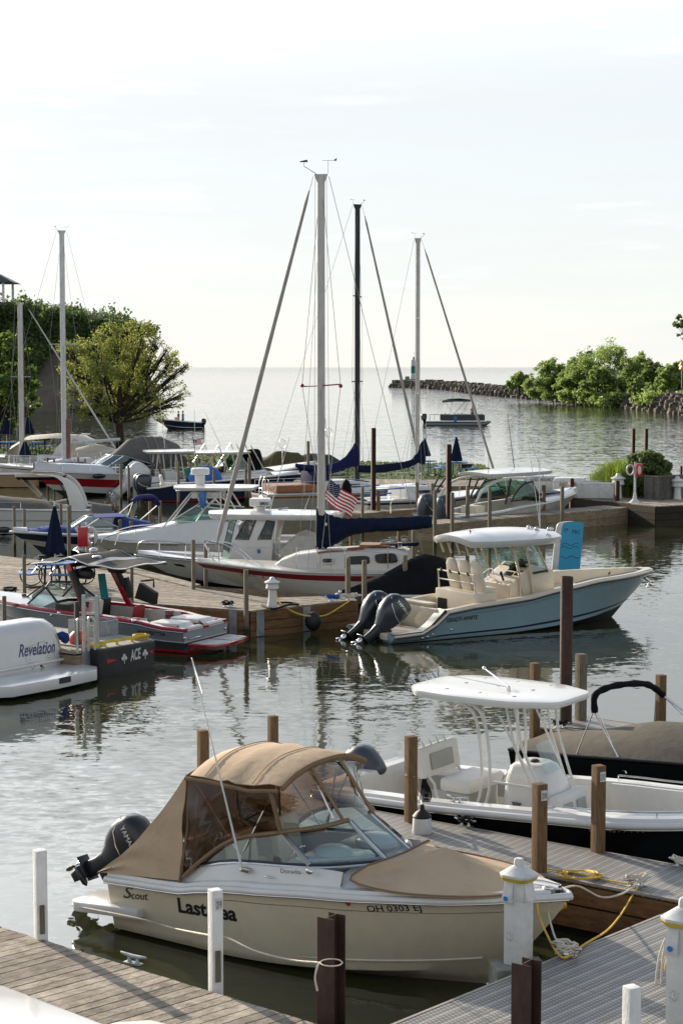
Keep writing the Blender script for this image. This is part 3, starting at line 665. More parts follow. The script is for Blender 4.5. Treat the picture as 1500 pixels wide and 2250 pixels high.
comp_dock('wide grey composite walkway in the lower right corner', [A - d * 1.5, B + d * 1.8, B + d * 1.8 + n * 5, A - d * 1.5 + n * 5], C1)
# grey finger dock between the cream boat and the black hulled boat
A, B = P(1203, 1922, .7), P(1505, 1978, .7); f2 = P(907, 1798, .7); g2 = P(1500, 1905, .7); d = (g2 - f2).normalized()
FD = d; FN = V((-d.y, d.x, 0)); e0 = f2 - d * 2.5; wdt = (f2 - A).dot(FN)
C2 = comp_mat('grey finger decking', -math.atan2(d.y, d.x) + math.pi / 2, (.15, .142, .13), .13)
comp_dock('grey composite finger dock between the tan topped boat and the black hulled boat', [e0, e0 + d * 7.5, e0 + d * 7.5 - FN * wdt, e0 - FN * wdt], C2)
# upper grey finger
A, B = P(1182, 1597, .7), P(1392, 1628, .7); d = (B - A).normalized(); n = V((-d.y, d.x, 0)); C3 = comp_mat('grey upper decking', -math.atan2(d.y, d.x) + math.pi / 2, (.15, .142, .13), .13)
comp_dock('short grey finger dock behind the black bimini frame', [A, A + d * 7.5, A + d * 7.5 + n * 1.3, A + n * 1.3], C3)
# middle timber dock
near = [(-60, 1297), (548, 1342), (784, 1318)]; farp = [(764, 1308), (590, 1314), (404, 1288), (300, 1264), (130, 1236), (-60, 1214)]
poly = [P(x, y, .7) for x, y in near + farp]
MIDD = plank_dock('long timber dock with brown fascia across the middle of the marina', poly, R(153), pw=.15, fascia=FASCIA, edges=[0, 1, 2, 3, 4, 5, 6], fz=(.26, .24, .22))
A, B = P(548, 1342, .7), P(784, 1318, .7)
# galvanised corner plates on the mid dock
for k in (-.16, .055, .50):
    d = (B - A).normalized(); q = A + (d * k * 3.4 if k > 0 else (P(400, 1331, .7) - A).normalized() * .35); dd = d if k > 0 else (P(400, 1331, .7) - A).normalized()
    nn = V((d.y, -d.x, 0)) if k > 0 else V((-dd.y, dd.x, 0)); nn = nn if nn.y < 0 else -nn
    o = MB().bar(q + nn * .05 + V((0, 0, -.36)), q + dd * .24 + nn * .05 + V((0, 0, -.36)), .02, .64).build('corner_plate', GALV, MIDD)
    o.location = -V((poly[0].x, poly[0].y, 0))
# finger to the left boats
plank_dock('narrow timber finger behind the long middle dock', [P(x, y, .7) for x, y in [(292, 1258), (418, 1289), (440, 1284), (300, 1248), (220, 1236), (196, 1240)]], R(153), fascia=FASCIAG, pw=.16, fz=(.3, .25))
# right timber fingers
def fing(label, a, b, w, fas=FASCIAG, z=.7, fz=(.30, .28)):
    A, B = P(*a, z), P(*b, z); d = (B - A).normalized(); n = V((-d.y, d.x, 0)); n = n if n.y > 0 else -n
    return plank_dock(label, [A, B, B + n * w, A + n * w], math.atan2(n.y, n.x), pw=.16, fascia=fas, z=z, fz=fz)
RF = fing('long timber finger dock in front of the white boat with curved glass', (958, 1152), (1412, 1112), 1.5, fz=(.36, .34))
fing('short timber finger dock below the white sailboat hull', (792, 1128), (936, 1117), 1.2)
# right quay with retaining wall
QP = [(1140, 1086), (1240, 1092), (1350, 1102), (1440, 1112), (1540, 1108), (1540, 1070), (1380, 1062), (1120, 1060)]
plank_dock('timber quay carrying the white dock boxes on the right', [P(x, y, .9) for x, y in QP], R(100), pw=.2, fascia=mat('dark wet timber', (.05, .04, .03), .8, island=.3), z=.9, fz=(.3, .3, .3))
# planks walkway back left and centre
plank_dock('pale walkway in front of the grass bank', [P(x, y, .75) for x, y in [(560, 1060), (800, 1068), (1130, 1068), (1130, 1056), (800, 1052), (560, 1044)]], R(90), pw=.3, fascia=FASCIAG, z=.75)

# ---------------------------------------------------------------- posts
def post(label, x, yt, yb, w, zb=.7, mt=None, group='square timber mooring posts', rz=None, num=None, cap=False):
    b = P(x, yb, zb); t = S(x, yt, b.y); s = w * b.y / FPX / 1.18; rz = R(28) if rz is None else rz
    rt = thing('mooring_post', label, 'post', (b.x, b.y, 0), 0, group)
    MB().box((0, 0, (t.z - 1) / 2), (s, s, t.z + 1), rz).build('timber', mt or POSTW, rt, bevel=s * .05)
    if num:
        M = rotz(rz); h = .09
        o = MB().box(M @ V((s * .1, -s / 2 - .004, t.z - .14)), (s * .62, .006, .13), rz).build('number_plate', PWHITE, rt)
        lettering(num, M @ V((-s * .15, -s / 2 - .008, t.z - .18)), M @ V((s * .33, -s / 2 - .008, t.z - .18)), .075, INK, o)
    return rt, b, t
FP = {}
for k, a in dict(
    f447=('brown post rising behind the rear corner of the tan canopy', 447, 1605, 1800, 25), f600=('brown post rising behind the middle of the tan canopy', 600, 1573, 1770, 22),
    f900=('brown post with a rope round it and a white fender beside', 902, 1618, 1806, 26), f1183=('brown post on the grey finger nearest the tan bow cover', 1184, 1722, 1916, 30),
    f1313=('brown post standing in front of the black hull right of the seat', 1313, 1682, 1872, 28), f1174=('brown post seen behind the white hardtop', 1174, 1457, 1604, 21),
    f1450=('brown post behind the right end of the black bimini', 1450, 1483, 1618, 21), ).items():
    FP[k] = post(*a, num={'f1183': '218', 'f1313': '217'}.get(k))
post('grey weathered post right of the tall rusty pile', 1275, 1437, 1582, 23, mt=POSTG)
# white posts
WPG = 'white painted mooring posts'
for lb, x, yt, yb, w, nm in (('white post at the left end of the lower plank dock', 90, 1868, 2062, 30, None), ('white post in front of the cream hull lettering', 474, 1955, 2168, 31, '219'), ('short white post on the grey walkway at the bottom right', 1386, 2168, 2300, 36, None)):
    rt, b, t = post(lb, x, yt, yb, w, mt=mat('flaking white paint', (.72, .72, .70), .5, var=.08, bump=.3, dirt=.25, stretch=(1, 1, .4)), group=WPG, num=nm)
    if nm or x < 100: MB().box((.03, -.075, .93), (.05, .03, .32), R(28)).build('rub_block', POSTG, rt)
# steel H piles
def hpile(label, x, yt, yb, w, zb=.0, rz=.35):
    b = P(x, yb, zb); t = S(x, yt, b.y); s = w * b.y / FPX / 1.2; m = MB(); h = t.z + 1; c = (t.z - 1) / 2; M = rotz(rz)
    m.box(M @ V((-s * .47, 0, c)), (s * .06, s, h), rz).box(M @ V((s * .47, 0, c)), (s * .06, s, h), rz).box((0, 0, c), (s * .88, s * .06, h), rz)
    return tag(m.build('steel_pile', STEEL, None, loc=(b.x, b.y, 0), bevel=.004), label, 'pile', 'rusty steel H piles'), b, t
H1 = hpile('rusty steel H pile with a rope round it at the bottom centre', 728, 2013, 2370, 55, rz=.95)
H2 = hpile('rusty steel H pile in front of the white power pedestal base', 1154, 2114, 2420, 60, rz=.95)
def pile(label, x, yt, yb, w, zb=.0, mt=STEEL):
    b = P(x, yb, zb); t = S(x, yt, b.y); r = w * b.y / FPX / 2
    return tag(MB().lathe([(r, -1), (r, t.z - .01), (r * .96, t.z), (r * .9, t.z), (r * .9, t.z - .05), (r * .1, t.z - .06)], n=14).build('steel_pile', mt, None, loc=(b.x, b.y, 0)), label, 'pile', 'tall rusty steel piles')
pile('tall brown steel pile in front of the pale blue hull', 1242, 1267, 1588, 28, .7)
for lb, x, yt, yb, w in (('tall rusty pile left of the white sailboat hull', 820, 940, 1121, 11), ('tall rusty pile at the stern of the white boat with curved glass', 985, 976, 1140, 12),
                         ('left of the two rusty piles behind the round shrub', 1390, 942, 1040, 8), ('right of the two rusty piles behind the round shrub', 1418, 942, 1040, 8),
                         ('short rusty pile at the bow of the white boat with curved glass', 1255, 1051, 1108, 10), ('short rusty pile in front of the middle white pedestal', 1355, 1056, 1110, 10), ('thin rusty pile at the far right edge', 1495, 1024, 1100, 6)):
    hpile(lb, x, yt, yb, w, .7, rz=.2)
# mid timber posts: (x, ytop, ybase, w, phrase, dark)
MP = [(541, 1252, 1402, 11, 'dark post at the corner of the middle dock', 0, 1), (764, 1226, 1312, 11, 'left of the two posts by the black boat cover bow', .7, 0), (800, 1231, 1312, 11, 'right of the two posts by the black boat cover bow', .7, 0),
      (889, 1220, 1300, 11, 'left of the two posts in front of the black boat cover', .7, 0), (926, 1224, 1296, 11, 'right of the two posts in front of the black boat cover', .7, 0),
      (425, 1186, 1295, 9, 'tall post before the red striped sailboat bow', .7, 0), (452, 1190, 1262, 9, 'post between the white fishing boat bow and the sailboat bow', .7, 0),
      (545, 1178, 1240, 9, 'left post beside the white pilothouse', .7, 0), (573, 1182, 1240, 9, 'right post beside the white pilothouse', .7, 0), (658, 1172, 1225, 9, 'post at the stern canvas of the pilothouse boat', .7, 0),
      (689, 1176, 1222, 8, 'post just left of the big mast foot', .7, 0), (771, 1170, 1225, 8, 'post under the navy boom cover', .7, 0), (876, 1163, 1220, 8, 'post below the end of the navy boom cover', .7, 0), (908, 1165, 1222, 9, 'post with a white rail beside the black cover', .7, 0),
      (152, 1112, 1225, 8, 'post left of the red extinguisher cabinet', .7, 0), (175, 1150, 1212, 6, 'post behind the red extinguisher cabinet', .7, 0), (264, 1142, 1180, 8, 'left post beyond the blue boat cover', .7, 0), (288, 1145, 1180, 8, 'right post beyond the blue boat cover', .7, 0),
      (32, 1112, 1170, 7, 'left post before the white arch boat', .7, 1), (54, 1118, 1170, 7, 'right post before the white arch boat', .7, 1), (134, 1106, 1150, 7, 'post under the white arch', .7, 0), (154, 1110, 1150, 7, 'post right of the white arch', .7, 0),
      (234, 1102, 1130, 7, 'left post in the open water channel', .0, 0), (254, 1105, 1132, 6, 'right post in the open water channel', .0, 0), (330, 1102, 1160, 7, 'left post behind the folded blue bimini', .7, 0), (352, 1100, 1155, 7, 'right post behind the folded blue bimini', .7, 0),
      (205, 1180, 1215, 5, 'short post by the cruiser anchor', .7, 0),
      (1027, 1072, 1138, 8, 'post beside the cockpit of the white boat with curved glass', .7, 0), (1075, 1072, 1158, 8, 'first post on the near side of the long finger dock', .7, 0), (1194, 1066, 1122, 8, 'post beside the bow of the white boat with curved glass', .7, 0), (1234, 1068, 1148, 8, 'second post on the near side of the long finger dock', .7, 0), (993, 1082, 1165, 8, 'post at the stern end of the long finger dock', .7, 1),
      (916, 1060, 1115, 7, 'post in front of the white sailboat cabin', .7, 0), (831, 1078, 1122, 8, 'post against the tall rusty pile', .7, 0), (949, 1062, 1130, 7, 'post left of the grey outboards', .7, 0), (955, 1078, 1165, 8, 'post with a mooring line by the grey outboards', .7, 1), (796, 1070, 1140, 7, 'post behind the american flag', .7, 1),
      (266, 1020, 1075, 6, 'left post in front of the red striped cruiser', .7, 0), (283, 1022, 1075, 6, 'dark post right of the white outboards', .7, 1), (335, 1016, 1060, 6, 'post before the grey canvas cruiser', .7, 0), (351, 1018, 1060, 5, 'second post before the grey canvas cruiser', .7, 1), (392, 1016, 1085, 6, 'dark post beside the man in the teal shirt', .7, 1),
      (470, 1032, 1080, 6, 'dark post near the tan console', .7, 1), (540, 1030, 1075, 6, 'post under the black covered outboard', .7, 1), (548, 1006, 1078, 7, 'tall pale post beside the black covered outboard', .7, 0), (677, 969, 1060, 7, 'tall grey post behind the varnished cabin', .7, 1),
      (105, 1005, 1050, 5, 'post in front of the left sailboat bow', .7, 0), (172, 1004, 1050, 5, 'post in front of the left sailboat mast', .7, 0), (187, 1008, 1050, 5, 'post right of the left sailboat mast', .7, 0), (119, 1008, 1050, 5, 'second post in front of the left sailboat', .7, 1), (238, 1003, 1040, 5, 'post under the left boom end', .7, 0),
      (10, 1310, 1370, 10, 'short left post behind the white transom boat', .4, 0), (54, 1305, 1395, 11, 'post behind the rail of the white transom boat', .0, 0), (54, 1220, 1305, 9, 'dark topped post on the near edge of the middle dock', .7, 1), (290, 1242, 1322, 8, 'post behind the wakeboard tower', .7, 1)]
for x, yt, yb, w, lb, zb, dk in MP: post('weathered ' + lb if not lb.startswith(('dark', 'short', 'tall')) else lb, x, yt, yb, w, zb, mt=POSTG if dk or x % 3 else POSTW, rz=.3)

# ---------------------------------------------------------------- cleats
def cleat(label, p, rz, group='dock cleats', k=1.0, rope=None, mt=ALU):
    rt = thing('cleat', label, 'cleat', p, 0, group, k=k); M = rotz(rz)
    m = MB(); pts = [M @ V((x, 0, z)) for x, z in ((-.16, .085), (-.08, .075), (0, .07), (.08, .075), (.16, .085))]; m.tube(pts, [.012, .02, .022, .02, .012], 8)
    for x in (-.05, .05): m.lathe([(.03, 0), (.018, .03), (.016, .07)], M @ V((x, 0, 0)), 8)
    m.box((0, 0, .006), (.2, .07, .012), rz); m.build('horn', mt, rt, bevel=.003)
    if rope:
        m = MB(); pts = []
        for i in range(60):
            a = i * .55; pts.append(M @ V((math.cos(a) * .10 * (1 + .2 * math.sin(i)), math.sin(a * 1.0) * .055 + random.uniform(-.01, .01), .03 + .001 * i + random.uniform(0, .05))))
        m.tube(pts, .011, 6); m.build('rope_turns', rope, rt)
    return rt
FA = math.atan2(FD.y, FD.x)
cleat('bare grey cleat on the plank dock edge', P(293, 2118, .7), -.6, k=1.1, mt=GALV)
cleat('cleat with white rope on the wide walkway edge below the pedestal', P(1243, 2100, .7), FA, rope=ROPEW, k=1.2)
cleat('cleat with white and yellow rope on the finger dock edge', P(1398, 1948, .7), .3, rope=ROPEW, k=1.2)
cleat('cleat wrapped in black rope beside the white fender', P(1022, 1816, .7), FA, rope=ROPEK, k=1.1)
cleat('cleat with pale rope at the right end of the finger dock', P(1497, 1906, .7), FA, rope=ROPEW, k=1.1)
cleat('cleat wrapped in black rope at the middle dock corner', P(500, 1334, .7), 0, rope=ROPEK, k=1.3)
cleat('cleat wrapped in black rope behind the wakeboat windscreen', P(22, 1306, .7), 0, rope=ROPEK, k=1.6)
cleat('cleat with white rope at the right end of the middle dock', P(770, 1320, .7), 0, rope=ROPEW, k=1.6)
cleat('cleat with blue rope by the black boat cover bow', P(732, 1322, .7), 0, rope=mat('blue rope', (.02, .08, .3), .8), k=1.5)
cleat('cleat with black line on the upper grey finger', P(1230, 1600, .7), 0, rope=ROPEK, k=1.1)
def rope(label, pts, r, mt, cat='rope'):
    q = smoothline(pts, 5); o = q[0].copy()
    return tag(MB().tube([p - o for p in q], r, 6).build('rope', mt, None, loc=o), label, cat)
ropes = []
# ---------------------------------------------------------------- power pedestals
def pedestal(label, base, k=1.0, rz=0, lid_y=True, blockh=.0, group='white power pedestals'):
    rt = thing('power_pedestal', label, 'pedestal', base, math.degrees(rz), group, k=k)
    m = MB(); m.box((0, 0, .42), (.28, .24, .84), taper=1); m.box((0, 0, .95), (.28, .24, .26)); m.build('body', PWHITE, rt, bevel=.008)
    m = MB(); m.loft([[V((x * .215 * a, y * .18 * a, z)) for x, y in ((-1, -.6), (-.6, -1), (.6, -1), (1, -.6), (1, .6), (.6, 1), (-.6, 1), (-1, .6))] for a, z in ((.98, 1.12), (1, 1.13), (1, 1.15), (.35, 1.25), (.28, 1.25), (.26, 1.32), (.2, 1.345))]); m.build('cap', PWHITE, rt, sharp=25)
    MB().loft([[V((x * .19 * a, y * .165 * a, z)) for x, y in ((-1, -.6), (-.6, -1), (.6, -1), (1, -.6), (1, .6), (.6, 1), (-.6, 1), (-1, .6))] for a, z in ((1, 1.075), (1.12, 1.12))]).build('light_band', YELP, rt)
    m = MB(); m.prism([(-.15, -.12, 1.07), (-.19, -.2, .83), (-.15, -.12, .80), (-.15, .12, .80), (-.15, .12, 1.07)], (.0, 0, 0)) if 0 else None
    for sx, nm in ((-1, 'outlet_cover'), (1, 'outlet_cover')):
        m = MB(); m.prism([(sx * .0, -.121, 1.06), (sx * .0, -.20, .84), (sx * .0, -.19, .80), (sx * .0, -.121, .80)], (.13 * sx, 0, 0)) if sx < 0 else m.prism([(.141, -.1, 1.06), (.20, -.1, .84), (.141, -.1, .82)], (0, .2, 0)); o = m.build(nm, PWHITE, rt, bevel=.004)
        if sx < 0: MB().lathe([(.03, 0), (.03, .004)], (0, 0, 0), 14, M=Matrix.Rotation(math.pi / 2, 3, 'X')).build('blue_disc', mat('blue label', (.02, .17, .5), .4), o, loc=(-.065, -.205, .865))
    MB().box((-.05, -.1215, .36), (.11, .003, .12)).build('notice_plate', mat('faded print', (.55, .55, .53), .6, var=.4, scale=60), rt)
    return rt
pb = P(1140, 2135, .55); q = thing('pedestal_base', 'square concrete block under the near white power pedestal', 'concrete block', (pb.x, pb.y + .1, 0))
MB().box((0, 0, .1), (.56, .42, 1.0), R(8)).build('block', mat('mossy concrete', (.24, .24, .20), .9, var=.3, dirt=.5), q, bevel=.01)
pedestal('tall white power pedestal with blue disc before the cream bow', (pb.x, pb.y + .1, .6), k=.86, rz=R(-38))
pb = P(1500, 2262, .7); pedestal('white power pedestal with yellow hose cut by the right edge', (pb.x, pb.y, .7), k=.95, rz=-.6)
def small_ped(label, x, yt, yb, k=None):
    b = P(x, yb, .7); t = S(x, yt, b.y); s = (t.z - .7) / 1.3; rt = thing('power_pedestal', label, 'pedestal', (b.x, b.y, .7), 0, 'white dock power pedestals', k=s)
    MB().lathe([(.24, 0), (.19, .25), (.16, .6), (.17, .8)], n=8).build('body', PWHITE, rt, sharp=25)
    MB().lathe([(.25, .78), (.29, .82), (.25, 1.02), (.25, 1.05)], n=8).build('head', PWHITE, rt, sharp=25)
    MB().lathe([(.34, 1.05), (.35, 1.09), (.12, 1.2), (.1, 1.26), (.07, 1.3)], n=8).build('cap', PWHITE, rt, sharp=25)
    MB().lathe([(.27, 1.02), (.33, 1.05)], n=8).build('light_band', YELP, rt); return rt
rope('white water hose hanging in a long loop on the right edge pedestal', [S(1462, 2062, 18.2), S(1448, 2100, 18.2), S(1440, 2160, 18.2), S(1438, 2215, 18.2), S(1443, 2228, 18.2), S(1450, 2190, 18.2), S(1455, 2110, 18.2), S(1462, 2070, 18.2)], .011, ROPEW, 'hose')
rope('yellow cord looping on the front of the right edge pedestal', [S(1470, 2098, 18.1), S(1462, 2130, 18.1), S(1478, 2158, 18.1), S(1510, 2160, 18.1), S(1530, 2130, 18.1)], .014, YEL, 'cord')
small_ped('white power pedestal with yellow band on the middle dock', 598, 1268, 1334)
small_ped('white power pedestal between the dock box and the tall grass', 1357, 1040, 1104)
small_ped('white power pedestal at the right end of the quay', 1487, 1046, 1106)
# ================================================================ BOAT KIT
class Hull:
    def __init__(s, L, B, sheer, plan=(.9, .35, 2.2, 1.0), draft=.35, rake=.22, chine=(.80, .02, .45), flare=.6, sheer_x=1.0):
        s.L, s.B, s.sh, s.pl, s.dr, s.rk, s.ch, s.fl = L, B / 2, sheer, plan, draft, rake, chine, flare
    def b(s, u):
        sf, e, p, q = s.pl
        if u < e: return s.B * (sf + (1 - sf) * math.sin(math.pi / 2 * u / e))
        return s.B * max(0, 1 - ((u - e) / (1 - e)) ** p) ** q
    def z(s, u): return interp(s.sh, u)
    def pt(s, u, t, side):                  # t: -1 keel, 0 chine, 1 sheer
        zc = s.ch[1] + (s.ch[2] - s.ch[1]) * max(0, (u - .35) / .65) ** 1.8; zs = s.z(u)
        sf, e, p, q = s.pl
        bc = s.ch[0] * s.B * (s.pl[0] + (1 - s.pl[0]) * min(1, u / max(e, .01)) if u < e * .8 else max(0, 1 - ((u - e * .8) / (1 - e * .8)) ** p) ** (q * 1.15))
        if t >= 0:
            x = s.L * u * (1 - s.rk * .55 * (1 - t) ** 1.2); tt = t ** (1 + s.fl * u * u)
            return V((x, side * (bc + (s.b(u) - bc) * tt), zc + (zs - zc) * t))
        k = 1 + t; x = s.L * u * (1 - s.rk * .55 - s.rk * .45 * (1 - k))
        return V((x, side * bc * k, -s.dr + (zc + s.dr) * k))
    def hull(s, parent, bands, bottom=None, n=30, name='hull', side_mat=None):
        ts = [-1, -.5, 0]; ms = [0, 0]; mats = [bottom or mat('bottom paint', (.02, .022, .03), .6)]
        for t0, t1, m in bands:
            if m not in mats: mats.append(m)
            k = max(1, round((t1 - t0) / .2))
            for i in range(k): ts.append(t0 + (t1 - t0) * (i + 1) / k); ms.append(mats.index(m))
        mb = MB(); us = [i / n for i in range(n + 1)]; us = [1 - (1 - u) ** 1.25 for u in us]
        for side in (-1, 1):
            mb.grid([[s.pt(u, t, side) for u in us] for t in ts], ms)
        mb.grid([[s.pt(0, t, -1), s.pt(0, t, 1)] for t in ts], ms)
        return mb.build(name, mats, parent, sharp=28, merge=True)
    def rail(s, parent, mt, r=.035, dz=-.02, n=30, name='rub_rail', u0=0, off=.01):
        mb = MB(); us = [u0 + (1 - u0) * (1 - (1 - i / n) ** 1.3) for i in range(n + 1)]
        a = [s.pt(u, 1, -1) + V((0, -off, dz)) for u in us]; b = [s.pt(u, 1, 1) + V((0, off, dz)) for u in us][::-1][1:]
        mb.tube(a + b, r, 8, flat=1.0); return mb.build(name, mt, parent, sharp=50)
    def inner(s, u, w, side, dz=0):
        p = s.pt(u, 1, side); y = max(.02, abs(p.y) - w); return V((p.x if p.x < s.L * .97 else p.x - w * .5, side * y, p.z + dz))
    def gunwale(s, parent, mt, u0, u1, w=.22, dz=.03, n=22, name='gunwale'):
        mb = MB()
        for side in (-1, 1):
            rows = [[], [], [], []]
            for i in range(n + 1):
                u = u0 + (u1 - u0) * i / n; o = s.pt(u, 1, side); q = s.inner(u, w, side)
                rows[0].append(o + V((0, 0, -.03))); rows[1].append(o.lerp(q, .15) + V((0, 0, dz))); rows[2].append(o.lerp(q, .85) + V((0, 0, dz))); rows[3].append(q + V((0, 0, -.03)))
            mb.grid(rows)
        return mb.build(name, mt, parent, sharp=50)
    def liner(s, parent, mt, u0, u1, w=.22, zf=.25, n=18, name='cockpit_liner', floor=None):
        mb = MB(); rows = [[], [], [], []]
        for i in range(n + 1):
            u = u0 + (u1 - u0) * i / n
            for k, side in ((0, -1), (3, 1)): rows[k].append(s.inner(u, w, side, -.02))
            for k, side in ((1, -1), (2, 1)):
                q = s.inner(u, w + .06, side); q.z = zf; zc = s.pt(u, 0, 1).z; t = (zf - zc) / max(.05, s.z(u) - zc); lo = s.pt(u, max(-.9, min(1, t)), side); q.y = side * max(.01, min(abs(q.y), abs(lo.y) - .07)); q.x = min(q.x, lo.x * .985 if lo.x > .5 else q.x); rows[k].append(q)
        mb.grid(rows, [0, 1, 0])
        for j in (0, -1): mb.add([rows[0][j], rows[1][j], rows[2][j], rows[3][j]], [(0, 1, 2, 3)], 0)
        return mb.build(name, [mt, floor or mt], parent, sharp=30)
    def deck(s, parent, mt, u0, u1, crown=.06, dz=.02, w=.0, n=16, k=8, name='foredeck', prof=None):
        mb = MB(); rows = []
        for i in range(n + 1):
            u = u0 + (u1 - u0) * i / n; a = s.inner(u, w, -1, dz) if w else s.pt(u, 1, -1) + V((0, 0, dz)); b = V((a.x, -a.y, a.z))
            c = (prof(i / n) if prof else crown); row = []
            for j in range(k + 1):
                v = j / k; row.append(a.lerp(b, v) + V((0, 0, c * (1 - (2 * v - 1) ** 4) if c > .12 else c * (1 - (2 * v - 1) ** 2))))
            rows.append(row)
        mb.grid(rows); return mb.build(name, mt, parent, sharp=35)
def rails(parent, mt, pts, posts, r=.013, name='rail', n=6):
    m = MB(); m.tube(smoothline(pts, 4), r, n)
    for a, b in posts: m.tube([a, b], r * .9, n)
    return m.build(name, mt, parent)
def superring(cx, cz, a, b, y0, n=20, p=3.0):      # ring in a plane z const: centre x,  half sizes a (x) b (y)
    out = []
    for i in range(n):
        t = 2 * math.pi * i / n; c, s_ = math.cos(t), math.sin(t)
        out.append(V((cx + a * math.copysign(abs(c) ** (2 / p), c), y0 + b * math.copysign(abs(s_) ** (2 / p), s_), cz)))
    return out
def outboard(parent, pos, tilt=0, k=1.0, mt=None, txt=None, band=None, txtm=None, turn=0):
    mt = mt or ENG; o = MB()
    o.loft([superring(*q) for q in ((-.01, -.12, .15, .12, 0), (-.02, .02, .21, .16, 0), (-.04, .16, .29, .20, 0), (-.05, .34, .345, .235, 0), (-.05, .54, .36, .24, 0), (-.03, .70, .34, .225, 0), (.0, .80, .28, .19, 0), (.03, .85, .18, .12, 0), (.04, .865, .07, .05, 0))])
    M = Matrix.Translation(pos) @ Matrix.Rotation(turn, 4, 'Z') @ Matrix.Rotation(tilt, 4, 'Y') @ Matrix.Scale(k, 4)
    e = o.build('outboard_motor', mt, parent, sharp=50); e.matrix_local = M
    m = MB(); m.loft([superring(*q) for q in ((-.02, .02, .17, .12, 0), (0, -.12, .15, .10, 0), (-.02, -.35, .13, .075, 0), (-.05, -.58, .14, .05, 0))])
    m.box((-.09, 0, -.60), (.42, .24, .018)); m.prism([(.06, -.022, -.60), (-.20, -.022, -.60), (-.16, -.022, -.98), (-.02, -.022, -.98)], (0, .044, 0))
    m.loft([superring(x, 0, r, r, 0, 12, 2) for x, r in ((0, .01), (0, .05), (0, .065), (0, .05))][:0] or [[V((x, r * math.cos(t * .5236), -.80 + r * math.sin(t * .5236))) for t in range(12)] for x, r in ((.14, .01), (.08, .05), (-.05, .06), (-.20, .045))])
    m.build('lower_unit', ENGDK if mt is not WHITE else WHITE, e, bevel=.006)
    br = MB(); br.box((.19, 0, -.14), (.14, .22, .42)); br.build('bracket', BLACK, e, bevel=.02)
    pr = MB()
    for a in range(3):
        t = a * 2.094; pr.xf(Matrix.Identity(3), 0); c = V((-.23, math.cos(t) * .1, -.80 + math.sin(t) * .1)); i0 = len(pr.v)
        pr.ball((0, 0, 0), (.018, .085, .06), 8, 5); Mx = Matrix.Translation(c) @ Matrix.Rotation(t, 4, 'X') @ Matrix.Rotation(.5, 4, 'Y'); pr.xf(Mx, i0)
    pr.build('propeller', CHROME, e)
    st = MB()
    for sy in (-1, 1): st.tube([(-.395, sy * .12, .60), (-.26, sy * .232, .42), (-.05, sy * .238, .33), (.22, sy * .205, .30)], .008, 6)
    st.build('accent_stripe', CHROME, e)
    if txt:
        for sy in (-1, 1):
            a, b = ((-.24, -.262, .58), (.24, -.262, .58)) if sy < 0 else ((.24, .262, .58), (-.24, .262, .58))
            lettering(txt, a, b, .085, txtm or CHROME, e, wrap=bvh(e))
    return e
def panel(parent, pts, mt, name='window_pane', frame=None, fr=.014, sub=None, th=.006):
    """a flat or gently bent pane from its outline, thickness th, with a tube frame"""
    m = MB(); k = len(pts); pts = [V(p) for p in pts]; c = sum(pts, V((0, 0, 0))) / k
    n = (pts[1] - pts[0]).cross(pts[2] - pts[0]).normalized() * th
    m.prism(pts, n); o = m.build(name, mt, parent, smooth=False)
    if frame: MB().tube(pts, fr, 6, closed=True).build('frame', frame, o)
    return o
def surf(parent, rows, mt, name, solid=.012, wr=0.0):
    m = MB(); m.grid(rows); o = m.build(name, mt, parent, sharp=60, solid=solid); return o
def seat(parent, c, w, d, h, mt=None, back=.45, face=1, bm=None, name='seat'):
    """face +1 looks forward"""
    m = MB(); m.box((c[0], c[1], c[2] - .07), (d, w, .14)); o = m.build(name, mt or VINYL, parent, bevel=.04)
    MB().box((c[0], c[1], (c[2] - .14) - h / 2), (d * .8, w * .85, h)).build('seat_base', bm or LINER, o, bevel=.02)
    if back: MB().box((c[0] - face * d * .46, c[1], c[2] + back / 2 - .02), (.13, w, back), tilt=('Y', -face * .18)).build('backrest', mt or VINYL, o, bevel=.045)
    return o
def wheel(parent, c, r=.18, tilt=.6, mt=None):
    m = MB(); M = Matrix.Rotation(tilt, 3, 'Y'); ring = [V(c) + M @ V((0, math.cos(t * .3927) * r, math.sin(t * .3927) * r)) for t in range(16)]
    m.tube(ring, .014, 6, closed=True)
    for t in range(3): m.tube([V(c), V(c) + M @ V((0, math.cos(t * 2.09) * r, math.sin(t * 2.09) * r))], .01, 5)
    m.tube([V(c), V(c) + M @ V((.15, 0, 0))], .025, 6)
    return m.build('steering_wheel', mt or CHROME, parent)
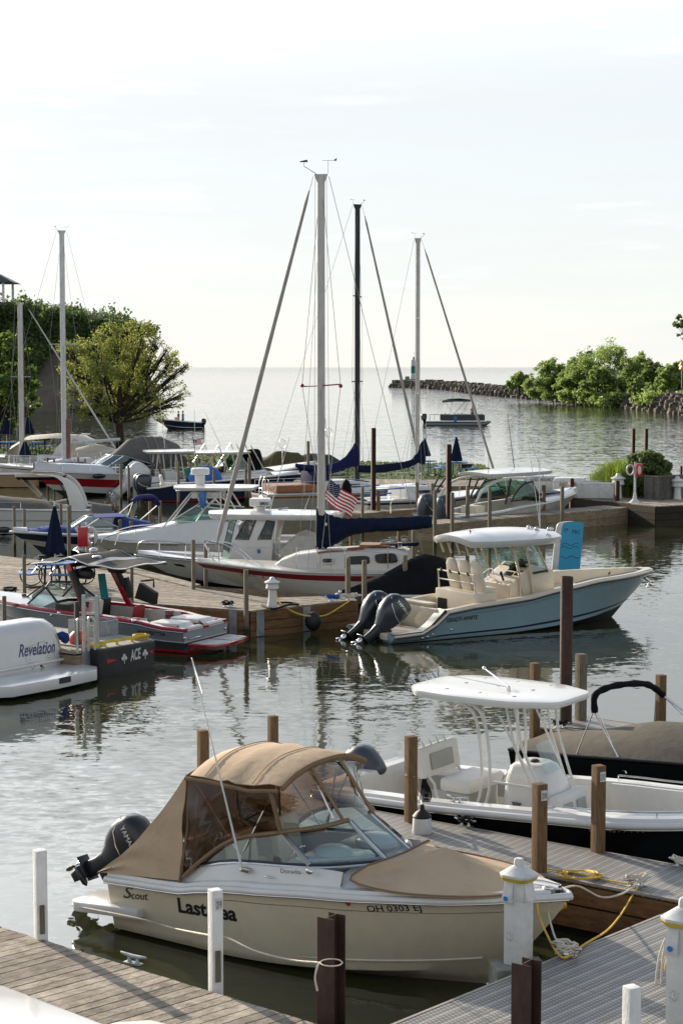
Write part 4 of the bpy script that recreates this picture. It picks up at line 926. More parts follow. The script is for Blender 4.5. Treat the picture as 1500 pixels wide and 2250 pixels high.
def hardtop(parent, L, W, pos, th=.09, crown=.10, mt=None, taper=.75, name='hardtop', tilt=0.0, bow=.12):
    mt = mt or WHITE; rows = []; N = 14; K = 10; up = []; m = MB()
    for i in range(N + 1):
        t = i / N; x = (t - .5) * L; ww = W / 2 * (1 - (1 - taper) * abs(2 * t - 1) ** 3); e = 1 - .06 * abs(2 * t - 1) ** 6
        row = []
        for j in range(K + 1):
            v = 2 * j / K - 1; row.append(V((x + bow * (1 - v * v) * (1 if t > .5 else -1) * abs(2 * t - 1) ** 2, v * ww, th / 2 + crown * (1 - v * v) * (1 - .5 * abs(2 * t - 1) ** 2) + tilt * x)))
        up.append(row)
    lo = [[V((p.x * .97, p.y * .94, p.z - th - crown * .3)) for p in r] for r in up]
    m.grid(up); m.grid(lo)
    def edge(r): return r[0][:] + [q[-1] for q in r[1:-1]] + r[-1][::-1] + [q[0] for q in r[1:-1]][::-1]
    eu, el = edge(up), edge(lo); mid = [(a + b) / 2 + V((a.x, a.y, 0)).normalized() * .03 for a, b in zip(eu, el)]; k = len(eu)
    m.grid([eu + [eu[0]], mid + [mid[0]], el + [el[0]]])
    o = m.build(name, mt, parent, sharp=60, merge=True); o.location = pos; return o
def antenna(parent, a, b, r=.012, mt=None, name='antenna'):
    return MB().tube([a, V(a).lerp(V(b), .5), b], [r, r * .6, r * .35], 6).build(name, mt or WHITE, parent)
def flag_us(parent, A, du, dv, name='flag'):
    """A: hoist top corner, du along fly, dv down the hoist; waved cloth with stripes and canton"""
    A, du, dv = V(A), V(du), V(dv); n = du.cross(dv).normalized(); m = MB(); NU = 26; NS = 13
    def p(u, v): return A + du * u + dv * v + n * (math.sin(u * 7 + v * 1.5) * .045 * du.length * min(1, u * 3)) + dv * (.10 * math.sin(u * 5.5) * u)
    for s_ in range(NS):
        m.grid([[p(u / NU, (s_ + e) / NS) for u in range(NU + 1)] for e in (0, .5, 1)], s_ % 2)
    o = m.build(name, [mat('flag red', (.42, .02, .035), .8, var=.05), mat('flag white', (.75, .73, .70), .8, var=.03)], parent, sharp=180)
    c = MB(); c.grid([[p(.42 * i / 10, 7 / 13 * j / 6) - n * .004 for i in range(11)] for j in range(7)]); c.grid([[p(.42 * i / 10, 7 / 13 * j / 6) + n * .004 for i in range(11)] for j in range(7)])
    co = c.build('canton', mat('flag navy', (.01, .02, .07), .8), o, sharp=180); st = MB()
    for r_ in range(9):
        for q in range(6 - r_ % 2):
            u = .42 * (.08 + (q + .5 * (r_ % 2)) * .168); v = 7 / 13 * (.1 + r_ * .1); s_ = .013
            for sg in (-1, 1):
                C = p(u, v) + n * .007 * sg; ex = du.normalized(); ey = dv.normalized(); R_ = du.length * s_
                st.add([C + ex * R_ * (1 if k % 2 == 0 else .42) * math.cos(k * .628) * 1 - ey * R_ * (1 if k % 2 == 0 else .42) * math.sin(k * .628 + 0) for k in range(10)], [list(range(10))])
    st.build('stars', mat('flag white', (.8, .8, .8)), o, smooth=False)
    return o
def person(label, loc, head, k=1.0, shirt=None, pants=None, hair=None, pose='stand', arm=(.0, .0), group=None, bare=False):
    rt = thing('person', label, 'person', loc, head, group, k=k)
    m = MB(); J = {}
    hip = .92; sh = 1.42
    def limb(pts, rr):
        q = smoothline(pts, 4); m.tube(q, [interp(list(enumerate(rr)), j / 4) for j in range(len(q))], 10)
    # torso as one lofted figure: pelvis to head
    rings = []
    for z, a, b, cx in ((.86, .10, .14, 0), (.94, .125, .175, 0), (1.05, .115, .155, .0), (1.18, .12, .16, .005), (1.32, .125, .195, 0), (1.42, .105, .20, 0), (1.47, .07, .12, 0), (1.50, .052, .058, 0), (1.545, .052, .055, .008), (1.575, .075, .062, .02), (1.62, .095, .075, .022), (1.68, .10, .08, .015), (1.73, .09, .074, .01), (1.765, .055, .045, .005)):
        rings.append(superring(cx, z, a, b, 0, 16, 2.2))
    m.loft(rings)
    for s_ in (-1, 1):
        limb([(0, s_ * .09, .92), (.02, s_ * .10, .5), (0, s_ * .11, .08)], [.088, .058, .042])
        limb([(-.05, s_ * .11, .04), (.06, s_ * .115, .045), (.17, s_ * .12, .03)], [.045, .045, .03])
        fa = arm[0 if s_ < 0 else 1]; el = V((-.02 + fa * .12, s_ * .25, 1.14)); wr = el + V((.06 + .22 * fa, -s_ * .02 * fa, -.24 + .20 * fa)); limb([(0, s_ * .185, 1.40), el, wr], [.052, .04, .028])
        d = (wr - el).normalized(); m.ball(wr + d * .05, (.03, .02, .045), 8, 5)
        for f_ in range(4): q = wr + d * .08 + V(((f_ - 1.5) * .018, 0, 0)); m.tube([q, q + d * .04, q + d * .07 + V((0, -s_ * .015, 0))], [.009, .008, .006], 5)
        m.tube([wr + d * .03 + V((.02, 0, 0)), wr + d * .06 + V((.045, 0, 0))], [.01, .007], 5)
        m.ball((.0 + .015, s_ * .078, 1.655), (.018, .008, .026), 6, 4)
    m.ball((.118, 0, 1.645), (.016, .012, .022), 6, 4)
    body = m.build('body', SKIN, rt, sharp=80)
    f_ = MB(); [f_.ball((.102, s_ * .03, 1.67), (.008, .012, .007), 6, 4) for s_ in (-1, 1)]; f_.box((.108, 0, 1.61), (.008, .04, .006)); f_.build('face', mat('dark features', (.06, .03, .02), .5), rt)
    h = MB(); h.loft([superring(cx, z, a, b, 0, 16, 2.2) for z, a, b, cx in ((1.62, .07, .085, -.035), (1.68, .09, .09, -.018), (1.74, .092, .083, 0), (1.785, .055, .05, .0))]); h.build('hair', hair or mat('brown hair', (.06, .03, .015), .8), rt, sharp=80)
    if shirt:
        c = MB(); c.loft([superring(0, z, a, b, 0, 16, 2.3) for z, a, b in ((.90, .14, .19), (1.05, .13, .175), (1.18, .135, .178), (1.32, .14, .212), (1.42, .12, .215), (1.475, .075, .11))])
        for s_ in (-1, 1): fa = arm[0 if s_ < 0 else 1]; el = V((-.02 + fa * .12, s_ * .25, 1.14)); c.tube([(0, s_ * .17, 1.41), V((0, s_ * .2, 1.38)).lerp(el, .75)], [.068, .062], 10)
        c.build('shirt', shirt, rt, sharp=80)
    if pants:
        c = MB(); c.loft([superring(0, z, a, b, 0, 16, 2.3) for z, a, b in ((.80, .13, .185), (.94, .135, .185), (1.0, .125, .17))])
        for s_ in (-1, 1): c.tube([(0, s_ * .09, .9), (.02, s_ * .10, .52)], [.105, .088], 10)
        c.build('shorts', pants, rt, sharp=80)
    return rt
# ================================================================ CREAM BOAT WITH TAN CANOPY
F = Fr(-2.33, 22.9, -34); C = F.cut
b1 = thing('motor_boat', 'cream motor boat with tan canvas canopy and Last Sea lettering in the foreground', 'boat', (F.o.x, F.o.y, 0), -34)
HC = mat('cream hull gelcoat', (.60, .54, .41), .28, var=.04, coat=.35, dirt=.12, wet=(.12, (.16, .15, .09), .55))
h = Hull(5.85, 2.2, [(0, .72), (.13, .76), (.21, .79), (.28, .88), (.36, .95), (.55, 1.05), (.75, 1.12), (1, 1.22)], plan=(.93, .38, 2.3, .92), draft=.32, rake=.24, chine=(.86, .04, .26), flare=.7)
ho = h.hull(b1, [(0, 1, HC)], n=36, bottom=HC)
HB = bvh(ho)
h.rail(b1, WHITE, .045, -.03, off=.015); h.rail(b1, CHROME, .012, -.062, name='rail_insert', off=.05)
# strakes and the knuckle line
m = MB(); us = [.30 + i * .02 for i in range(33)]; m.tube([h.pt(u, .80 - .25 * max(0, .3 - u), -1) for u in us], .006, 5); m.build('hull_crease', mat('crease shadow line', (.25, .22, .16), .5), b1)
m = MB(); us = [.45 + i * .03 for i in range(17)]; m.tube([h.pt(u, .10 + .05 * u, -1) + V((0, .01, 0)) for u in us], [.004 + .02 * min(1, i / 6) for i in range(17)], 6); m.tube([h.pt(u, .10 + .05 * u, 1) for u in us], .02, 6); m.build('spray_strake', HC, b1)
# swim platforms
m = MB()
for s_ in (-1, 1):
    m.prism([(-.62, s_ * .45, .33), (-.62, s_ * .98, .33), (-.5, s_ * 1.06, .33), (.55, s_ * 1.09, .41), (.55, s_ * .9, .41), (0, s_ * .45, .36)], (0, 0, -.13))
m.build('swim_platform', WHITE, b1, bevel=.03)
# side deck, coaming and foredeck (closed around the cockpit)
h.gunwale(b1, WHITE, 0, .97, w=.16, dz=.05)
m = MB()
for s_ in (-1, 1):
    rows = []
    for x, z in ((.0, .80), (.7, .84), (1.15, .92), (1.45, 1.06), (2.0, 1.18), (2.9, 1.26), (3.4, 1.27)):
        u = x / 5.85; o = h.inner(u, .12, s_); rows.append([V((x, o.y, o.z + .04)), V((x, o.y - s_ * .05, lerp(o.z, z, .75) + .03)), V((x, s_ * max(.3, min(.93, abs(o.y) - .07)), z)), V((x, s_ * .84, z)), V((x, s_ * .82, .35))])
    m.grid(rows)
m.build('coaming', WHITE, b1, sharp=60)
h.deck(b1, WHITE, .56, .985, .0, .03, w=.10, n=16, k=10, prof=lambda t: .13 * (1 - t) ** .6 + .01)
h.liner(b1, LINER, .02, .60, w=.26, zf=.30)
MB().box((.1, 0, .58), (.12, 1.9, .55)).build('transom_wall', WHITE, b1, bevel=.03)
# windscreen
BP = [(1.38, -.90, 1.06), (1.9, -.90, 1.19), (2.95, -.86, 1.285), (3.38, -.58, 1.31), (3.60, -.26, 1.32), (3.60, .26, 1.32), (3.38, .60, 1.31), (2.95, .86, 1.285), (1.9, .90, 1.19), (1.38, .90, 1.06)]
TP = [(1.42, -.90, 1.09), (1.86, -.86, 1.41), (2.50, -.78, 1.57), (2.90, -.52, 1.64), (3.07, -.22, 1.68), (3.07, .22, 1.68), (2.90, .52, 1.64), (2.50, .78, 1.57), (1.86, .86, 1.41), (1.42, .90, 1.09)]
BP = [V(p) for p in BP]; TP = [V(p) for p in TP]
DGF = mat('dark blue frame', (.012, .016, .035), .35); SILV = mat('silver frame', (.55, .56, .57), .3, .7)
for i, j in ((0, 2), (2, 4), (4, 5), (5, 7), (7, 9)):
    m = MB(); m.grid([BP[i:j + 1], TP[i:j + 1]]); o = m.build('windscreen_pane', GLASS, b1, solid=.005)
m = MB(); m.tube(smoothline(BP, 3), .016, 6); m.build('windscreen_base', DGF, b1); m = MB(); m.tube([p + V((0, 0, -.03)) for p in smoothline(BP, 3)], .018, 6); m.build('windscreen_trim', SILV, b1)
for i, nm in ((2, 'strut'), (4, 'strut'), (5, 'strut'), (7, 'strut')):
    o = MB().bar(BP[i], TP[i], .055 if i in (2, 7) else .04, .03).build('windscreen_' + nm, SILV, b1); MB().bar(BP[i] + V((0, .03, 0)), TP[i] + V((0, .03, 0)), .018, .034).build('seal', DGF, o)
# canopy
def bowarch(x, half, ze, zm, lean=0, k=12): return [V((x + lean * (1 - abs(2 * i / k - 1)), half * (2 * i / k - 1), ze + (zm - ze) * (1 - abs(2 * i / k - 1) ** 2.6))) for i in range(k + 1)]
secs = [(1.12, .82, 2.06, 2.17), (1.22, .87, 2.12, 2.30), (1.45, .89, 2.13, 2.36), (1.68, .885, 2.11, 2.355), (1.78, .885, 2.14, 2.385), (1.9, .885, 2.11, 2.37), (2.15, .88, 2.12, 2.37), (2.40, .88, 2.17, 2.36), (2.56, .87, 2.16, 2.32)]
surf(b1, [bowarch(*s_) for s_ in secs], TAN, 'canopy', .012)
for x_, ze, zm in ((1.45, 2.135, 2.365), (2.15, 2.125, 2.375)): MB().tube([p + V((0, 0, .006)) for p in bowarch(x_, .888, ze, zm)], .005, 4).build('canopy_seam', TAN2, b1)
m = MB(); m.tube([p + V((0, 0, -.005)) for p in bowarch(2.57, .88, 2.14, 2.31)], .03, 6, flat=1.5); m.build('canopy_hem', TAN2, b1)
for s_ in (-1, 1):
    m = MB(); m.tube([V((1.14, s_ * .88, 2.07)), V((1.5, s_ * .9, 2.085)), V((2.1, s_ * .9, 2.05)), V((2.52, s_ * .885, 2.10))], .016, 6, flat=1.6); m.build('canopy_hem', TAN2, b1)
# drop curtain
def cur(v, w_): return V((lerp(-.13, 1.14, v ** .93), w_ * lerp(1.03, .86, v), lerp(.76, 2.10, v) - .10 * math.sin(v * math.pi) + .04 * (1 - w_ * w_) * 1.0 + .1 * v * (1 - w_ * w_)))
surf(b1, [[cur(i / 14, 2 * j / 12 - 1) + V((0, 0, .012 * math.sin(j * 2.1 + i))) for j in range(13)] for i in range(15)], TAN, 'rear_curtain', .01)
for s_ in (-1, 1):
    rows = []
    for i in range(13):
        v = i / 12; a = cur(v, s_); zb = lerp(.76, .86, min(1, (a.x + .13) / 1.3)); xb = a.x
        b = V((a.x + .02, s_ * 1.03, zb)); top = a
        rows.append([b.lerp(top, k / 8) + V((0, s_ * (.035 * math.sin(k * 1.3 + i * 1.2) * math.sin(math.pi * k / 8)), 0)) for k in range(9)])
    surf(b1, rows, TAN, 'side_curtain', .01)
    m = MB(); m.tube([V((1.2, s_ * .87, 2.08)), V((1.22, s_ * .93, 1.5)), V((1.17, s_ * 1.03, .84))], .03, 6, flat=.4); m.build('curtain_hem', TAN2, b1)
    # trim band along the windscreen top, amber side window, clear front windows
    side = [p for p in (TP[:5] if s_ < 0 else TP[5:][::-1])]
    aft = V((1.2, s_ * 1.0, .88)); band = [aft, V((1.42, s_ * .93, 1.10))] + side[1:]
    m = MB(); m.tube([p + V((0, s_ * .01, .02)) for p in smoothline(band, 3)], .034, 6, flat=.8); m.build('canvas_band', TAN2, b1)
    top = [V((lerp(1.2, 2.40, i / 8), s_ * .885, 2.08)) for i in range(9)]; q = smoothline([aft, V((1.42, s_ * .93, 1.12)), side[1], side[2]], 4); low = [q[int(i / 8 * (len(q) - 1))] for i in range(9)]
    rows = [[a.lerp(b, k / 8) + V((0, s_ * (.025 * math.sin(k * 1.3 + i * 1.7) * math.sin(math.pi * k / 8)), 0)) for k in range(9)] for i, (a, b) in enumerate(zip(low, top))]
    surf(b1, rows, AMBER, 'side_window', .003)
    m = MB(); a, b = side[2] + V((0, s_ * .012, 0)), V((2.42, s_ * .895, 2.08)); m.bar(a, b, .07, .012, up=(1, 0, 0)); m.build('canvas_strip', TAN2, b1)
    # hardware seen through the window
    m = MB(); m.tube([V((1.25, s_ * .82, 2.03)), V((1.95, s_ * .84, 1.22))], .012, 6); m.tube([V((1.75, s_ * .8, 2.05)), V((1.42, s_ * .83, 1.78))], .011, 6); m.tube([V((1.28, s_ * .83, 1.9)), V((1.22, s_ * .85, .95))], .012, 6); m.tube([V((2.38, s_ * .82, 2.02)), V((2.0, s_ * .86, 1.30))], .011, 6); m.build('canopy_frame', CHROME, b1)
fr = bowarch(2.56, .87, 2.13, 2.29, k=12); low = [TP[2], TP[3], TP[4], TP[5], TP[6], TP[7]]
q = smoothline(low, 4); low = [q[int(round(i / 12 * (len(q) - 1)))] for i in range(13)]
rows = [[a.lerp(b, k / 8) + V((.02 * math.sin(k * 1.1 + i), 0, 0)) for k in range(9)] for i, (a, b) in enumerate(zip(low, fr))]
surf(b1, rows, CLEAR, 'front_window', .003)
for i in (4, 8): m = MB(); m.bar(low[i] + V((.02, 0, 0)), fr[i] + V((.02, 0, .0)), .055, .012, up=(1, 0, 0)); m.build('canvas_strip', TAN2, b1)
m = MB(); m.tube([V((2.6, .2, 2.2)), V((2.1, .75, 1.3))], .01, 5); m.tube([V((2.6, -.3, 2.2)), V((3.0, -.45, 1.75))], .01, 5); m.build('canopy_frame', CHROME, b1)
# bow cover
ed = [(3.62, -.66, 1.335), (3.52, -.88, 1.20), (4.1, -.93, 1.17), (4.75, -.77, 1.185), (5.2, -.50, 1.20), (5.42, -.2, 1.22), (5.42, .2, 1.22), (5.2, .50, 1.20), (4.75, .77, 1.185), (4.1, .93, 1.17), (3.52, .88, 1.20), (3.62, .66, 1.335), (3.70, 0, 1.35)]
ed = smoothline([V(p) for p in ed + ed[:1]], 3)[:-1]; pk = V((4.25, 0, 1.50)); rows = []
for i in range(9):
    t = i / 8; rows.append([pk.lerp(p, t) + V((0, 0, -.035 * math.sin(math.pi * t) + .008 * math.sin(j * 1.3) * t * (1 - t) * 4)) for j, p in enumerate(ed + ed[:1])])
surf(b1, rows, TAN, 'bow_cover', .012)
MB().tube([p + V((0, 0, .01)) for p in rows[-1]], .012, 5).build('cover_hem', TAN2, b1)
# seats and console seen through the glass
seat(b1, (1.9, -.45, .82), .5, .5, .4, IVORY, .62, 1); seat(b1, (1.9, .45, .82), .5, .5, .4, IVORY, .62, 1)
m = MB(); m.box((2.85, -.55, .8), (.55, .6, .95)); m.box((2.85, .55, .8), (.55, .6, .95)); m.build('console', LINER, b1, bevel=.06); wheel(b1, (2.5, -.5, 1.22), .17, .5)
MB().prism([(2.9, -.85, 1.28), (3.5, -.3, 1.3), (3.3, -.1, 1.3), (2.75, -.3, 1.3), (2.7, -.8, 1.28)], (0, 0, .06)).build('dash_top', WHITE, b1, bevel=.03)
MB().ball((2.98, -.42, 1.33), (.26, .24, .11), 14, 7).ball((3.05, .42, 1.30), (.28, .26, .12), 14, 7).build('instrument_cover', WHITE, b1)
seat(b1, (.75, 0, .65), .5, 1.6, .3, IVORY, .3, -1)
# outboard
outboard(b1, C(250, 1880, 'y', 0), .95, .84, ENGDK, 'YAMAHA', txtm=mat('silver lettering', (.6, .6, .6), .4, .4))
# antenna, fittings, lettering
antenna(b1, C(532, 1912, 'y', -.98), C(421, 1447, 'y', -1.05), .016); m = MB().ball(C(532, 1912, 'y', -.98), (.04, .03, .03), 8, 5).box(C(540, 1912, 'y', -.98), (.12, .05, .05)); m.build('antenna_mount', CHROME, b1, bevel=.005)
for x, y in ((678, 1916), (590, 1928)): MB().ball(C(x, y, 'y', -1.0), (.055 if x > 600 else .07, .012, .035 if x > 600 else .012), 10, 6).build('vent_fitting', CHROME, b1)
MB().ball((5.62, -.12, 1.27), (.06, .03, .03), 10, 6).build('navigation_light', CHROME, b1); cl = MB(); cl.tube([(5.25, -.02, 1.30), (5.5, 0, 1.31), (5.7, .02, 1.29)], .012, 6); cl.build('bow_rail', CHROME, b1)
MB().tube([h.pt(.955, .55, -1), h.pt(.955, .55, -1) + V((.05, -.04, 0))], .02, 8).build('bow_eye', CHROME, b1)
SIGN = mat('black vinyl lettering', (.01, .01, .012), .4, var=.02)
def ctext(t, x0, y0, x1, y1, hpx, mt=SIGN, shear=0, bold=0, y=-1.05, par=b1, CC=C, W=HB, nm='lettering'):
    a = CC(x0, y0, 'y', y); b = CC(x1, y1, 'y', y); hh = (CC(x0, y0 - hpx, 'y', y) - a).length
    return lettering(t, a, b, hh, mt, par, wrap=W, shear=shear, bold=bold, name=nm)
ctext('Last Sea', 388, 2006, 518, 2026, 34, bold=.03, shear=.1); ctext('OH 0303 EJ', 791, 2012, 893, 2018, 15, bold=.01); GR = mat('dark grey script', (.05, .055, .06), .3, .3)
ctext('S', 264, 1976, 292, 1978, 27, GR, .5, .01); ctext('cout', 283, 1978, 323, 1980, 14, GR, .4, .01); ctext('Dorado', 617, 1918, 661, 1921, 9, GR, 0, 0, -.95)
m = MB(); a = C(756, 1980, 'y', -1.0); q = [(0, 0), (.06, 0), (.062, -.04), (.03, -.075), (-.002, -.04)]; hit = [HB.ray_cast(a + V((x, -.6, z)), V((0, 1, 0)))[0] + V((0, -.006, 0)) for x, z in q]; m.add(hit, [(0, 1, 2, 3, 4)]); m.build('registration_sticker', REDF, b1)
rope('thin mooring line hanging along the hull of the tan topped boat past the white post', [F.w((-.6, -1.0, .25)), P(300, 2018, .45), P(380, 2040, .4), S(462, 2056, 18.3), S(500, 2062, 18.3), S(560, 2090, 18), S(640, 2110, 17.9), S(703, 2116, 17.4)], .010, ROPEW)
rope('loose rope end hanging from the rusty pile', [S(703, 2116, 17.4), S(697, 2125, 17.3), S(692, 2150, 17.3), S(697, 2178, 17.3)], .012, ROPEW)
for nm, yy in (('rope loop round the left rusty pile', 2116),):
    c = S(728, yy, 17.15); rope(nm, [c + V((math.cos(a) * .108, math.sin(a) * .108, 0)) for a in [i * .785 for i in range(9)]], .006, ROPEW)
bt = F.w((5.72, 0, 1.25))
rope('white bow line sagging from the tan topped boat to the finger dock cleat', [bt, P(1270, 1948, 1.0), P(1320, 1972, .72), P(1362, 1966, .7), P(1395, 1948, .74)], .012, ROPEW)
rope('white bow line falling to the walkway cleat', [bt, S(1200, 1970, 19.9), S(1215, 2050, 19.4), P(1238, 2092, .75)], .012, ROPEW)
rope('yellow power cord looping from the pedestal over the walkway edge to the finger dock', [S(1178, 1975, 19.6), S(1185, 2015, 19.5), S(1205, 2062, 19.3), P(1225, 2096, .73), P(1245, 2104, .73), P(1285, 2075, .72), P(1330, 2048, .70), S(1360, 2015, 20.6), S(1385, 1975, 21.4), P(1400, 1950, .74)], .012, YEL)
rope('yellow rope lying along the finger dock to the cleat', [P(1200, 1910, .72), P(1260, 1918, .72), P(1340, 1936, .72), P(1390, 1944, .74)], .011, YEL)
m = MB(); pts = [P(1275 + 42 * math.cos(i * .42) * (1 - .25 * math.sin(i * .9)), 1922 + 9 * math.sin(i * .42 + .3 * math.sin(i)), .72 + .012 * (i % 5)) for i in range(70)]; o = pts[0].copy(); m.tube([p - o for p in smoothline(pts, 2)], .010, 5); tag(m.build('rope_coil', YEL, None, loc=o), 'bright yellow rope coil lying on the grey finger dock', 'rope')
fl = F.w((5.75, -.25, .78)); tag(MB().lathe([(.02, -.17), (.06, -.15), (.065, 0), (.06, .15), (.02, .17)], n=12, M=Matrix.Rotation(1.1, 3, 'Y')).build('float', mat('yellow plastic', (.6, .40, .03), .4), None, loc=P(1215, 1998, .55)), 'small yellow float under the cream bow', 'float')

# ================================================================ WHITE CENTRE CONSOLE WITH BLACK HULL
F = Fr(.26, 27.3, -34); C = F.cut
b2 = thing('console_boat', 'white centre console boat with black hull and white hardtop at the right', 'boat', (F.o.x, F.o.y, 0), -34)
h = Hull(7.6, 2.5, [(0, .80), (.2, .84), (.6, .98), (1, 1.25)], plan=(.95, .45, 2.4, .9), draft=.35, rake=.2, chine=(.86, .05, .5), flare=.5)
ho = h.hull(b2, [(0, 1, GLOSSBLACK)]); HB = bvh(ho); h.rail(b2, WHITE, .05, -.035, off=.02); h.rail(b2, CHROME, .012, -.09, name='rail_insert', off=.03)
h.gunwale(b2, WHITE, 0, .93, w=.30, dz=.05); h.liner(b2, WHITE, .04, .86, w=.30, zf=.25, floor=LINER); h.deck(b2, WHITE, .86, .985, .03, .03)
m = MB(); m.box((.15, 0, .66), (.30, 2.1, .5)); m.build('transom_wall', WHITE, b2, bevel=.05)
for s_ in (-1, 1):
    m = MB(); m.grid([[h.inner(u, .31, s_, dz) for u in [.05 + i * .07 for i in range(5)]] for dz in (-.08, -.3)]); m.build('side_cushion', GREYV, b2, solid=.03)
    m = MB(); m.grid([[h.inner(u, .33, s_, dz) + V((0, -s_ * .02, 0)) for u in [.52 + i * .045 for i in range(8)]] for dz in (-.16, -.30)]); m.build('side_cushion', GREYV, b2, solid=.03)
    m = MB(); m.grid([[h.inner(u, .31, s_, dz) + V((0, -s_ * k_, 0)) for u in [.50 + i * .045 for i in range(9)]] for dz, k_ in ((.04, 0), (.05, .09), (-.06, .12), (-.40, .10))]); m.build('bow_bolster', VINYL, b2, solid=.02)
    m = MB(); pts = [h.inner(u, .14, s_, .12) for u in [.50 + i * .05 for i in range(9)]]; rails(b2, CHROME, pts, [(pts[0], pts[0] - V((0, 0, .08))), (pts[4], pts[4] - V((0, 0, .08))), (pts[-1], pts[-1] - V((0, 0, .08)))], .013, 'grab_rail')
# leaning post seats
m = MB(); m.prism([V((x, -.40, z)) for x, z in ((1.30, 1.06), (1.34, 1.30), (1.44, 1.345), (1.54, 1.30), (1.50, 1.02))], (0, .80, 0)) if 0 else None
rb = thing  # (keeps names short below)
def cushion(c, s3, rz=0, tl=0, mt=VINYL, nm='cushion', par=b2, bv=.05):
    return MB().box(c, s3, rz, tilt=('Y', tl) if tl else None).build(nm, mt, par, bevel=bv)
q = C(1000, 1690, 'z', 1.1)
o = MB().loft([superring(0, 0, .09, .42, 0, 16, 4)] and [[V((x, y, z)) for x, z in ((-.08, .0), (.08, .0), (.07, .42), (.0, .46), (-.07, .42))] for y in (-.52, -.46, .46, .52)]).build('backrest', VINYL, b2, bevel=.03)
o.location = (1.42, .0, 1.02); o.rotation_euler = (0, -.15, 0)
MB().box((.09, 0, .21), (.02, .62, .24)).build('grey_inset', GREYV, o, bevel=.02)
cushion((1.98, 0, .98), (.52, 1.0, .20), nm='seat', bv=.07); cushion((1.98, 0, .74), (.36, .92, .32), mt=GREYV, nm='seat_base', bv=.04)
m = MB(); [m.tube([(1.75, s_ * .42, .34), (1.6, s_ * .42, .95), (1.45, s_ * .42, 1.1)], .022, 6) for s_ in (-1, 1)]; [m.tube([(2.18, s_ * .4, .34), (2.15, s_ * .42, .85)], .022, 6) for s_ in (-1, 1)]; m.build('seat_frame', WHITE, b2)
m = MB(); [m.tube([(1.38, y, 1.45), (1.32, y, 1.53)], .02, 8) for y in (-.35, -.15, .05, .25)]; m.build('rod_holders', CHROME, b2)
# console
m = MB(); m.loft([superring(3.05, .34, .48, .42, 0, 20, 5), superring(3.08, .95, .42, .38, 0, 20, 5), superring(3.04, 1.16, .36, .36, 0, 20, 5), superring(3.0, 1.34, .27, .33, 0, 20, 4), superring(2.98, 1.38, .2, .27, 0, 20, 4)]); co = m.build('console', WHITE, b2, sharp=60)
m = MB(); m.ball((3.0, .02, 1.385), (.07, .09, .03), 10, 5).build('compass', BLACK, co)
m = MB(); a = V((2.86, -.405, .86)); m.add([a, a + V((.16, 0, 0)), a + V((.14, 0, -.05)), a + V((.08, 0, -.11)), a + V((.02, 0, -.05))], [(0, 1, 2, 3, 4)]); m.build('emblem', mat('emblem grey', (.10, .10, .09), .4), co, smooth=False)
m = MB(); m.grid([[V((3.32, -.26, 1.30)), V((3.34, 0, 1.30)), V((3.32, .26, 1.30))], [V((3.14, -.22, 1.68)), V((3.15, 0, 1.70)), V((3.14, .22, 1.68))]]); m.build('windscreen', GLASS, b2, solid=.005)
wheel(b2, (2.55, .1, 1.12), .17, .5)
# front console seat
o = MB().loft([[V((x, y, z)) for x, z in ((3.46, .40), (3.72, .42), (3.62, .98), (3.52, 1.04), (3.44, .98))] for y in (-.45, -.38, .38, .45)]).build('front_seat', VINYL, b2, bevel=.05)
for y in (-.2, .2): MB().box((3.675, y, .72), (.02, .26, .36), tilt=('Y', -.14)).build('grey_inset', GREYV, o, bevel=.03)
cushion((3.9, 0, .52), (.45, .8, .22), nm='seat')
# T top
tp = [C(x, y, 'z', 2.42) for x, y in ((898, 1519), (992, 1488), (1223, 1504), (1288, 1527), (1282, 1541), (1159, 1553), (1085, 1552), (905, 1527))]
c = sum(tp, V((0, 0, 0))) / len(tp)
def rnd(poly, k, z, sc_=1.0):
    q = [c + (p - c) * sc_ for p in poly]; out = []
    for i in range(len(q)):
        a, b, d = q[i - 1], q[i], q[(i + 1) % len(q)]; p0 = b.lerp(a, .22); p1 = b.lerp(d, .22)
        for j in range(k + 1): t = j / k; out.append(p0.lerp(b, t).lerp(b.lerp(p1, t), t))
    return [V((p.x, p.y, z)) for p in out]
N_T = 4
xs_ = [p.x for p in tp]; x0_, x1_ = 1.18, 3.66
tp = [V(p) for p in ((x0_, -.42, 0), (x0_ + .28, -.78, 0), (x0_ + .9, -.90, 0), (x1_ - .55, -.84, 0), (x1_, -.52, 0), (x1_, .52, 0), (x1_ - .55, .84, 0), (x0_ + .9, .90, 0), (x0_ + .28, .78, 0), (x0_, .42, 0))]; c = V(((x0_ + x1_) / 2, 0, 0))
m = MB(); m.loft([rnd(tp, 4, 2.27, .93), rnd(tp, 4, 2.29, .985), rnd(tp, 4, 2.34, 1.0), rnd(tp, 4, 2.375, .985), rnd(tp, 4, 2.395, .90), rnd(tp, 4, 2.41, .5), rnd(tp, 4, 2.415, .1)]); to = m.build('hardtop', WHITE, b2, sharp=50)
m = MB()
for x in (.28, .5, .72):
    for y in (-.55, .0, .55): m.lathe([(.035, 0), (.03, .012), (.01, .014)], (lerp(x0_, x1_, x), y, 2.40 if y else 2.41), 8)
m.build('bolt_caps', WHITE, to)
m = MB(); [m.tube([(x0_ + .02, y, 2.36), (x0_ - .06, y, 2.44)], .02, 7) for y in (-.3, -.1, .1, .3)]; m.build('rod_holders', CHROME, to)
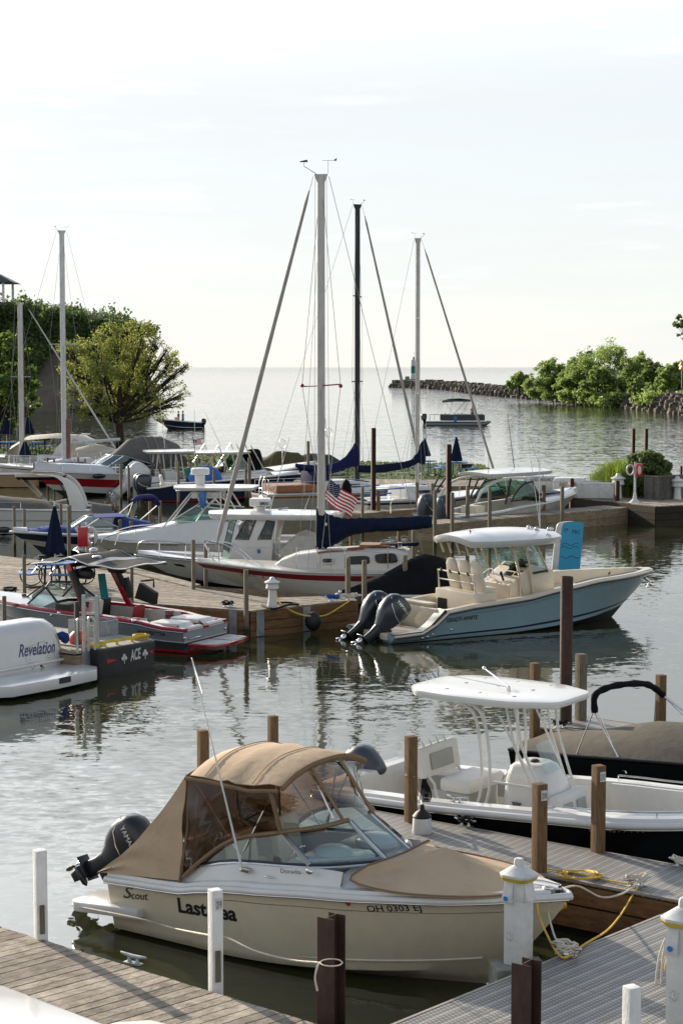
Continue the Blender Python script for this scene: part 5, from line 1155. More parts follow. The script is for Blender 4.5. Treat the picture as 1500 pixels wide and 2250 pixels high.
m = MB(); am = V((lerp(x0_, x1_, .62), -.25, 2.41)); m.tube([am, am + V((0, 0, .06))], .03, 8); m.tube([am + V((0, 0, .06)), am + V((-.55, .3, .22))], [.016, .01], 6); m.ball(am + V((-.58, .32, .23)), .028, 8, 5); m.tube([am + V((0, 0, .05)), am + V((-1.05, .22, .08))], [.01, .005], 5); m.build('folded_antenna', CHROME, to)
m = MB()
for s_ in (-1, 1):
    for xb, xt, bend in ((2.30, 2.25, -.12), (2.43, 2.40, -.10)): m.tube(smoothline([(xb, s_ * .44, .36), (xb - .02, s_ * .46, .6), (xb + .12, s_ * .50, 1.0), (xb + .14, s_ * .55, 1.6), (xb + .05, s_ * .60, 2.1), (xt - .18, s_ * .62, 2.29)], 4), .024, 8)
    m.tube([(3.42, s_ * .46, .95), (3.1, s_ * .56, 1.7), (3.0, s_ * .60, 2.29)], .022, 8); m.tube([(3.30, s_ * .46, 1.0), (2.98, s_ * .56, 1.7), (2.86, s_ * .60, 2.29)], .020, 8)
    m.tube([(2.60, s_ * .46, 1.12), (3.35, s_ * .46, 1.12)], .018, 6); m.tube([(2.72, s_ * .52, 2.1), (3.2, s_ * .48, 1.25)], .016, 6)
m.tube([(3.36, -.46, 1.12), (3.36, .46, 1.12)], .018, 6); m.tube([(2.2, -.6, 2.25), (2.2, .6, 2.25)], .02, 6); m.tube([(2.95, -.6, 2.25), (2.95, .6, 2.25)], .02, 6)
m.build('hardtop_frame', WHITE, b2)
e = outboard(b2, C(758, 1725, 'y', .2), .85, .9, mat('grey outboard', (.035, .05, .07), .4))
a = C(1345, 1833, 'y', -1.2); ctext('MC 4319 FW', 1292, 1829, 1408, 1836, 8, GREYV, 0, 0, -1.2, b2, C, HB)
cleat('chrome cleat on the gunwale of the black hulled boat', F.w(C(1003, 1763, 'y', -1.08)), R(-34), group=None, k=1.0, mt=CHROME)
# white round fender with black top hanging at post
fp = P(927, 1790, .95); f = thing('fender', 'white ribbed round fender with black top beside the brown post', 'fender', (fp.x, fp.y, .62))
MB().lathe([(.02, 0), (.12, .01), (.135, .04), (.125, .28), (.12, .30)], n=20).build('body', PWHITE, f); MB().lathe([(.125, .29), (.13, .31), (.09, .36), (.035, .40), (.03, .46), (.01, .47)], n=20).build('cap', BLACK, f)
rope('white rope tied round the brown post holding the fender', [S(889, 1703, 24.85), S(902, 1706, 24.8), S(916, 1708, 24.85), S(918, 1720, 24.9), S(922, 1745, 24.9), fp + V((0, 0, .12))], .014, ROPEW)
m = MB(); o = S(933, 1712, 24.9)
for i in range(5): m.tube(smoothline([(-.03 + i * .012, 0, 0), (-.05 + i * .02, 0, -.2), (-.03 + i * .022, -.01, -.32), (.01 + i * .02, 0, -.2), (0, 0, 0)], 4), .009, 5)
tag(m.build('rope', ROPEK, None, loc=o), 'coil of black rope hanging behind the brown post', 'rope')

# ================================================================ COVERED DARK BOAT WITH BLACK BIMINI
F = Fr(3.35, 30.6, -34); C = F.cut
b3 = thing('covered_boat', 'black hulled boat under a brown grey cover with a black bimini at the right edge', 'boat', (F.o.x, F.o.y, 0), -34)
h = Hull(6.5, 2.3, [(0, .70), (.5, .86), (1, 1.2)], plan=(.9, .4, 2.2, .95)); h.hull(b3, [(0, 1, GLOSSBLACK)]); h.rail(b3, BLACK, .03)
CV = mat('brown grey cover', (.11, .10, .08), .85, var=.12, bump=.5, bscale=6); rows = []
for i in range(15):
    u = i / 14 * .95; a = h.pt(u, 1, -1); b = h.pt(u, 1, 1); top = lerp(.04, .42, min(1, u / .35)) - .25 * max(0, u - .6)
    rows.append([a.lerp(b, j / 10) + V((0, 0, (top * (1 - abs(2 * j / 10 - 1) ** 1.6) + .015 * math.sin(i * 2 + j)) if 0 < j < 10 else -.03)) for j in range(11)])
surf(b3, rows, CV, 'cover', .01)
m = MB(); m.grid([[h.pt(u, .92, s_) + V((0, s_ * .03, 0)) for u in [i / 20 for i in range(20)]] for s_ in (-1,)] + [[h.pt(u, .2, -1) + V((0, -.02, 0)) for u in [i / 20 for i in range(20)]]]); m.build('cover_skirt', BLACKC, b3, solid=.008)
bp0, bp1 = C(1368, 1700, 'y', -1.15), C(1304, 1545, 'y', -.95)
m = MB(); arch = smoothline([C(1306, 1566, 'y', -1.0), C(1306, 1530, 'y', -.98), C(1330, 1513, 'y', -.7), C(1370, 1504, 'y', -.3), C(1415, 1503, 'y', .3), C(1437, 1512, 'y', .75), C(1455, 1527, 'y', 1.0)], 4)
ra = [.055 * (1 + .12 * math.sin(i * 1.9)) for i in range(len(arch))]; m.tube(arch, ra, 10); m.build('folded_bimini', BLACKC, b3, sharp=80)
m = MB(); top = C(1306, 1566, 'y', -1.0); m.tube([top, C(1377, 1700, 'y', -1.1)], .018, 8); m.tube([top + V((.06, 0, 0)), C(1369, 1694, 'y', -1.1)], .012, 6); m.tube([top + V((-.03, 0, 0)), C(1262, 1668, 'y', -1.05)], .010, 6); t2 = C(1455, 1527, 'y', 1.0); m.tube([t2, C(1530, 1585, 'y', 1.0)], .018, 8); m.tube([t2, C(1530, 1600, 'y', 1.0)], .012, 6); m.tube([C(1440, 1530, 'y', .95), C(1436, 1618, 'y', 1.0)], .012, 6); m.build('bimini_frame', CHROME, b3)

# corner of a white boat low at the left
m = MB(); pl = [P(-60, 2170, .95), P(0, 2160, .95), P(232, 2249, .95), P(250, 2300, .95), P(-60, 2330, .95)]
q0 = sum(pl, V()) / 5; f = thing('white_boat', 'smooth white boat bow cut off by the lower left corner', 'boat', (q0.x, q0.y, 0))
o = MB().prism([V((p.x - q0.x, p.y - q0.y, .70)) for p in pl], (0, 0, .25)).build('deck', WHITE, f, bevel=.06)
MB().prism([V(((p.x - q0.x) * 1.0, (p.y - q0.y) * 1.0, .64)) for p in pl], (0, 0, .06)).build('rub_rail', BLACK, f, bevel=.02)
MB().prism([V(((p.x - q0.x) * .95, (p.y - q0.y) * .95, -.3)) for p in pl], (0, 0, .95)).build('hull', WHITE, f)
pl = [P(205, 2262, .85), P(250, 2246, .85), P(330, 2240, .85), P(420, 2262, .85), P(400, 2330, .85), P(200, 2330, .85)]; q0 = sum(pl, V()) / 6
tag(MB().prism([V((p.x - q0.x, p.y - q0.y, -.06)) for p in pl], (0, 0, .06)).build('seat_cushion', VINYL, None, bevel=.03, loc=q0), 'white cushion edge at the bottom left beside the white bow', 'cushion')
# ================================================================ PALE BLUE CENTRE CONSOLE
def Ls(C, pts, ax, v): return [C(x, y, ax, v) for x, y in pts]
def mk(name, label, X, Y, hd, cat='boat', group=None):
    f = Fr(X, Y, hd); return f, f.cut, thing(name, label, cat, (X, Y, 0), hd, group)
F, C, g = mk('console_boat', 'pale blue hulled centre console boat with two tilted outboards and cream interior', .75, 46.43, 32)
BLUEH = mat('pale blue gelcoat', (.22, .325, .37), .22, var=.04, coat=.35, wet=(.10, (.10, .11, .08), .5)); STR = mat('navy stripe', (.006, .012, .04), .35)
h = Hull(9.5, 2.5, [(0, .22), (.085, .25), (.11, .32), (.165, .74), (.27, .84), (.42, .92), (.56, 1.10), (.71, 1.24), (1, 1.28)], plan=(.9, .5, 2.6, .85), draft=.4, rake=.20, chine=(.86, .02, .35), flare=.9)
ho = h.hull(g, [(0, .10, BLUEH), (.10, .16, STR), (.16, 1, BLUEH)], n=40); HB = bvh(ho)
h.rail(g, CREAM, .035, -.02, off=.012); h.rail(g, STR, .012, -.075, name='rail_insert', off=.02)
h.gunwale(g, CREAM, .165, .95, w=.24, dz=.04, n=30); h.liner(g, CREAM, .17, .93, w=.24, zf=.28); h.deck(g, CREAM, .95, .99, .02, .03)
m = MB()
for s_ in (-1, 1): m.grid([[V((x, s_ * 1.13, z)) for x, z in ((0, .26), (.85, .29), (1.1, .42), (1.55, .80))], [V((x, s_ * .80, z)) for x, z in ((0, .26), (.85, .29), (1.1, .42), (1.55, .80))], [V((x, s_ * .78, .05)) for x in (0, .85, 1.1, 1.55)]])
m.box((1.5, 0, .48), (.16, 1.7, .60)); m.box((.6, 0, .16), (1.3, 1.6, .16)); m.build('transom_well', CREAM, g, bevel=.02)
m = MB(); m.box((1.62, .2, .86), (.30, 1.2, .05)); m.build('transom_lid', CREAM, g, bevel=.02)
m = MB(); m.grid([[h.inner(u, .22, s, .06) for u in [.62 + .037 * i for i in range(9)]] for s in (-1,)] + [[h.inner(u, .36, -1, -.1) for u in [.62 + .037 * i for i in range(9)]]]); m.grid([[h.inner(u, .25, 1, .03) for u in [.62 + .037 * i for i in range(9)]], [h.inner(u, .30, 1, -.28) for u in [.62 + .037 * i for i in range(9)]]]); m.build('bow_bolster', IVORY, g, solid=.03)
MB().box((7.3, .0, .75), (1.0, 1.0, .35)).build('bow_seat', IVORY, g, bevel=.06)
sp = MB(); sp.lathe([(.11, 0), (.11, .02), (.04, .03)], (8.3, .5, 1.16), 12, M=Matrix.Rotation(-.9, 3, 'Y')); sp.build('speaker', BLACK, g)
# leaning post with three seats
MB().box((3.0, 0, .70), (.75, 1.75, .80)).build('bait_station', CREAM, g, bevel=.04)
MB().box((2.615, .52, .68), (.012, .42, .34)).build('smoked_hatch', DARKG, g)
o = MB().tube([(2.72, -.82, 1.1), (2.68, -.82, 1.58), (2.68, .82, 1.58), (2.72, .82, 1.1)], .025, 8).tube([(2.70, -.82, 1.35), (2.70, .82, 1.35)], .02, 6).build('seat_rail', IVORY, g)
m = MB(); [m.tube([(2.66, y, 1.55), (2.60, y, 1.64)], .025, 7) for y in (-.6, -.2, .2, .6)]; m.build('rod_holders', BLACK, o)
for y in (-.55, 0, .55):
    o = MB().loft([superring(2.98 + dx, z, a, b, y, 16, 4) for z, a, b, dx in ((1.08, .08, .22, .12), (1.5, .075, .23, .0), (1.78, .07, .20, -.05), (1.90, .055, .12, -.06))]).build('helm_seat', IVORY, g, sharp=60)
    MB().box((3.26, y, 1.14), (.46, .46, .14)).build('seat_cushion', IVORY, o, bevel=.05)
# console with dash
m = MB(); m.loft([[V((x, y, z)) for x, z in ((4.0, .28), (5.55, .28), (5.45, 1.55), (4.75, 1.72), (4.42, 1.52), (4.15, 1.30), (4.0, 1.22))] for y in (-.62, -.56, .56, .62)]); co = m.build('console', CREAM, g, bevel=.02)
def dash(y0, y1, t0, t1, nm, mt, off=.012):
    a = V((4.15, 0, 1.30)); b = V((4.75, 0, 1.72)); d = b - a; n = V((-d.z, 0, d.x)).normalized() * off
    q = [a + d * t + n + V((0, y, 0)) for t, y in ((t0, y0), (t0, y1), (t1, y1), (t1, y0))]; return MB().prism(q, n).build(nm, mt, co, smooth=False)
dash(-.5, .5, .78, .95, 'switch_panel', BLACK); dash(-.28, .08, .25, .70, 'chart_screen', DARKG); dash(-.56, -.33, .30, .58, 'small_screen', DARKG); wheel(g, (3.98, .35, 1.42), .19, .7); MB().tube([(4.1, -.2, 1.3), (4.0, -.22, 1.5)], .03, 8).ball((4.0, -.22, 1.5), .05, 8, 5).build('throttle', BLACK, g)
MB().box((5.8, 0, .62), (.5, 1.0, .6)).build('front_seat', CREAM, g, bevel=.06)
# windscreen and frame
rc = C(1107, 1183, 'z', 2.42); RX = rc.x; 
m = MB(); rws = [[V((4.75, -.66, 1.50)), V((5.25, -.62, 1.55)), V((5.42, -.3, 1.58)), V((5.45, 0, 1.58)), V((5.42, .3, 1.58)), V((5.25, .62, 1.55)), V((4.75, .66, 1.50))], [V((4.45, -.70, 2.30)), V((4.75, -.62, 2.34)), V((4.85, -.3, 2.36)), V((4.87, 0, 2.36)), V((4.85, .3, 2.36)), V((4.75, .62, 2.34)), V((4.45, .70, 2.30))]]
m.grid(rws); m.build('windscreen', GLASS, g, solid=.005)
m = MB()
for s_ in (-1, 1):
    m.tube([(5.28, s_ * .64, 1.5), (4.78, s_ * .66, 2.36)], .028, 8); m.tube([(4.75, s_ * .66, .9), (4.62, s_ * .69, 1.6), (4.42, s_ * .72, 2.36)], .028, 8)
    m.tube(smoothline([(4.35, s_ * .62, .4), (4.28, s_ * .68, 1.4), (4.05, s_ * .72, 2.1), (3.8, s_ * .72, 2.36)], 4), .03, 8); m.tube([(4.42, s_ * .66, 1.0), (4.05, s_ * .72, 2.05)], .022, 8)
m.build('hardtop_frame', CREAM, g); MB().bar((4.75, -.665, 1.5), (5.28, -.645, 1.54), .03, .05).build('glass_seal', BLACK, g)
ht = hardtop(g, 3.0, 2.35, (4.05, 0, 2.42), .10, .24, WHITE, .72)
for y in (-.75, -.35, .05, .45, .8): MB().tube([(2.72, y, 2.36), (2.85, y, 2.05)], .03, 8).build('rod_rack', CREAM, g)
antenna(g, C(1186, 1160, 'y', -.3), C(1186, 1160, 'y', -.3) + V((-.1, 0, 3.0)), .014); antenna(g, C(1186, 1160, 'y', -.3), C(1160, 965, 'y', -.3), .012)
m = MB(); q = V((4.95, -.3, 2.66)); [m.ball(q + V((dx, dy, dz)), .06, 8, 5) for dx, dy, dz in ((0, 0, 0), (.1, -.1, .0), (-.02, .1, .03), (.32, -.35, 0), (.36, -.42, .0))]; m.build('deck_lights', CHROME, g)
tx = C(1033, 1185, 'y', -.2); m = MB(); m.grid([[tx + V((0, 0, .26)), tx + V((.12, .05, .08)), tx + V((.16, .02, -.1))], [tx + V((-.03, 0, .24)), tx + V((.04, .08, .05)), tx + V((.06, .05, -.26))]]); m.build('red_pennant', REDF, g, solid=.006)
outboard(g, (.08, -.42, .42), .84, 1.06, ENG, 'YAMAHA'); outboard(g, (.08, .34, .42), .84, 1.06, ENG, 'YAMAHA')
a = C(984, 1369, 'y', -1.2); b = C(1052, 1361, 'y', -1.2); lettering('GRADY-WHITE', a, b, .11, SIGN, g, wrap=HB, bold=.02)
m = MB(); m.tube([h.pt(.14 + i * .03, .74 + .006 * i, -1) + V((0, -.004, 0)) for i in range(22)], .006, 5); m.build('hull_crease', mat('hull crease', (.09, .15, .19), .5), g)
m = MB(); q = h.pt(.985, .75, -1); m.tube([q, q + V((.18, 0, -.12)), q + V((.1, 0, -.28))], .04, 7).box(q + V((.2, 0, -.2)), (.14, .3, .06)); m.build('anchor', CHROME, g, bevel=.01)
m = MB(); [m.ball(h.pt(u, .32, -1), .035, 8, 5) for u in (.10, .118, .136, .20)]; m.build('drain_fitting', CHROME, g)
clo = thing('jacket', 'green and black jacket bundled on the console of the pale blue boat', 'jacket', F.w((4.9, 0, 1.62)), 0)
m = MB(); [m.ball((random.uniform(-.3, .3), random.uniform(-.35, .35), random.uniform(.02, .1)), (random.uniform(.1, .18), .14, .09), 9, 5) for _ in range(8)]; m.jitter(.012).build('cloth', mat('olive cloth', (.08, .10, .06), .9, var=.6, scale=12), clo)
# blue foam mat standing behind the boat
q0 = C(1222, 1240, 'y', 1.6); bw = P(1248, 1242, 1.0); f = thing('foam_mat', 'bright blue foam mat standing on edge behind the pale blue boat', 'foam mat', (bw.x, bw.y, .0)); FRM = Fr(bw.x, bw.y, 0)
def mp(px, py): q = S(px, py, bw.y); return V((q.x - bw.x, 0, q.z))
out = smoothline([mp(*p) for p in ((1212, 1252), (1217, 1200), (1222, 1158), (1232, 1148), (1255, 1146), (1277, 1149), (1280, 1156), (1275, 1205), (1270, 1252))], 3)
MB().prism(out, (0, .08, 0)).build('mat_core', PWHITE, f, bevel=.015)
o2 = [V((p.x * .82 + .10, p.y, p.z)) for p in out]; bl = MB().prism([p + V((0, -.006, 0)) for p in o2], (0, .005, 0)).build('mat_face', mat('sky blue foam', (.03, .30, .50), .6, var=.05), f)
lettering('PBC', mp(1256, 1172) + V((0, -.01, 0)), mp(1274, 1174) + V((0, -.01, 0)), .12, INK, bl); lettering('29', mp(1238, 1167) + V((0, -.01, 0)), mp(1247, 1167) + V((0, -.01, 0)), .09, INK, bl)
m = MB(); [m.tube([mp(1232 + i * 5, y + 3 * math.sin(i * 1.3 + y)) + V((0, -.01, 0)) for i in range(9)], .007, 4) for y in (1196, 1203, 1224)]; m.build('printed_lines', INK, bl)

# ================================================================ RED STRIPED SAILBOAT
def sailrig(g, mx, ztop, zfoot, r, fore, aft, spr, mtm=None, furl=.0, furlm=None, yb=1.2, chain=.9, nm=('mast',), stay=.008, wind=True, sr=0.0):
    mtm = mtm or ALUPAINT
    m = MB(); m.loft([superring(mx, z, r * k, r * .72 * k, 0, 14, 2.2) for z, k in ((zfoot, 1), (ztop * .6, 1), (ztop, .96))]); ma = m.build('mast', mtm, g, sharp=60)
    m = MB(); m.prism([(mx - r * 1.6, -.03, ztop), (mx + r * 1.6, -.03, ztop), (mx + r * 1.7, -.03, ztop + .05), (mx - r * 1.7, -.03, ztop + .05)][::1], (0, .06, 0)); m.prism([(mx - r * .9, -.03, ztop - .2), (mx + r * .9, -.03, ztop - .2), (mx + r * 1.6, -.03, ztop), (mx - r * 1.6, -.03, ztop)], (0, .06, 0)); m.build('masthead', mtm, ma)
    if wind:
        m = MB(); t = V((mx + r * 1.2, 0, ztop + .06)); wk = 1 if r == .115 else .55; m.tube([t, t + V((.36, 0, .22)) * wk, t + V((.36, 0, .33)) * wk], .009, 5); m.prism([t + V(q) * wk for q in ((.24, 0, .34), (.27, 0, .41), (.48, 0, .37), (.48, 0, .34))], (0, .01, 0))
        MB().tube([(mx + .16, .05, ztop), (mx + .2, .1, 1.6)], stay * .7, 4).tube([(mx - .15, -.06, ztop), (mx - .25, -.1, 1.6)], stay * .7, 4).tube([(mx + .1, .12, ztop * .8), (mx + .6, .5, 1.5)], stay * .7, 4).build('halyards', mat('halyard line', (.35, .30, .25), .8), ma)
        t = V((mx - r * 1.8, 0, ztop + .06)); m.tube([t, t + V((0, 0, .38)) * wk], .005, 4); m.tube([t + V((.16, 0, .38)) * wk, t + V((-.22, 0, .38)) * wk], .005, 4); m.prism([t + V(q) * wk for q in ((-.15, 0, .38), (-.26, 0, .45), (-.24, 0, .36))], (0, .01, 0)); m.build('wind_vane', BLACK, ma)
    m = MB(); f_, a_ = V(fore), V(aft); top = V((mx, 0, ztop - .02))
    m.tube([top + V((r * 2, 0, 0)), f_], stay, 4); m.tube([top - V((r * 2, 0, 0)), a_], stay, 4)
    sp_pts = []
    for zz, half in spr:
        for s_ in (-1, 1): sp_pts.append((zz, s_ * half))
    for s_ in (-1, 1):
        ch = V((mx - .1, s_ * chain, fore[2] - .1)); prev = top
        for zz, half in sorted(spr, reverse=True): q = V((mx + math.sin(sr) * s_ * half, math.cos(sr) * s_ * half, zz)); m.tube([prev, q], stay, 4); prev = q
        m.tube([prev, ch], stay, 4); m.tube([V((mx, s_ * r, min(z_ for z_, _ in spr) - .1)), ch + V((.35, 0, 0))], stay * .8, 4); m.tube([V((mx, s_ * r, min(z_ for z_, _ in spr) - .1)), ch + V((-.35, 0, 0))], stay * .8, 4)
    m.build('rigging_wire', mat('rigging wire', (.25, .25, .25), .4, .6), ma)
    if furl:
        k = 14; a = top.lerp(f_, .035) + V((r * 2, 0, 0)); b = top.lerp(f_, .955); m = MB(); pts = [a.lerp(b, i / 30) + V((0, 0, 0)) for i in range(31)]
        m.tube(pts, [furl * (.62 + .38 * min(1, (i / 30) * 1.6)) * (1 + .05 * math.sin(i * 2.1)) * (1 if 0 < i < 30 else .4) for i in range(31)], 8); m.build('furled_jib', furlm or mat('furled sailcloth', (.36, .34, .31), .8, var=.15, stretch=(2, 2, .2), bump=.4), g, sharp=80)
    return ma
F, C, g = mk('sailboat', 'white sailboat with a dark red stripe and the tallest mast in the middle', 2.6, 53.2, 173)
h = Hull(7.05, 2.6, [(0, 1.04), (.5, 1.07), (1, 1.22)], plan=(.72, .42, 2.0, 1.0), draft=.2, rake=.42, chine=(.84, .05, .40), flare=.3)
IV = mat('ivory gelcoat', (.55, .52, .45), .3, var=.04, coat=.3); ho = h.hull(g, [(0, .76, IV), (.76, .92, mat('dark red stripe', (.17, .010, .016), .35)), (.92, 1, IV)], n=34); HB = bvh(ho)
h.rail(g, WHITE, .025, 0); h.deck(g, IV, 0, .985, .07, .03, n=20)
m = MB(); rows = []
for x, zt, w in ((.55, 1.12, .80), (.62, 1.62, .78), (.9, 1.70, .80), (2.0, 1.70, .84), (3.0, 1.64, .80), (3.9, 1.52, .68), (4.35, 1.36, .56), (4.6, 1.14, .48)):
    rows.append([V((x, s_ * w * k, 1.09 + (zt - 1.09) * q)) for s_, k, q in ((1, 1.06, 0), (1, .96, .80), (1, .84, .97), (1, .4, 1.03), (-1, .4, 1.03), (-1, .84, .97), (-1, .96, .80), (-1, 1.06, 0))])
m.grid(rows); m.add(rows[0], [tuple(range(8))]); cb = m.build('cabin', IV, g, sharp=50)
for i, pts in enumerate(([(707, 1226), (731, 1226), (731, 1238), (707, 1238)], [(762, 1223), (810, 1221), (813, 1240), (764, 1241)], [(822, 1218), (868, 1215), (875, 1236), (826, 1238)])):
    q = Ls(C, pts, 'y', .86); cc = sum(q, V()) / 4; ring = []
    for k in range(4):
        a, b, d = q[k - 1], q[k], q[(k + 1) % 4]; p0, p1 = b.lerp(a, .22), b.lerp(d, .22); ring += [p0, p0.lerp(b, .6).lerp(p1, .3), p1]
    o = MB().prism(ring, (0, -.05, 0)).build('cabin_window', DARKG, cb, smooth=False)
    if i == 0: MB().tube(ring, .022, 5, closed=True).build('frame', PWHITE, o)
m = MB(); [m.tube(smoothline(Ls(C, p, 'y', .7), 3), .03, 6) for p in ([(697, 1214), (730, 1211), (770, 1209), (800, 1205)], [(762, 1206), (800, 1202), (835, 1198)])]; m.box((1.6, 0, 1.78), (.9, .8, .05)); m.build('grab_rail', TEAK, g)
sailrig(g, 3.22, 12.55, 1.2, .115, (6.5, 0, 1.25), (.1, 0, 1.1), [(6.45, .86)], furl=.070, chain=1.15, sr=-.85)
m = MB(); e_ = V((math.sin(-.85) * .86, math.cos(-.85) * .86, 0)); c_ = V((3.22, 0, 6.45)); m.tube([c_ - e_ + V((0, 0, -.03)), c_, c_ + e_ + V((0, 0, .05))], .022, 6); m.ball(c_ + e_, .06, 8, 5).ball(c_ - e_, .06, 8, 5); m.build('spreader', mat('dull red paint', (.25, .02, .03), .5), g)
# boom cover
def boomcover(g, C, pts, mt=NAVY, w=.17, y=0, nm='boom_cover'):
    """pts: (px, top, bottom) down the boom on the centre plane"""
    rings = []; q = []
    for x, a, b in pts: q.append((C(x, a, 'y', y), C(x, b, 'y', y)))
    qa = smoothline([a for a, b in q], 4); qb = smoothline([b for a, b in q], 4); n = len(qa)
    for i, (a, b) in enumerate(zip(qa, qb)):
        c = (a + b) / 2; hh = (a.z - b.z) / 2; k = w * (1 + .12 * math.sin(i * 1.7)) * (.35 if i in (0, n - 1) else 1); ring = []
        for t in range(12):
            an = math.pi * 2 * t / 12; ring.append(V((c.x, c.y + k * math.sin(an) * (1 - .35 * math.cos(an)), c.z + hh * math.cos(an) * (1 + .05 * math.sin(i * 2.3)))))
        rings.append(ring)
    return MB().loft(rings).build(nm, mt, g, sharp=80)
boomcover(g, C, [(694, 1117, 1207), (706, 1122, 1206), (725, 1131, 1202), (745, 1137, 1192), (765, 1138, 1180), (790, 1137, 1173), (830, 1137, 1168), (880, 1135, 1167), (930, 1133, 1162), (949, 1135, 1159)])
MB().tube(Ls(C, [(700, 1206), (705, 1200)], 'y', 0), .15, 10).build('mast_boot', NAVY, g); o = MB().ball(C(716, 1152, 'y', .19), (.045, .015, .05), 10, 5).build('round_badge', mat('badge', (.45, .5, .4)), g)
# pulpit, stanchions, lifelines, mooring bits
m = MB(); rails(g, CHROME, Ls(C, [(470, 1232), (447, 1190), (470, 1192), (500, 1200), (530, 1218), (547, 1236)], 'y', .25), [(C(481, 1195, 'y', .25), C(481, 1234, 'y', .25))], .02, 'pulpit'); rails(g, CHROME, Ls(C, [(470, 1232), (452, 1196), (475, 1188), (520, 1200), (560, 1236)], 'y', -.35), [], .02, 'pulpit')
for x in (651, 697, 757, 777 + 75): m.tube(Ls(C, [(x, 1203), (x, 1249)], 'y', 1.2), .014, 6)
m.tube(Ls(C, [(540, 1204), (651, 1204), (757, 1210), (850, 1215)], 'y', 1.2), .006, 4); m.build('stanchions', CHROME, g)
m = MB(); m.tube([(1.0, -.2, 1.72), (.9, .3, 1.80), (.3, .3, 1.85)], .05, 6); m.box((.9, 0, 1.80), (1.1, .6, .06)); m.build('hatch_gear', NAVY, g, bevel=.02); MB().lathe([(.07, 0), (.06, .14), (.08, .18)], (.85, .5, 1.72), 10).build('winch', CHROME, g)
lettering('OH 4381 NC', C(519, 1272, 'y', 1.2), C(559, 1271, 'y', 1.2), .12, INK, g, wrap=HB); m = MB(); q = C(574, 1270, 'y', 1.2); hit = HB.ray_cast(q + V((0, 1, 0)), V((0, -1, 0)))[0]
if hit: MB().box(hit + V((0, .01, 0)), (.07, .01, .08)).build('registration_sticker', REDF, g)
# flag on a staff hanging over the boom
F2 = Fr(1.2, 57.5, 0); fp = S(727, 1046, 57.5); f = thing('american_flag', 'large american flag flying beside the tallest mast above the navy boom cover', 'flag', fp)
A_ = S(724, 1052, 57.5) - fp; flag_us(f, A_, S(785, 1098, 57.5) - S(724, 1052, 57.5), S(709, 1096, 57.5) - S(724, 1052, 57.5)); MB().tube([S(729, 1040, 57.5) - fp, S(700, 1130, 57.5) - fp], .018, 6).build('flag_staff', TEAK, f)
# ================================================================ PILOTHOUSE FISHING BOAT
F, C, g = mk('fishing_boat', 'white pilothouse fishing boat with radar behind the red striped sailboat', 1.0, 57.3, 173)
h = Hull(7.7, 2.5, [(0, .85), (.45, .88), (1, 1.0)], plan=(.92, .45, 2.3, .95), draft=.3, rake=.25, chine=(.8, .03, .4)); ho = h.hull(g, [(0, 1, WHITE)]); h.rail(g, mat('grey rail', (.3, .3, .3)), .03, -.03); h.gunwale(g, WHITE, 0, .6, w=.2); h.liner(g, LINER, .02, .6, zf=.2); h.deck(g, WHITE, .58, .985, .1, .03)
m = MB(); [m.prism([h.pt(u, .72, 1) + V((0, .01, 0)), h.pt(u + .045, .73, 1) + V((0, .01, 0)), h.pt(u + .045, .62, 1) + V((0, .01, 0)), h.pt(u, .61, 1) + V((0, .01, 0))], (0, .01, 0)) for u in (.80, .89)]; m.build('side_vent', DARKG, g)
def houseside(y, pts): return Ls(C, pts, 'y', y)
prof = houseside(.75, [(492, 1240), (518, 1190), (538, 1140), (612, 1136), (600, 1190), (596, 1240)])
m = MB(); m.loft([[V((p.x, y, p.z)) for p in prof] for y in (-.75, .75)]); ca = m.build('cabin', WHITE, g, bevel=.03)
for pts in ([(516, 1186), (541, 1141), (563, 1141), (546, 1186)], [(566, 1186), (586, 1143), (604, 1146), (595, 1185)]): o = panel(ca, Ls(C, pts, 'y', .77), DARKG if 0 else GLASS, 'cabin_window', BLACK, .014); MB().prism([q - V((0, .02, 0)) for q in Ls(C, pts, 'y', .77)], (0, .005, 0)).build('dark_interior', mat('cabin interior', (.12, .13, .13), .5), o)
prof = houseside(0, [(486, 1238), (518, 1183)]); panel(ca, [V((prof[0].x - .05, -.6, prof[0].z)), V((prof[0].x - .05, .6, prof[0].z)), V((prof[1].x + .1, .6, prof[1].z + .55)), V((prof[1].x + .1, -.6, prof[1].z + .55))][::1], GREENG, 'windscreen', BLACK, .015)
q = C(608, 1131, 'y', 0); hardtop(g, 4.1, 1.9, (q.x, 0, q.z), .14, .10, WHITE, .7)
q = C(572, 1103, 'y', 0); r_ = MB().box((q.x, 0, q.z), (.65, .5, .26)).build('radar', WHITE, g, bevel=.06); MB().lathe([(.12, -.5), (.16, -.15), (.1, -.12)], (q.x, 0, q.z), 10).build('radar_mount', WHITE, r_); lettering('SIMRAD', (q.x - .02, .26, q.z - .08), (q.x - .31, .26, q.z - .08), .11, INK, r_, bold=.02)
q = C(612, 1118, 'y', 0); m = MB(); m.tube([q - V((0, 0, .2)), q, q + V((-.3, 0, .03))], .03, 6); m.build('search_light', CHROME, g)
antenna(g, C(593, 1120, 'y', .5), C(636, 960, 'y', .5), .022); antenna(g, C(668, 1122, 'y', .6), C(681, 1088, 'y', .6), .02)
cv = Ls(C, [(612, 1212), (650, 1180), (665, 1176), (690, 1182), (700, 1222), (630, 1236)], 'y', .7)
m = MB(); m.loft([[V((p.x, y * .8, p.z + (0 if y else .1))) for p in cv] for y in (-1, 0, 1)]); m.build('stern_cover', mat('pale tarp', (.45, .44, .40), .7, bump=.6, bscale=6), g, sharp=80)
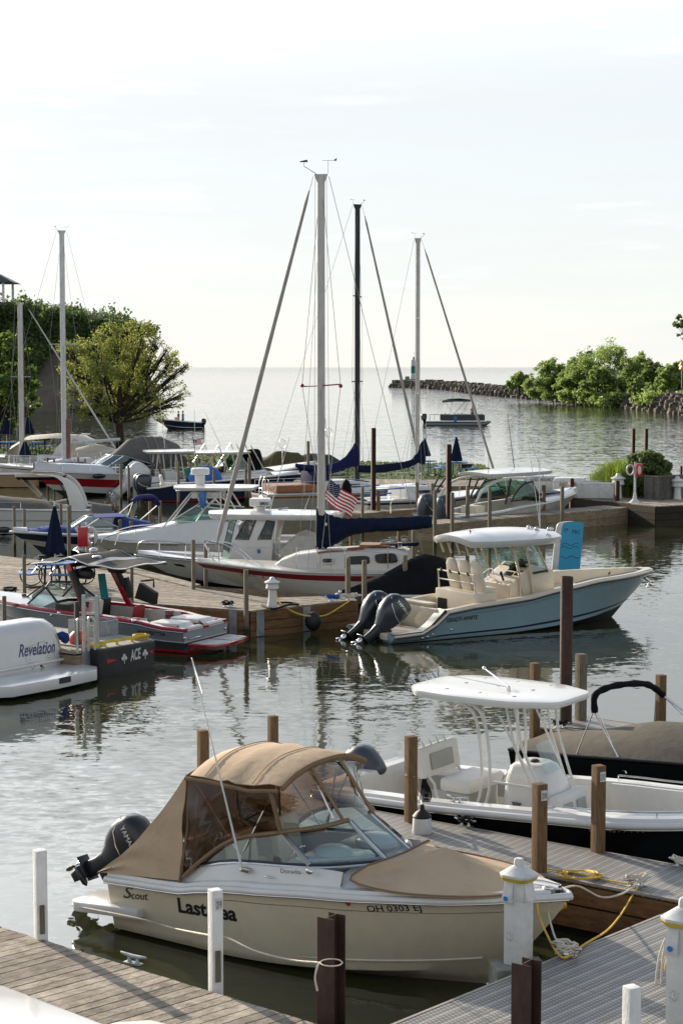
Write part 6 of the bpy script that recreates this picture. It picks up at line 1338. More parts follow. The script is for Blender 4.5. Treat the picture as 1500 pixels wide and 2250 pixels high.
rails(g, CHROME, [h.pt(.995, 1, 1), h.pt(.96, 1, 1) + V((0, 0, .45)), h.pt(.8, 1, 1) + V((0, -.1, .5)), h.pt(.6, 1, 1) + V((0, -.1, .3))], [(h.pt(u, 1, 1), h.pt(u, 1, 1) + V((0, -.08, .42))) for u in (.88, .76, .66)], .018, 'bow_rail')
o = MB().tube([h.inner(u, .35, 1, .12) for u in (.62, .75, .88)] + [h.inner(.93, .3, -1, .12)], .03, 6).build('toe_rail', WHITE, g); MB().box((prof[0].x - 1.35, .78, 1.22), (.10, .02, .12)).build('blue_label', BLUEP, ca)
# ================================================================ WHITE CABIN CRUISER OH 9040 BG
F, C, g = mk('cabin_cruiser', 'white cabin cruiser with hardtop and oval ports numbered OH 9040 BG', -1.3, 63.4, 178)
h = Hull(7.9, 2.7, [(0, 1.0), (.4, .98), (.75, .98), (1, 1.10)], plan=(.92, .45, 2.3, .95), rake=.25, chine=(.8, .12, .55)); KH = mat('khaki bottom', (.16, .14, .09), .5); ho = h.hull(g, [(0, .22, KH), (.22, 1, WHITE)], bottom=KH); HB = bvh(ho); h.rail(g, WHITE, .04, -.02); h.liner(g, LINER, .02, .38, zf=.3)
h.gunwale(g, WHITE, 0, .4, w=.25)
rows = []
for x, zt, w in ((2.2, 1.55, 1.1), (2.9, 1.85, 1.05), (3.6, 1.85, 1.0), (4.6, 1.62, .92), (5.6, 1.38, .78), (6.5, 1.22, .6), (7.1, 1.16, .4), (7.5, 1.1, .15)):
    zs = h.z(x / 7.9) + .02; bb = h.b(x / 7.9) - .06; rows.append([V((x, s_ * lerp(bb, w * .8, q), zs + (zt - zs) * q2)) for s_, q, q2 in ((1, 0, 0), (1, .35, .72), (1, 1, .95), (0, 0, 1.03), (-1, 1, .95), (-1, .35, .72), (-1, 0, 0))])
for r_ in rows: r_[3] = V((r_[3].x, 0, r_[3].z))
m = MB(); m.grid(rows); cb = m.build('cabin', WHITE, g, sharp=60)
for x, y in ((399, 1182), (460, 1181)):
    q = C(x, y, 'y', 1.13); o = MB().ball(q, (.22, .03, .08), 16, 6).build('oval_port', DARKG, cb); MB().tube([q + V((math.cos(a) * .23, .02, math.sin(a) * .085)) for a in [i * .45 for i in range(14)]], .012, 5, closed=True).build('frame', CHROME, o)
wb = Ls(C, [(378, 1144), (430, 1147), (520, 1148)], 'y', .95); wt = Ls(C, [(432, 1112), (452, 1114), (528, 1122)], 'y', .8)
for s_ in (-1, 1):
    m = MB(); m.grid([[V((p.x, s_ * p.y, p.z)) for p in wb], [V((p.x, s_ * p.y, p.z)) for p in wt]]); o = m.build('windscreen', GREENG, g, solid=.01)
    MB().tube([V((p.x, s_ * p.y, p.z)) for p in wb], .022, 6).tube([V((p.x, s_ * p.y, p.z)) for p in wt], .025, 6).bar(V((wb[1].x, s_ * wb[1].y, wb[1].z)), V((wt[1].x, s_ * wt[1].y, wt[1].z)), .06, .03).build('windscreen_frame', WHITE, o)
m = MB(); m.grid([[V((wb[0].x, y, wb[0].z + .02)) for y in (-.95, 0, .95)], [V((wt[0].x, y, wt[0].z + .05)) for y in (-.8, 0, .8)]]); o = m.build('windscreen', GREENG, g, solid=.01); m = MB(); [m.bar(V((wb[0].x, y, wb[0].z)), V((wt[0].x, y * .85, wt[0].z + .03)), .05, .03) for y in (-.95, -.3, .3, .95)]; m.build('windscreen_frame', WHITE, o)
q = C(475, 1071, 'y', 0); hardtop(g, 2.7, 2.1, (q.x, 0, q.z), .10, .05, WHITE, .85); MB().box((q.x + .3, 0, q.z - .22), (1.0, 1.5, .24)).build('overhead_box', WHITE, g, bevel=.05)
m = MB()
for s_ in (-1, 1):
    for a, b in (((420, 1082), (345, 1175)), ((482, 1085), (400, 1168)), ((432, 1085), (445, 1120)), ((484, 1085), (486, 1135)), ((498, 1085), (520, 1125)), ((462, 1085), (485, 1110))): p, q = C(*a, 'y', .8), C(*b, 'y', .95); m.tube([V((p.x, s_ * p.y, p.z)), V((q.x, s_ * q.y, q.z))], .028, 6)
m.build('hardtop_frame', WHITE, g)
q = C(440, 1035, 'y', 0); r_ = MB().loft([superring(q.x, q.z + z, a, a, 0, 16, 2) for z, a in ((-.12, .30), (-.1, .33), (.08, .33), (.11, .28))]).build('radar', WHITE, g); MB().box((q.x, 0, q.z - .38), (.3, .25, .6)).build('radar_mount', WHITE, r_, bevel=.03)
rails(g, CHROME, Ls(C, [(222, 1192), (235, 1180), (300, 1162), (380, 1158), (430, 1152)], 'y', .8), [(C(x, t, 'y', .8), C(x - 10, t + 26, 'y', .9)) for x, t in ((300, 1162), (340, 1160), (262, 1172))], .02, 'bow_rail'); rails(g, CHROME, Ls(C, [(208, 1190), (222, 1180), (290, 1156), (380, 1152)], 'y', -.7), [], .02, 'bow_rail')
lettering('OH 9040 BG', C(351, 1199, 'y', 1.1), C(391, 1199, 'y', 1.1), .11, INK, g, wrap=HB); q = C(402, 1194, 'y', 1.12); MB().ball(q, (.05, .04, .05), 8, 5).build('green_sticker', mat('green label', (.15, .5, .08)), g)
m = MB(); q = C(237, 1181, 'y', .3); m.ball(q, .09, 10, 6).box(q - V((0, 0, .1)), (.3, .25, .08)); m.build('spot_light', CHROME, g); antenna(g, C(429, 1060, 'y', .3), C(427, 900, 'y', .3), .02)
f = MB().ball((0, 0, 0), (.13, .13, .38), 12, 8).build('fender', BLUEP, g); f.location = C(445, 1095, 'y', .9)
pf = C(420, 985, 'y', .3)
fp = F.w(C(424, 965, 'y', .3)); f = thing('american_flag', 'small american flag on the antenna above the white cruiser', 'flag', fp); k = 4000 / 63; flag_us(f, (-.0, 0, 0), (.28, 0, -.01), (.02, 0, -.19)); MB().tube([(-.01, 0, .08), (.08, 0, -.5)], .012, 5).build('flag_staff', BLACK, f)

# ================================================================ WAKEBOARD BOAT
F, C, g = mk('wakeboard_boat', 'red and grey wakeboard boat with a black covered tower beside the middle dock', -3.37, 44.94, 152.5)
h = Hull(7.2, 2.3, [(0, .58), (.08, .60), (.2, .72), (.4, .80), (1, .95)], plan=(.92, .4, 2.3, .9), rake=.18, chine=(.9, .02, .35)); RW = mat('dark red gelcoat', (.30, .010, .018), .22, coat=.4)
ho = h.hull(g, [(0, .12, RW), (.12, .44, DKGREYM), (.44, .48, PWHITE), (.48, .90, GREYM), (.90, 1, RW)], bottom=RW); HB = bvh(ho); h.rail(g, CHROME, .014, -.05, off=.0); h.gunwale(g, RW, 0, .93, w=.26, dz=.04)
LG = mat('light grey upholstery', (.42, .42, .40), .5); h.liner(g, LG, .14, .9, w=.28, zf=.05, floor=mat('dark marine mat', (.04, .04, .045), .8)); h.deck(g, mat('silver grey deck', (.40, .42, .44), .3), .60, .985, .1, .04, w=.16)
m = MB(); m.box((.66, 0, .46), (1.1, 1.8, .22)); m.build('engine_hatch', RW, g, bevel=.06)
for s_ in (-1, 1):
    MB().box((.75, s_ * .48, .64), (.85, .68, .12)).build('sun_pad', VINYL, g, bevel=.05); MB().tube([(.08, s_ * .15, .55), (.08, s_ * .85, .55)], .085, 10).build('pad_roll', VINYL, g); MB().box((.22, s_ * .5, .60), (.28, .6, .03), tilt=('Y', -.6)).build('step_pad', PWHITE, g, bevel=.01)
    MB().box((1.9, s_ * .78, .62), (1.3, .10, .30)).build('bench_back', LG, g, bevel=.03); MB().box((1.55, s_ * .785, .62), (.32, .11, .31)).build('red_inset', RW, g, bevel=.03); MB().box((1.9, s_ * .62, .34), (1.4, .4, .14)).build('bench_seat', VINYL, g, bevel=.04)
m = MB(); m.prism([(-.05, -.95, .16), (-.05, .95, .16), (-.75, .80, .16), (-.85, .3, .16), (-.85, -.3, .16), (-.75, -.80, .16)], (0, 0, .09)); o = m.build('swim_platform', RW, g, bevel=.02)
m = MB(); [m.prism([(-.12, s * .06, .253), (-.12, s * .88, .253), (-.70, s * .76, .253), (-.80, s * .3, .253), (-.80, s * .06, .253)], (0, 0, .008)) for s in (-1, 1)]; m.build('platform_pad', mat('pale foam pad', (.5, .48, .46), .7), o)
m = MB(); m.tube([(-.02, .2, .34), (-.05, .25, .36), (-.05, .75, .36), (-.02, .8, .34)], .02, 6); [m.ball((-.01, y, .40), .04, 8, 5) for y in (-.9, 1.0)]; m.build('stern_handle', CHROME, g)
# windscreen
WB = Ls(C, [(65, 1334), (130, 1338)], 'y', .95); pts = [V((4.0, -.95, .80)), V((5.0, -.75, .85)), V((5.55, 0, .90)), V((5.0, .75, .85)), V((4.0, .95, .80))]; tp_ = [V((3.75, -.85, .86)), V((4.4, -.66, 1.36)), V((4.75, 0, 1.42)), V((4.4, .66, 1.36)), V((3.75, .85, .86))]
m = MB(); m.grid([pts, tp_]); m.build('windscreen', GLASS, g, solid=.006); m = MB(); m.tube(tp_, .03, 6); m.tube(pts, .02, 6); [m.bar(pts[i], tp_[i], .05, .03) for i in (1, 3)]; m.bar(V((5.5, .25, .9)), V((4.72, .2, 1.41)), .05, .03); m.build('windscreen_frame', BLACK, g)
m = MB(); m.box((3.7, -.6, .75), (.5, .6, .5)); m.box((3.7, .6, .75), (.5, .6, .5)); m.build('helm_console', BLACK, g, bevel=.05); seat(g, (3.2, .55, .62), .5, .55, .3, VINYL, .5, 1); o = seat(g, (2.6, -.55, .55), .4, .5, .25, mat('red upholstery', (.3, .02, .02), .5), .35, 1)
# tower
m = MB()
for s_ in (-1, 1):
    for (a, b) in (((2.9, .98, .75), (3.55, .85, 2.02)),): a, b = V(a), V(b); a.y *= s_; b.y *= s_; m.bar(a, b, .16, .10, up=(0, 1, 0))
m.build('tower_leg', RW, g, bevel=.02)
m = MB(); m.tube([(3.5, -.9, 1.98), (3.5, .9, 1.98)], .05, 8); m.tube([(3.2, -.85, 1.9), (3.2, .85, 1.9)], .04, 8)
for s_ in (-1, 1): m.tube([(3.4, s_ * .92, 1.85), (3.1, s_ * .96, 1.3)], .10, 8); m.lathe([(.09, -.25), (.13, -.2), (.13, .2), (.09, .25)], (3.15, s_ * .72, 1.78), 10, M=Matrix.Rotation(math.pi / 2, 3, 'Y')); m.tube([(2.95, s_ * 1.0, 1.0), (3.1, s_ * 1.02, 1.5)], .11, 7)
m.build('tower_gear', BLACK, g)
def fold(x, y): return 2.10 + .16 * math.exp(-((x - 3.4) / .5) ** 2) - .04 * abs(x - 3.2) + .02 * math.sin(x * 7 + y * 3) - .05 * abs(y)
rows = [[V((x, y * (1.05 - .12 * abs(x - 3.1)), fold(x, y))) for y in [j / 8 * 2 - 1 for j in range(9)]] for x in [1.75 + i * .185 for i in range(17)]]
m = MB(); m.grid(rows, [1 if i in (5, 9) else 0 for i in range(16)]); o = m.build('tower_bimini', [mat('charcoal canvas', (.035, .035, .035), .8, bump=.4), mat('pale grey canvas', (.42, .43, .44), .6, bump=.4)], g, solid=.03, sharp=60)
m = MB(); m.tube([rows[i][-1] for i in range(17)], .018, 5).tube([rows[i][0] for i in range(17)], .018, 5).tube(rows[0], .018, 5).ball((3.3, .1, 2.32), (.12, .12, .07), 10, 5).ball((2.9, .5, 2.2), (.16, .05, .05), 8, 4); m.build('bimini_frame', CHROME, g)
m = MB(); m.prism([(2.75, -.92, 1.0), (2.2, -.98, .85), (2.15, -.98, 1.15), (2.6, -.92, 1.4)], (0, -.18, 0)); m.tube([(2.6, -1.0, 1.45), (2.2, -1.0, 1.5), (2.2, -1.0, 1.3)], .03, 6); m.build('board_rack', BLACK, g, bevel=.03)
MB().grid([[V((3.0, .35, 1.75)), V((2.9, .2, 1.75))], [V((2.9, .38, 1.1)), V((2.78, .22, 1.12))]]).build('teal_towel', mat('teal towel', (.02, .16, .18), .9), g, solid=.05)
for x, y in ((292, 1365), (110, 1352), (130, 1347)):
    q = C(x, y, 'y', 1.13); hit = HB.ray_cast(q + V((0, 1, 0)), V((0, -1, 0)))[0]; q = hit or q; MB().ball(q, (.07, .02, .035) if x == 130 else (.045, .02, .045), 10, 5).build('hull_fitting', CHROME, g)
lettering('WAKESETTER', C(300, 1392, 'y', 1.1), C(362, 1399, 'y', 1.1), .09, INK, g, wrap=HB, bold=.02)
rope('thin pale rod lying across the water below the wakeboard boat', [P(421, 1446, .9), P(445, 1525, .5)], .012, PWHITE, 'pole')

# ================================================================ REVELATION CRUISER STERN
F, C, g = mk('cabin_cruiser', 'white cruiser stern lettered Revelation at the left edge', -7.15, 39.5, 145)
h = Hull(9, 3.0, [(0, 1.0), (1, 1.3)], plan=(.93, .4, 2.3, .9)); CW = C
m = MB(); pr_ = [(-.0, .45), (.02, .9), (.14, 1.16), (.34, 1.27), (1.0, 1.20)]; rows = []
m = MB()
for x, z in pr_: pass
Y2 = 1.72; rows = [[V((x + .22 * (abs(v) ** 9), v * Y2 * (1 - .10 * max(0, z - .6)), z - .10 * abs(v) ** 10)) for v in [j / 12 * 2 - 1 for j in range(13)]] for x, z in [(-.02, .30), (.0, .5), (.03, .85), (.08, 1.08), (.18, 1.25), (.38, 1.34), (.8, 1.34)]]
m.grid(rows); tr = m.build('transom', WHITE, g, sharp=70); HB = bvh(tr)
m = MB(); m.prism([(.1, -1.72, .32), (-.1, -1.76, .32), (-.9, -1.66, .32), (-1.22, -1.3, .32), (-1.3, 0, .32), (-1.22, 1.3, .32), (-.9, 1.66, .32), (-.1, 1.76, .32), (.1, 1.72, .32)], (0, 0, -.24)); m.build('swim_platform', WHITE, g, bevel=.04)
m = MB(); m.tube([(-.03, -1.72, .42), (-.06, 1.72, .42)], .035, 6); m.build('transom_moulding', WHITE, g)
m = MB(); [m.grid([[V((x, s_ * yy, z)) for x, yy, z in ((0, 1.32, .3), (3, 1.45, .35), (6, 1.2, .5))], [V((x, s_ * yy, z)) for x, yy, z in ((.3, 1.33, 1.08), (3, 1.5, 1.20), (6, 1.25, 1.35))], [V((x, s_ * yy, z)) for x, yy, z in ((.3, 1.05, 1.14), (3, 1.2, 1.26), (6, .95, 1.4))], [V((x, s_ * yy, z)) for x, yy, z in ((.3, 1.03, .5), (3, 1.18, .5), (6, .93, .5))]]) for s_ in (-1, 1)]; m.build('hull_side', WHITE, g, sharp=60)
m = MB(); m.prism([(0, -1.3, -.3), (0, 1.3, -.3), (6, 1.2, -.3), (6, -1.2, -.3)], (0, 0, .75)); m.build('hull', WHITE, g); MB().box((1.3, 0, .8), (.8, 1.9, .35)).build('aft_bench', VINYL, g, bevel=.06)
REV = mat('navy script', (.02, .05, .16), .4); lettering('Revelation', C(42, 1444, 'x', 0), C(124, 1433, 'x', 0), .27, REV, g, wrap=HB, shear=.35, bold=.015)
m = MB(); ring = [C(*p, 'x', 0) for p in ((58, 1456), (56, 1425), (100, 1409), (120, 1428), (120, 1446), (60, 1458))]; hit = [(HB.ray_cast(p - V((1, 0, 0)), V((1, 0, 0)))[0] or p) - V((.004, 0, 0)) for p in ring]; m.tube(hit, .005, 4); m.build('hatch_outline', GREYV, g)
for x, y, r_ in ((66, 1448, .03), (107, 1443, .03), (71, 1466, .04), (90, 1462, .045)):
    q = C(x, y, 'x', 0); q = HB.ray_cast(q - V((1, 0, 0)), V((1, 0, 0)))[0] or q; MB().ball(q, (.02, r_, r_), 10, 5).build('fitting', BLACK if x == 90 else CHROME, g)
m = MB(); m.tube(Ls(C, [(64, 1481), (66, 1484), (86, 1481), (88, 1478)], 'x', -.05), .012, 6); m.build('transom_handle', CHROME, g); m = MB(); q = [(HB.ray_cast(C(*p, 'x', 0) - V((1, 0, 0)), V((1, 0, 0)))[0] or C(*p, 'x', 0)) - V((.03, 0, 0)) for p in ((90, 1462), (110, 1478), (133, 1472), (140, 1450), (141, 1420), (130, 1395))]; m.tube(smoothline(q, 4), .014, 6); m.build('power_cord', mat('pale yellow cord', (.55, .45, .2)), g)
m = MB(); m.box((-1.28, -.2, .25), (.06, .35, .12)); m.build('ladder_recess', DARKG, g)
# ================================================================ BLACK WORK BOAT 'ACE'
c0 = P(279, 1478, 0); F, C, g = mk('work_boat', 'small black work boat lettered ACE with yellow rails on a pale deck', c0.x, c0.y, 143)
m = MB(); ol = [(0, -.95), (-.06, -.8), (-.1, 0), (-.06, .8), (0, .95), (3.9, .95), (4.2, 0), (3.9, -.95)]; m.loft([[V((x * k, y * k, z)) for x, y in ol] for z, k in ((-.2, .94), (.1, .97), (.58, 1.0), (.64, 1.0))]); ho = m.build('hull', mat('black steel', (.012, .012, .013), .5, var=.4, dirt=.3), g, bevel=.02)
MB().prism([(x * .97 + .03, y * .95, .643) for x, y in ol], (0, 0, .02)).build('deck', mat('scuffed pale deck', (.34, .33, .30), .8, var=.25, dirt=.5), g)
HB = bvh(ho); lettering('ACE', C(286, 1452, 'x', -.09), C(310, 1446, 'x', -.09), .25, PWHITE, g, shear=.15, bold=.03, wrap=HB)
def onx(px, py): q = C(px, py, 'x', -.1); return (HB.ray_cast(q - V((1, 0, 0)), V((1, 0, 0)))[0] or q) - V((.012, 0, 0))
for cx, cy in ((273, 1446), (320, 1436)):
    m = MB(); q = onx(cx, cy); [m.ball(q + V((0, dy, dz)), (.006, .045, .045), 8, 5) for dy, dz in ((0, .05), (.05, -.01), (-.05, -.01))]; m.box(q + V((0, 0, -.08)), (.008, .02, .1)); m.build('clover_mark', PWHITE, g)
for tri in (((237, 1449), (259, 1450), (237, 1459)), ((338, 1428), (328, 1432), (338, 1436))): MB().add([onx(*p) for p in tri], [(0, 1, 2)]).build('red_triangle', REDF, g, smooth=False)
m = MB(); m.tube([(.1, -.85, .76), (.15, .7, .76)], .035, 7); [m.tube([(.12, y, .64), (.12, y, .78)], .04, 6) for y in (-.8, -.3, .2, .6)]; m.tube([(.1, .85, .70), (.3, .85, .70)], .07, 7); m.tube([(1.2, .1, .76), (1.2, .55, .76)], .045, 6); m.tube([(1.2, .3, .64), (1.2, .3, .76)], .05, 6)
m.build('yellow_rail', YELP, g); rp_ = MB(); rp_.tube(smoothline([(.3, -.85 + .1 * math.sin(i), .56 + .02 * (i % 3)) if 0 else (.25 + .12 * math.cos(i * .9), -.7 + .18 * math.sin(i * .9), .69 + .004 * i) for i in range(24)], 3), .02, 5); rp_.build('rope', YEL, g)
t = thing('metal_bin', 'open grey metal bin on the deck of the black work boat', 'bin', C(205, 1392, 'z', .66) and F.w(C(205, 1392, 'z', .66)), 143)
t.scale = (.5, .5, .6)
m = MB(); m.box((0, -.75, .28), (1.8, .05, .56)); m.box((0, .75, .28), (1.8, .05, .56)); m.box((-.9, 0, .28), (.05, 1.5, .56)); m.box((.9, 0, .28), (.05, 1.5, .56)); m.box((0, 0, .02), (1.8, 1.5, .04)); m.build('body', GALV, t)
q = P(172, 1405, .75); tag(MB().ball((0, 0, 0), .22, 14, 8).build('buoy_ball', mat('coral red plastic', (.6, .06, .05), .4), None, loc=q), 'coral red ball fender behind the white transom', 'fender')
q = P(136, 1398, .9); f = thing('rag', 'bunched blue cloth hanging behind the Revelation transom', 'cloth', q); MB().ball((0, 0, 0), (.13, .1, .1), 9, 6).ball((.08, 0, -.05), (.1, .08, .12), 9, 6).jitter(.02).build('cloth', BLUEC, f)
# ladder dock between them
q = P(196, 1488, 0); f = thing('dock', 'small timber landing with galvanised face between the white transom and the black work boat', 'dock', (q.x, q.y, 0), 143)
MB().box((.95, -.05, .60), (1.9, .95, .06)).build('planks', PLANK, f); MB().box((.9, -.05, .28), (1.8, .9, .5)).build('fascia', FASCIAG, f); MB().box((0, -.15, .25), (.03, .75, .9)).build('steel_face', GALV, f)
def ladder(label, px, yt, yb, w, z0, n, mt, lean=0, hoop=True):
    b = P(px, yb, z0); t = S(px, yt, b.y); hh = t.z - z0; f = thing('ladder', label, 'ladder', (b.x, b.y, z0), -20); m = MB()
    for s_ in (-1, 1): m.bar((s_ * w / 2, 0, 0), (s_ * w / 2 + 0, lean, hh), .05, .08)
    m.build('side_rail', mt, f); m = MB(); [m.bar((-w / 2, lean * k / n, hh * (k + .6) / n), (w / 2, lean * k / n, hh * (k + .6) / n), .03, .06) for k in range(n)]; m.build('rungs', mt, f)
ladder('tall aluminium ladder standing on the small timber landing', 200, 1308, 1480, .34, .05, 6, mat('pale ladder alloy', (.42, .42, .39), .5, .1))
q = P(184, 1432, .65); f = thing('grab_rail', 'pair of pale hooped grab rails on the small timber landing', 'rail', q, 143); m = MB()
for yy in (-.35, .0): m.tube(smoothline([(0, yy, 0), (0, yy, .62), (.06, yy + .1, .74), (0, yy + .2, .62), (0, yy + .2, 0)], 4), .03, 7)
m.build('hoops', mat('pale pipe', (.5, .48, .42), .4, .3), f)
post('post at the corner of the small timber landing', 215, 1306, 1480, 9, .0, POSTG, rz=.6); post('black padded post between the transom and the ladder', 170, 1322, 1480, 10, .0, mat('black pad', (.02, .02, .02), .6), rz=.6)
# black covered boat next to the pale blue boat
F, C, g = mk('covered_boat', 'white boat under a peaked black cover behind the tilted outboards', 3.75, 52.0, 205)
h = Hull(4.3, 2.0, [(0, .62), (1, .72)], plan=(.9, .4, 2.2, .95)); h.hull(g, [(0, 1, mat('beige hull', (.5, .46, .38), .3))]); h.rail(g, WHITE, .04)
rows = []
for i in range(17):
    u = i / 16 * .96; a, b = h.pt(u, 1, -1), h.pt(u, 1, 1); top = interp([(0, .2), (.2, .9), (.38, 1.08), (.7, .45), (1, .05)], u); rows.append([a.lerp(b, j / 10) + V((0, 0, top * (1 - abs(2 * j / 10 - 1) ** 1.3) + .02 * math.sin(i + 2 * j))) for j in range(11)])
surf(g, rows, BLACKC, 'cover', .012); MB().ball(h.pt(.98, 1, 1) + V((0, 0, .05)), .06, 8, 5).build('bow_light', CHROME, g)
f = thing('fender', 'dark hanging fender on the post before the black cover', 'fender', P(938, 1300, .65)); MB().lathe([(.02, 0), (.11, .05), (.12, .4), (.05, .5), (.02, .55)], n=12).build('body', BLACK, f)
f = thing('fender', 'round black fender against the middle dock wall', 'fender', P(688, 1382, .12)); MB().ball((0, 0, .2), (.22, .2, .26), 14, 8).build('body', BLACK, f)
rope('yellow power cord sagging from the middle pedestal along the dock wall', [S(606, 1298, 48), P(612, 1322, .8), S(645, 1345, 47.4), S(680, 1354, 47.4), S(715, 1352, 47.6), S(745, 1335, 48), P(768, 1320, .74)], .02, YEL)
rope('dark hose lying beside the middle dock pedestal', [P(575, 1330, .74), P(600, 1338, .74), P(630, 1330, .74), P(655, 1328, .74), P(630, 1324, .74), P(590, 1326, .74)], .03, ROPEK)

# ================================================================ PICNIC TABLE, UMBRELLA, CABINET ON THE MIDDLE DOCK
def picnic(label, loc, k=1.0, rz=0, frame=BLACK, group=None, tall=.76):
    f = thing('picnic_table', label, 'table', loc, rz, group, k=k)
    MB().lathe([(.58, tall - .05), (.60, tall - .03), (.60, tall), (.1, tall)], n=20).build('table_top', BLUEP, f)
    for i in range(4):
        a = i * math.pi / 2 + .5; c = V((math.cos(a) * .98, math.sin(a) * .98, .45)); m = MB(); seg = [V((math.cos(a + t) * r_, math.sin(a + t) * r_, .45)) for r_, ts in ((.82, (-.5, -.25, 0, .25, .5)), (1.12, (.5, .25, 0, -.25, -.5))) for t in ts]; m.prism(seg, (0, 0, .045)); m.build('seat', BLUEP, f, bevel=.01)
        m = MB(); m.tube(smoothline([(math.cos(a) * .3, math.sin(a) * .3, tall - .05), (math.cos(a) * .35, math.sin(a) * .35, .12), (math.cos(a) * .5, math.sin(a) * .5, .04), (math.cos(a) * .85, math.sin(a) * .85, .04), (math.cos(a) * .97, math.sin(a) * .97, .14), (math.cos(a) * .97, math.sin(a) * .97, .45)], 3), .028, 6); m.build('leg', frame, f)
    return f
def umbrella(label, loc, ztip, zlow, r=.26, mt=NAVY, group='folded navy umbrellas', pole0=0):
    f = thing('umbrella', label, 'umbrella', loc, 0, group); MB().tube([(0, 0, pole0), (0, 0, ztip + .06)], .025, 8).build('pole', PWHITE, f); rings = []
    for z, k in ((zlow, 1.0), (zlow + .05, 1.02), (lerp(zlow, ztip, .35), .74), (lerp(zlow, ztip, .7), .42), (ztip - .05, .16), (ztip, .06)): rings.append([V((r * k * (1 + (.13 if j % 2 else -.13)) * math.cos(j * math.pi / 8), r * k * (1 + (.13 if j % 2 else -.13)) * math.sin(j * math.pi / 8), z + (.03 * (j % 2) if z < zlow + .06 else 0))) for j in range(16)])
    MB().loft(rings).build('canopy', mt, f, sharp=80); return f
q = P(122, 1290, .7); picnic('round blue picnic table under the folded umbrella on the middle dock', q, .95)
umbrella('folded navy umbrella standing in the blue table on the middle dock', q, S(122, 1111, q.y).z - .7, S(122, 1215, q.y).z - .7, .27)
for i, (x, ad) in enumerate(((88, 'left'), (130, 'right'))):
    q = P(x, 1300, .7); q.y += 1.5; f = thing('bicycle', ad + ' of two bicycles parked behind the blue table', 'bicycle', q, 20, 'bicycles on the dock'); 
    for dx in (-.5, .5): MB().tube([(dx + math.cos(a) * .32, 0, .33 + math.sin(a) * .32) for a in [k * .3927 for k in range(16)]], .022, 6, closed=True).build('wheel', BLACK, f)
    MB().tube([(-.5, 0, .33), (-.15, 0, .75), (.35, 0, .8), (.05, 0, .33), (-.5, 0, .33)], .018, 6).tube([(.35, 0, .95), (.5, 0, .33)], .018, 6).tube([(.3, -.25, .98), (.35, 0, .95), (.3, .25, .98)], .015, 6).build('frame', ALU, f); MB().box((-.18, 0, .85), (.22, .12, .06)).build('saddle', BLACK, f, bevel=.02)
q = P(190, 1212, .7); f = thing('extinguisher_cabinet', 'red fire extinguisher cabinet on a pole with a white life ring on the middle dock', 'cabinet', q); t = S(183, 1157, q.y).z - .7; lo = S(183, 1200, q.y).z - .7
MB().tube([(0, 0, 0), (0, 0, t + .15)], .035, 8).build('pole', PWHITE, f); MB().box((-.1, -.1, (t + lo) / 2), (.33, .22, t - lo)).build('cabinet', mat('signal red', (.45, .01, .02), .35, coat=.3), f, bevel=.02)
MB().tube([(.17 + .16 * math.cos(a), 0, (t + lo) / 2 + .28 * math.sin(a)) for a in [i * .449 for i in range(14)]], .07, 8, closed=True).build('life_ring', PWHITE, f); MB().lathe([(.2, lo - .12), (.12, lo - .04), (.05, lo)], (-.25, -.1, 0), 12).build('lamp_hood', PWHITE, f)
# ================================================================ BOATS FARTHER BACK
def basic(name, label, X, Y, hd, L, B, zs, bands, gun=.9, fore=.55, floor=.25, crown=.12, plan=(.9, .45, 2.3, .95), rake=.24, cat='boat', n=22, chine=(.82, .03, .4), dm=None):
    F, C, g = mk(name, label, X, Y, hd, cat)
    h = Hull(L, B, zs, plan=plan, rake=rake, chine=chine, draft=.25); ho = h.hull(g, bands, n=n); h.rail(g, WHITE, .04, -.02, n=18); h.gunwale(g, dm or WHITE, 0, gun, w=.22, n=14); h.liner(g, LINER, .02, fore + .03, w=.22, zf=floor, n=10); h.deck(g, dm or WHITE, fore, .985, crown, .03, n=10, k=6)
    return F, C, g, h, bvh(ho)
def screen(g, x0, x1, w, zb, zt, lean=.5, mt=None, fm=None, crv=.35):
    B_ = [V((x0, -w, zb)), V((x1 - crv, -w * .92, zb + .03)), V((x1, -w * .4, zb + .05)), V((x1, w * .4, zb + .05)), V((x1 - crv, w * .92, zb + .03)), V((x0, w, zb))]
    T_ = [V((x0, -w * .95, zb + .05)), V((x1 - crv - lean, -w * .8, zt)), V((x1 - lean, -w * .38, zt + .02)), V((x1 - lean, w * .38, zt + .02)), V((x1 - crv - lean, w * .8, zt)), V((x0, w * .95, zb + .05))]
    o = MB().grid([B_, T_]).build('windscreen', mt or GREENG, g, solid=.008); m = MB().tube(T_, .025, 6).tube(B_, .02, 6); [m.bar(B_[i], T_[i], .04, .03) for i in (1, 2, 3, 4)]; m.build('frame', fm or CHROME, o); return o
def cover(g, h, u0, u1, prof, mt, nm='cover', side=1.0):
    rows = []
    for i in range(15):
        u = lerp(u0, u1, i / 14); a, b = h.pt(u, 1, -1), h.pt(u, 1, 1); t = interp(prof, i / 14); rows.append([a.lerp(b, j / 10) + V((0, 0, (t * (1 - abs(2 * j / 10 - 1) ** 2.2) + .015 * math.sin(i * 1.7 + j * 2)) if 0 < j < 10 else .0)) for j in range(11)])
    return surf(g, rows, mt, nm, .012)
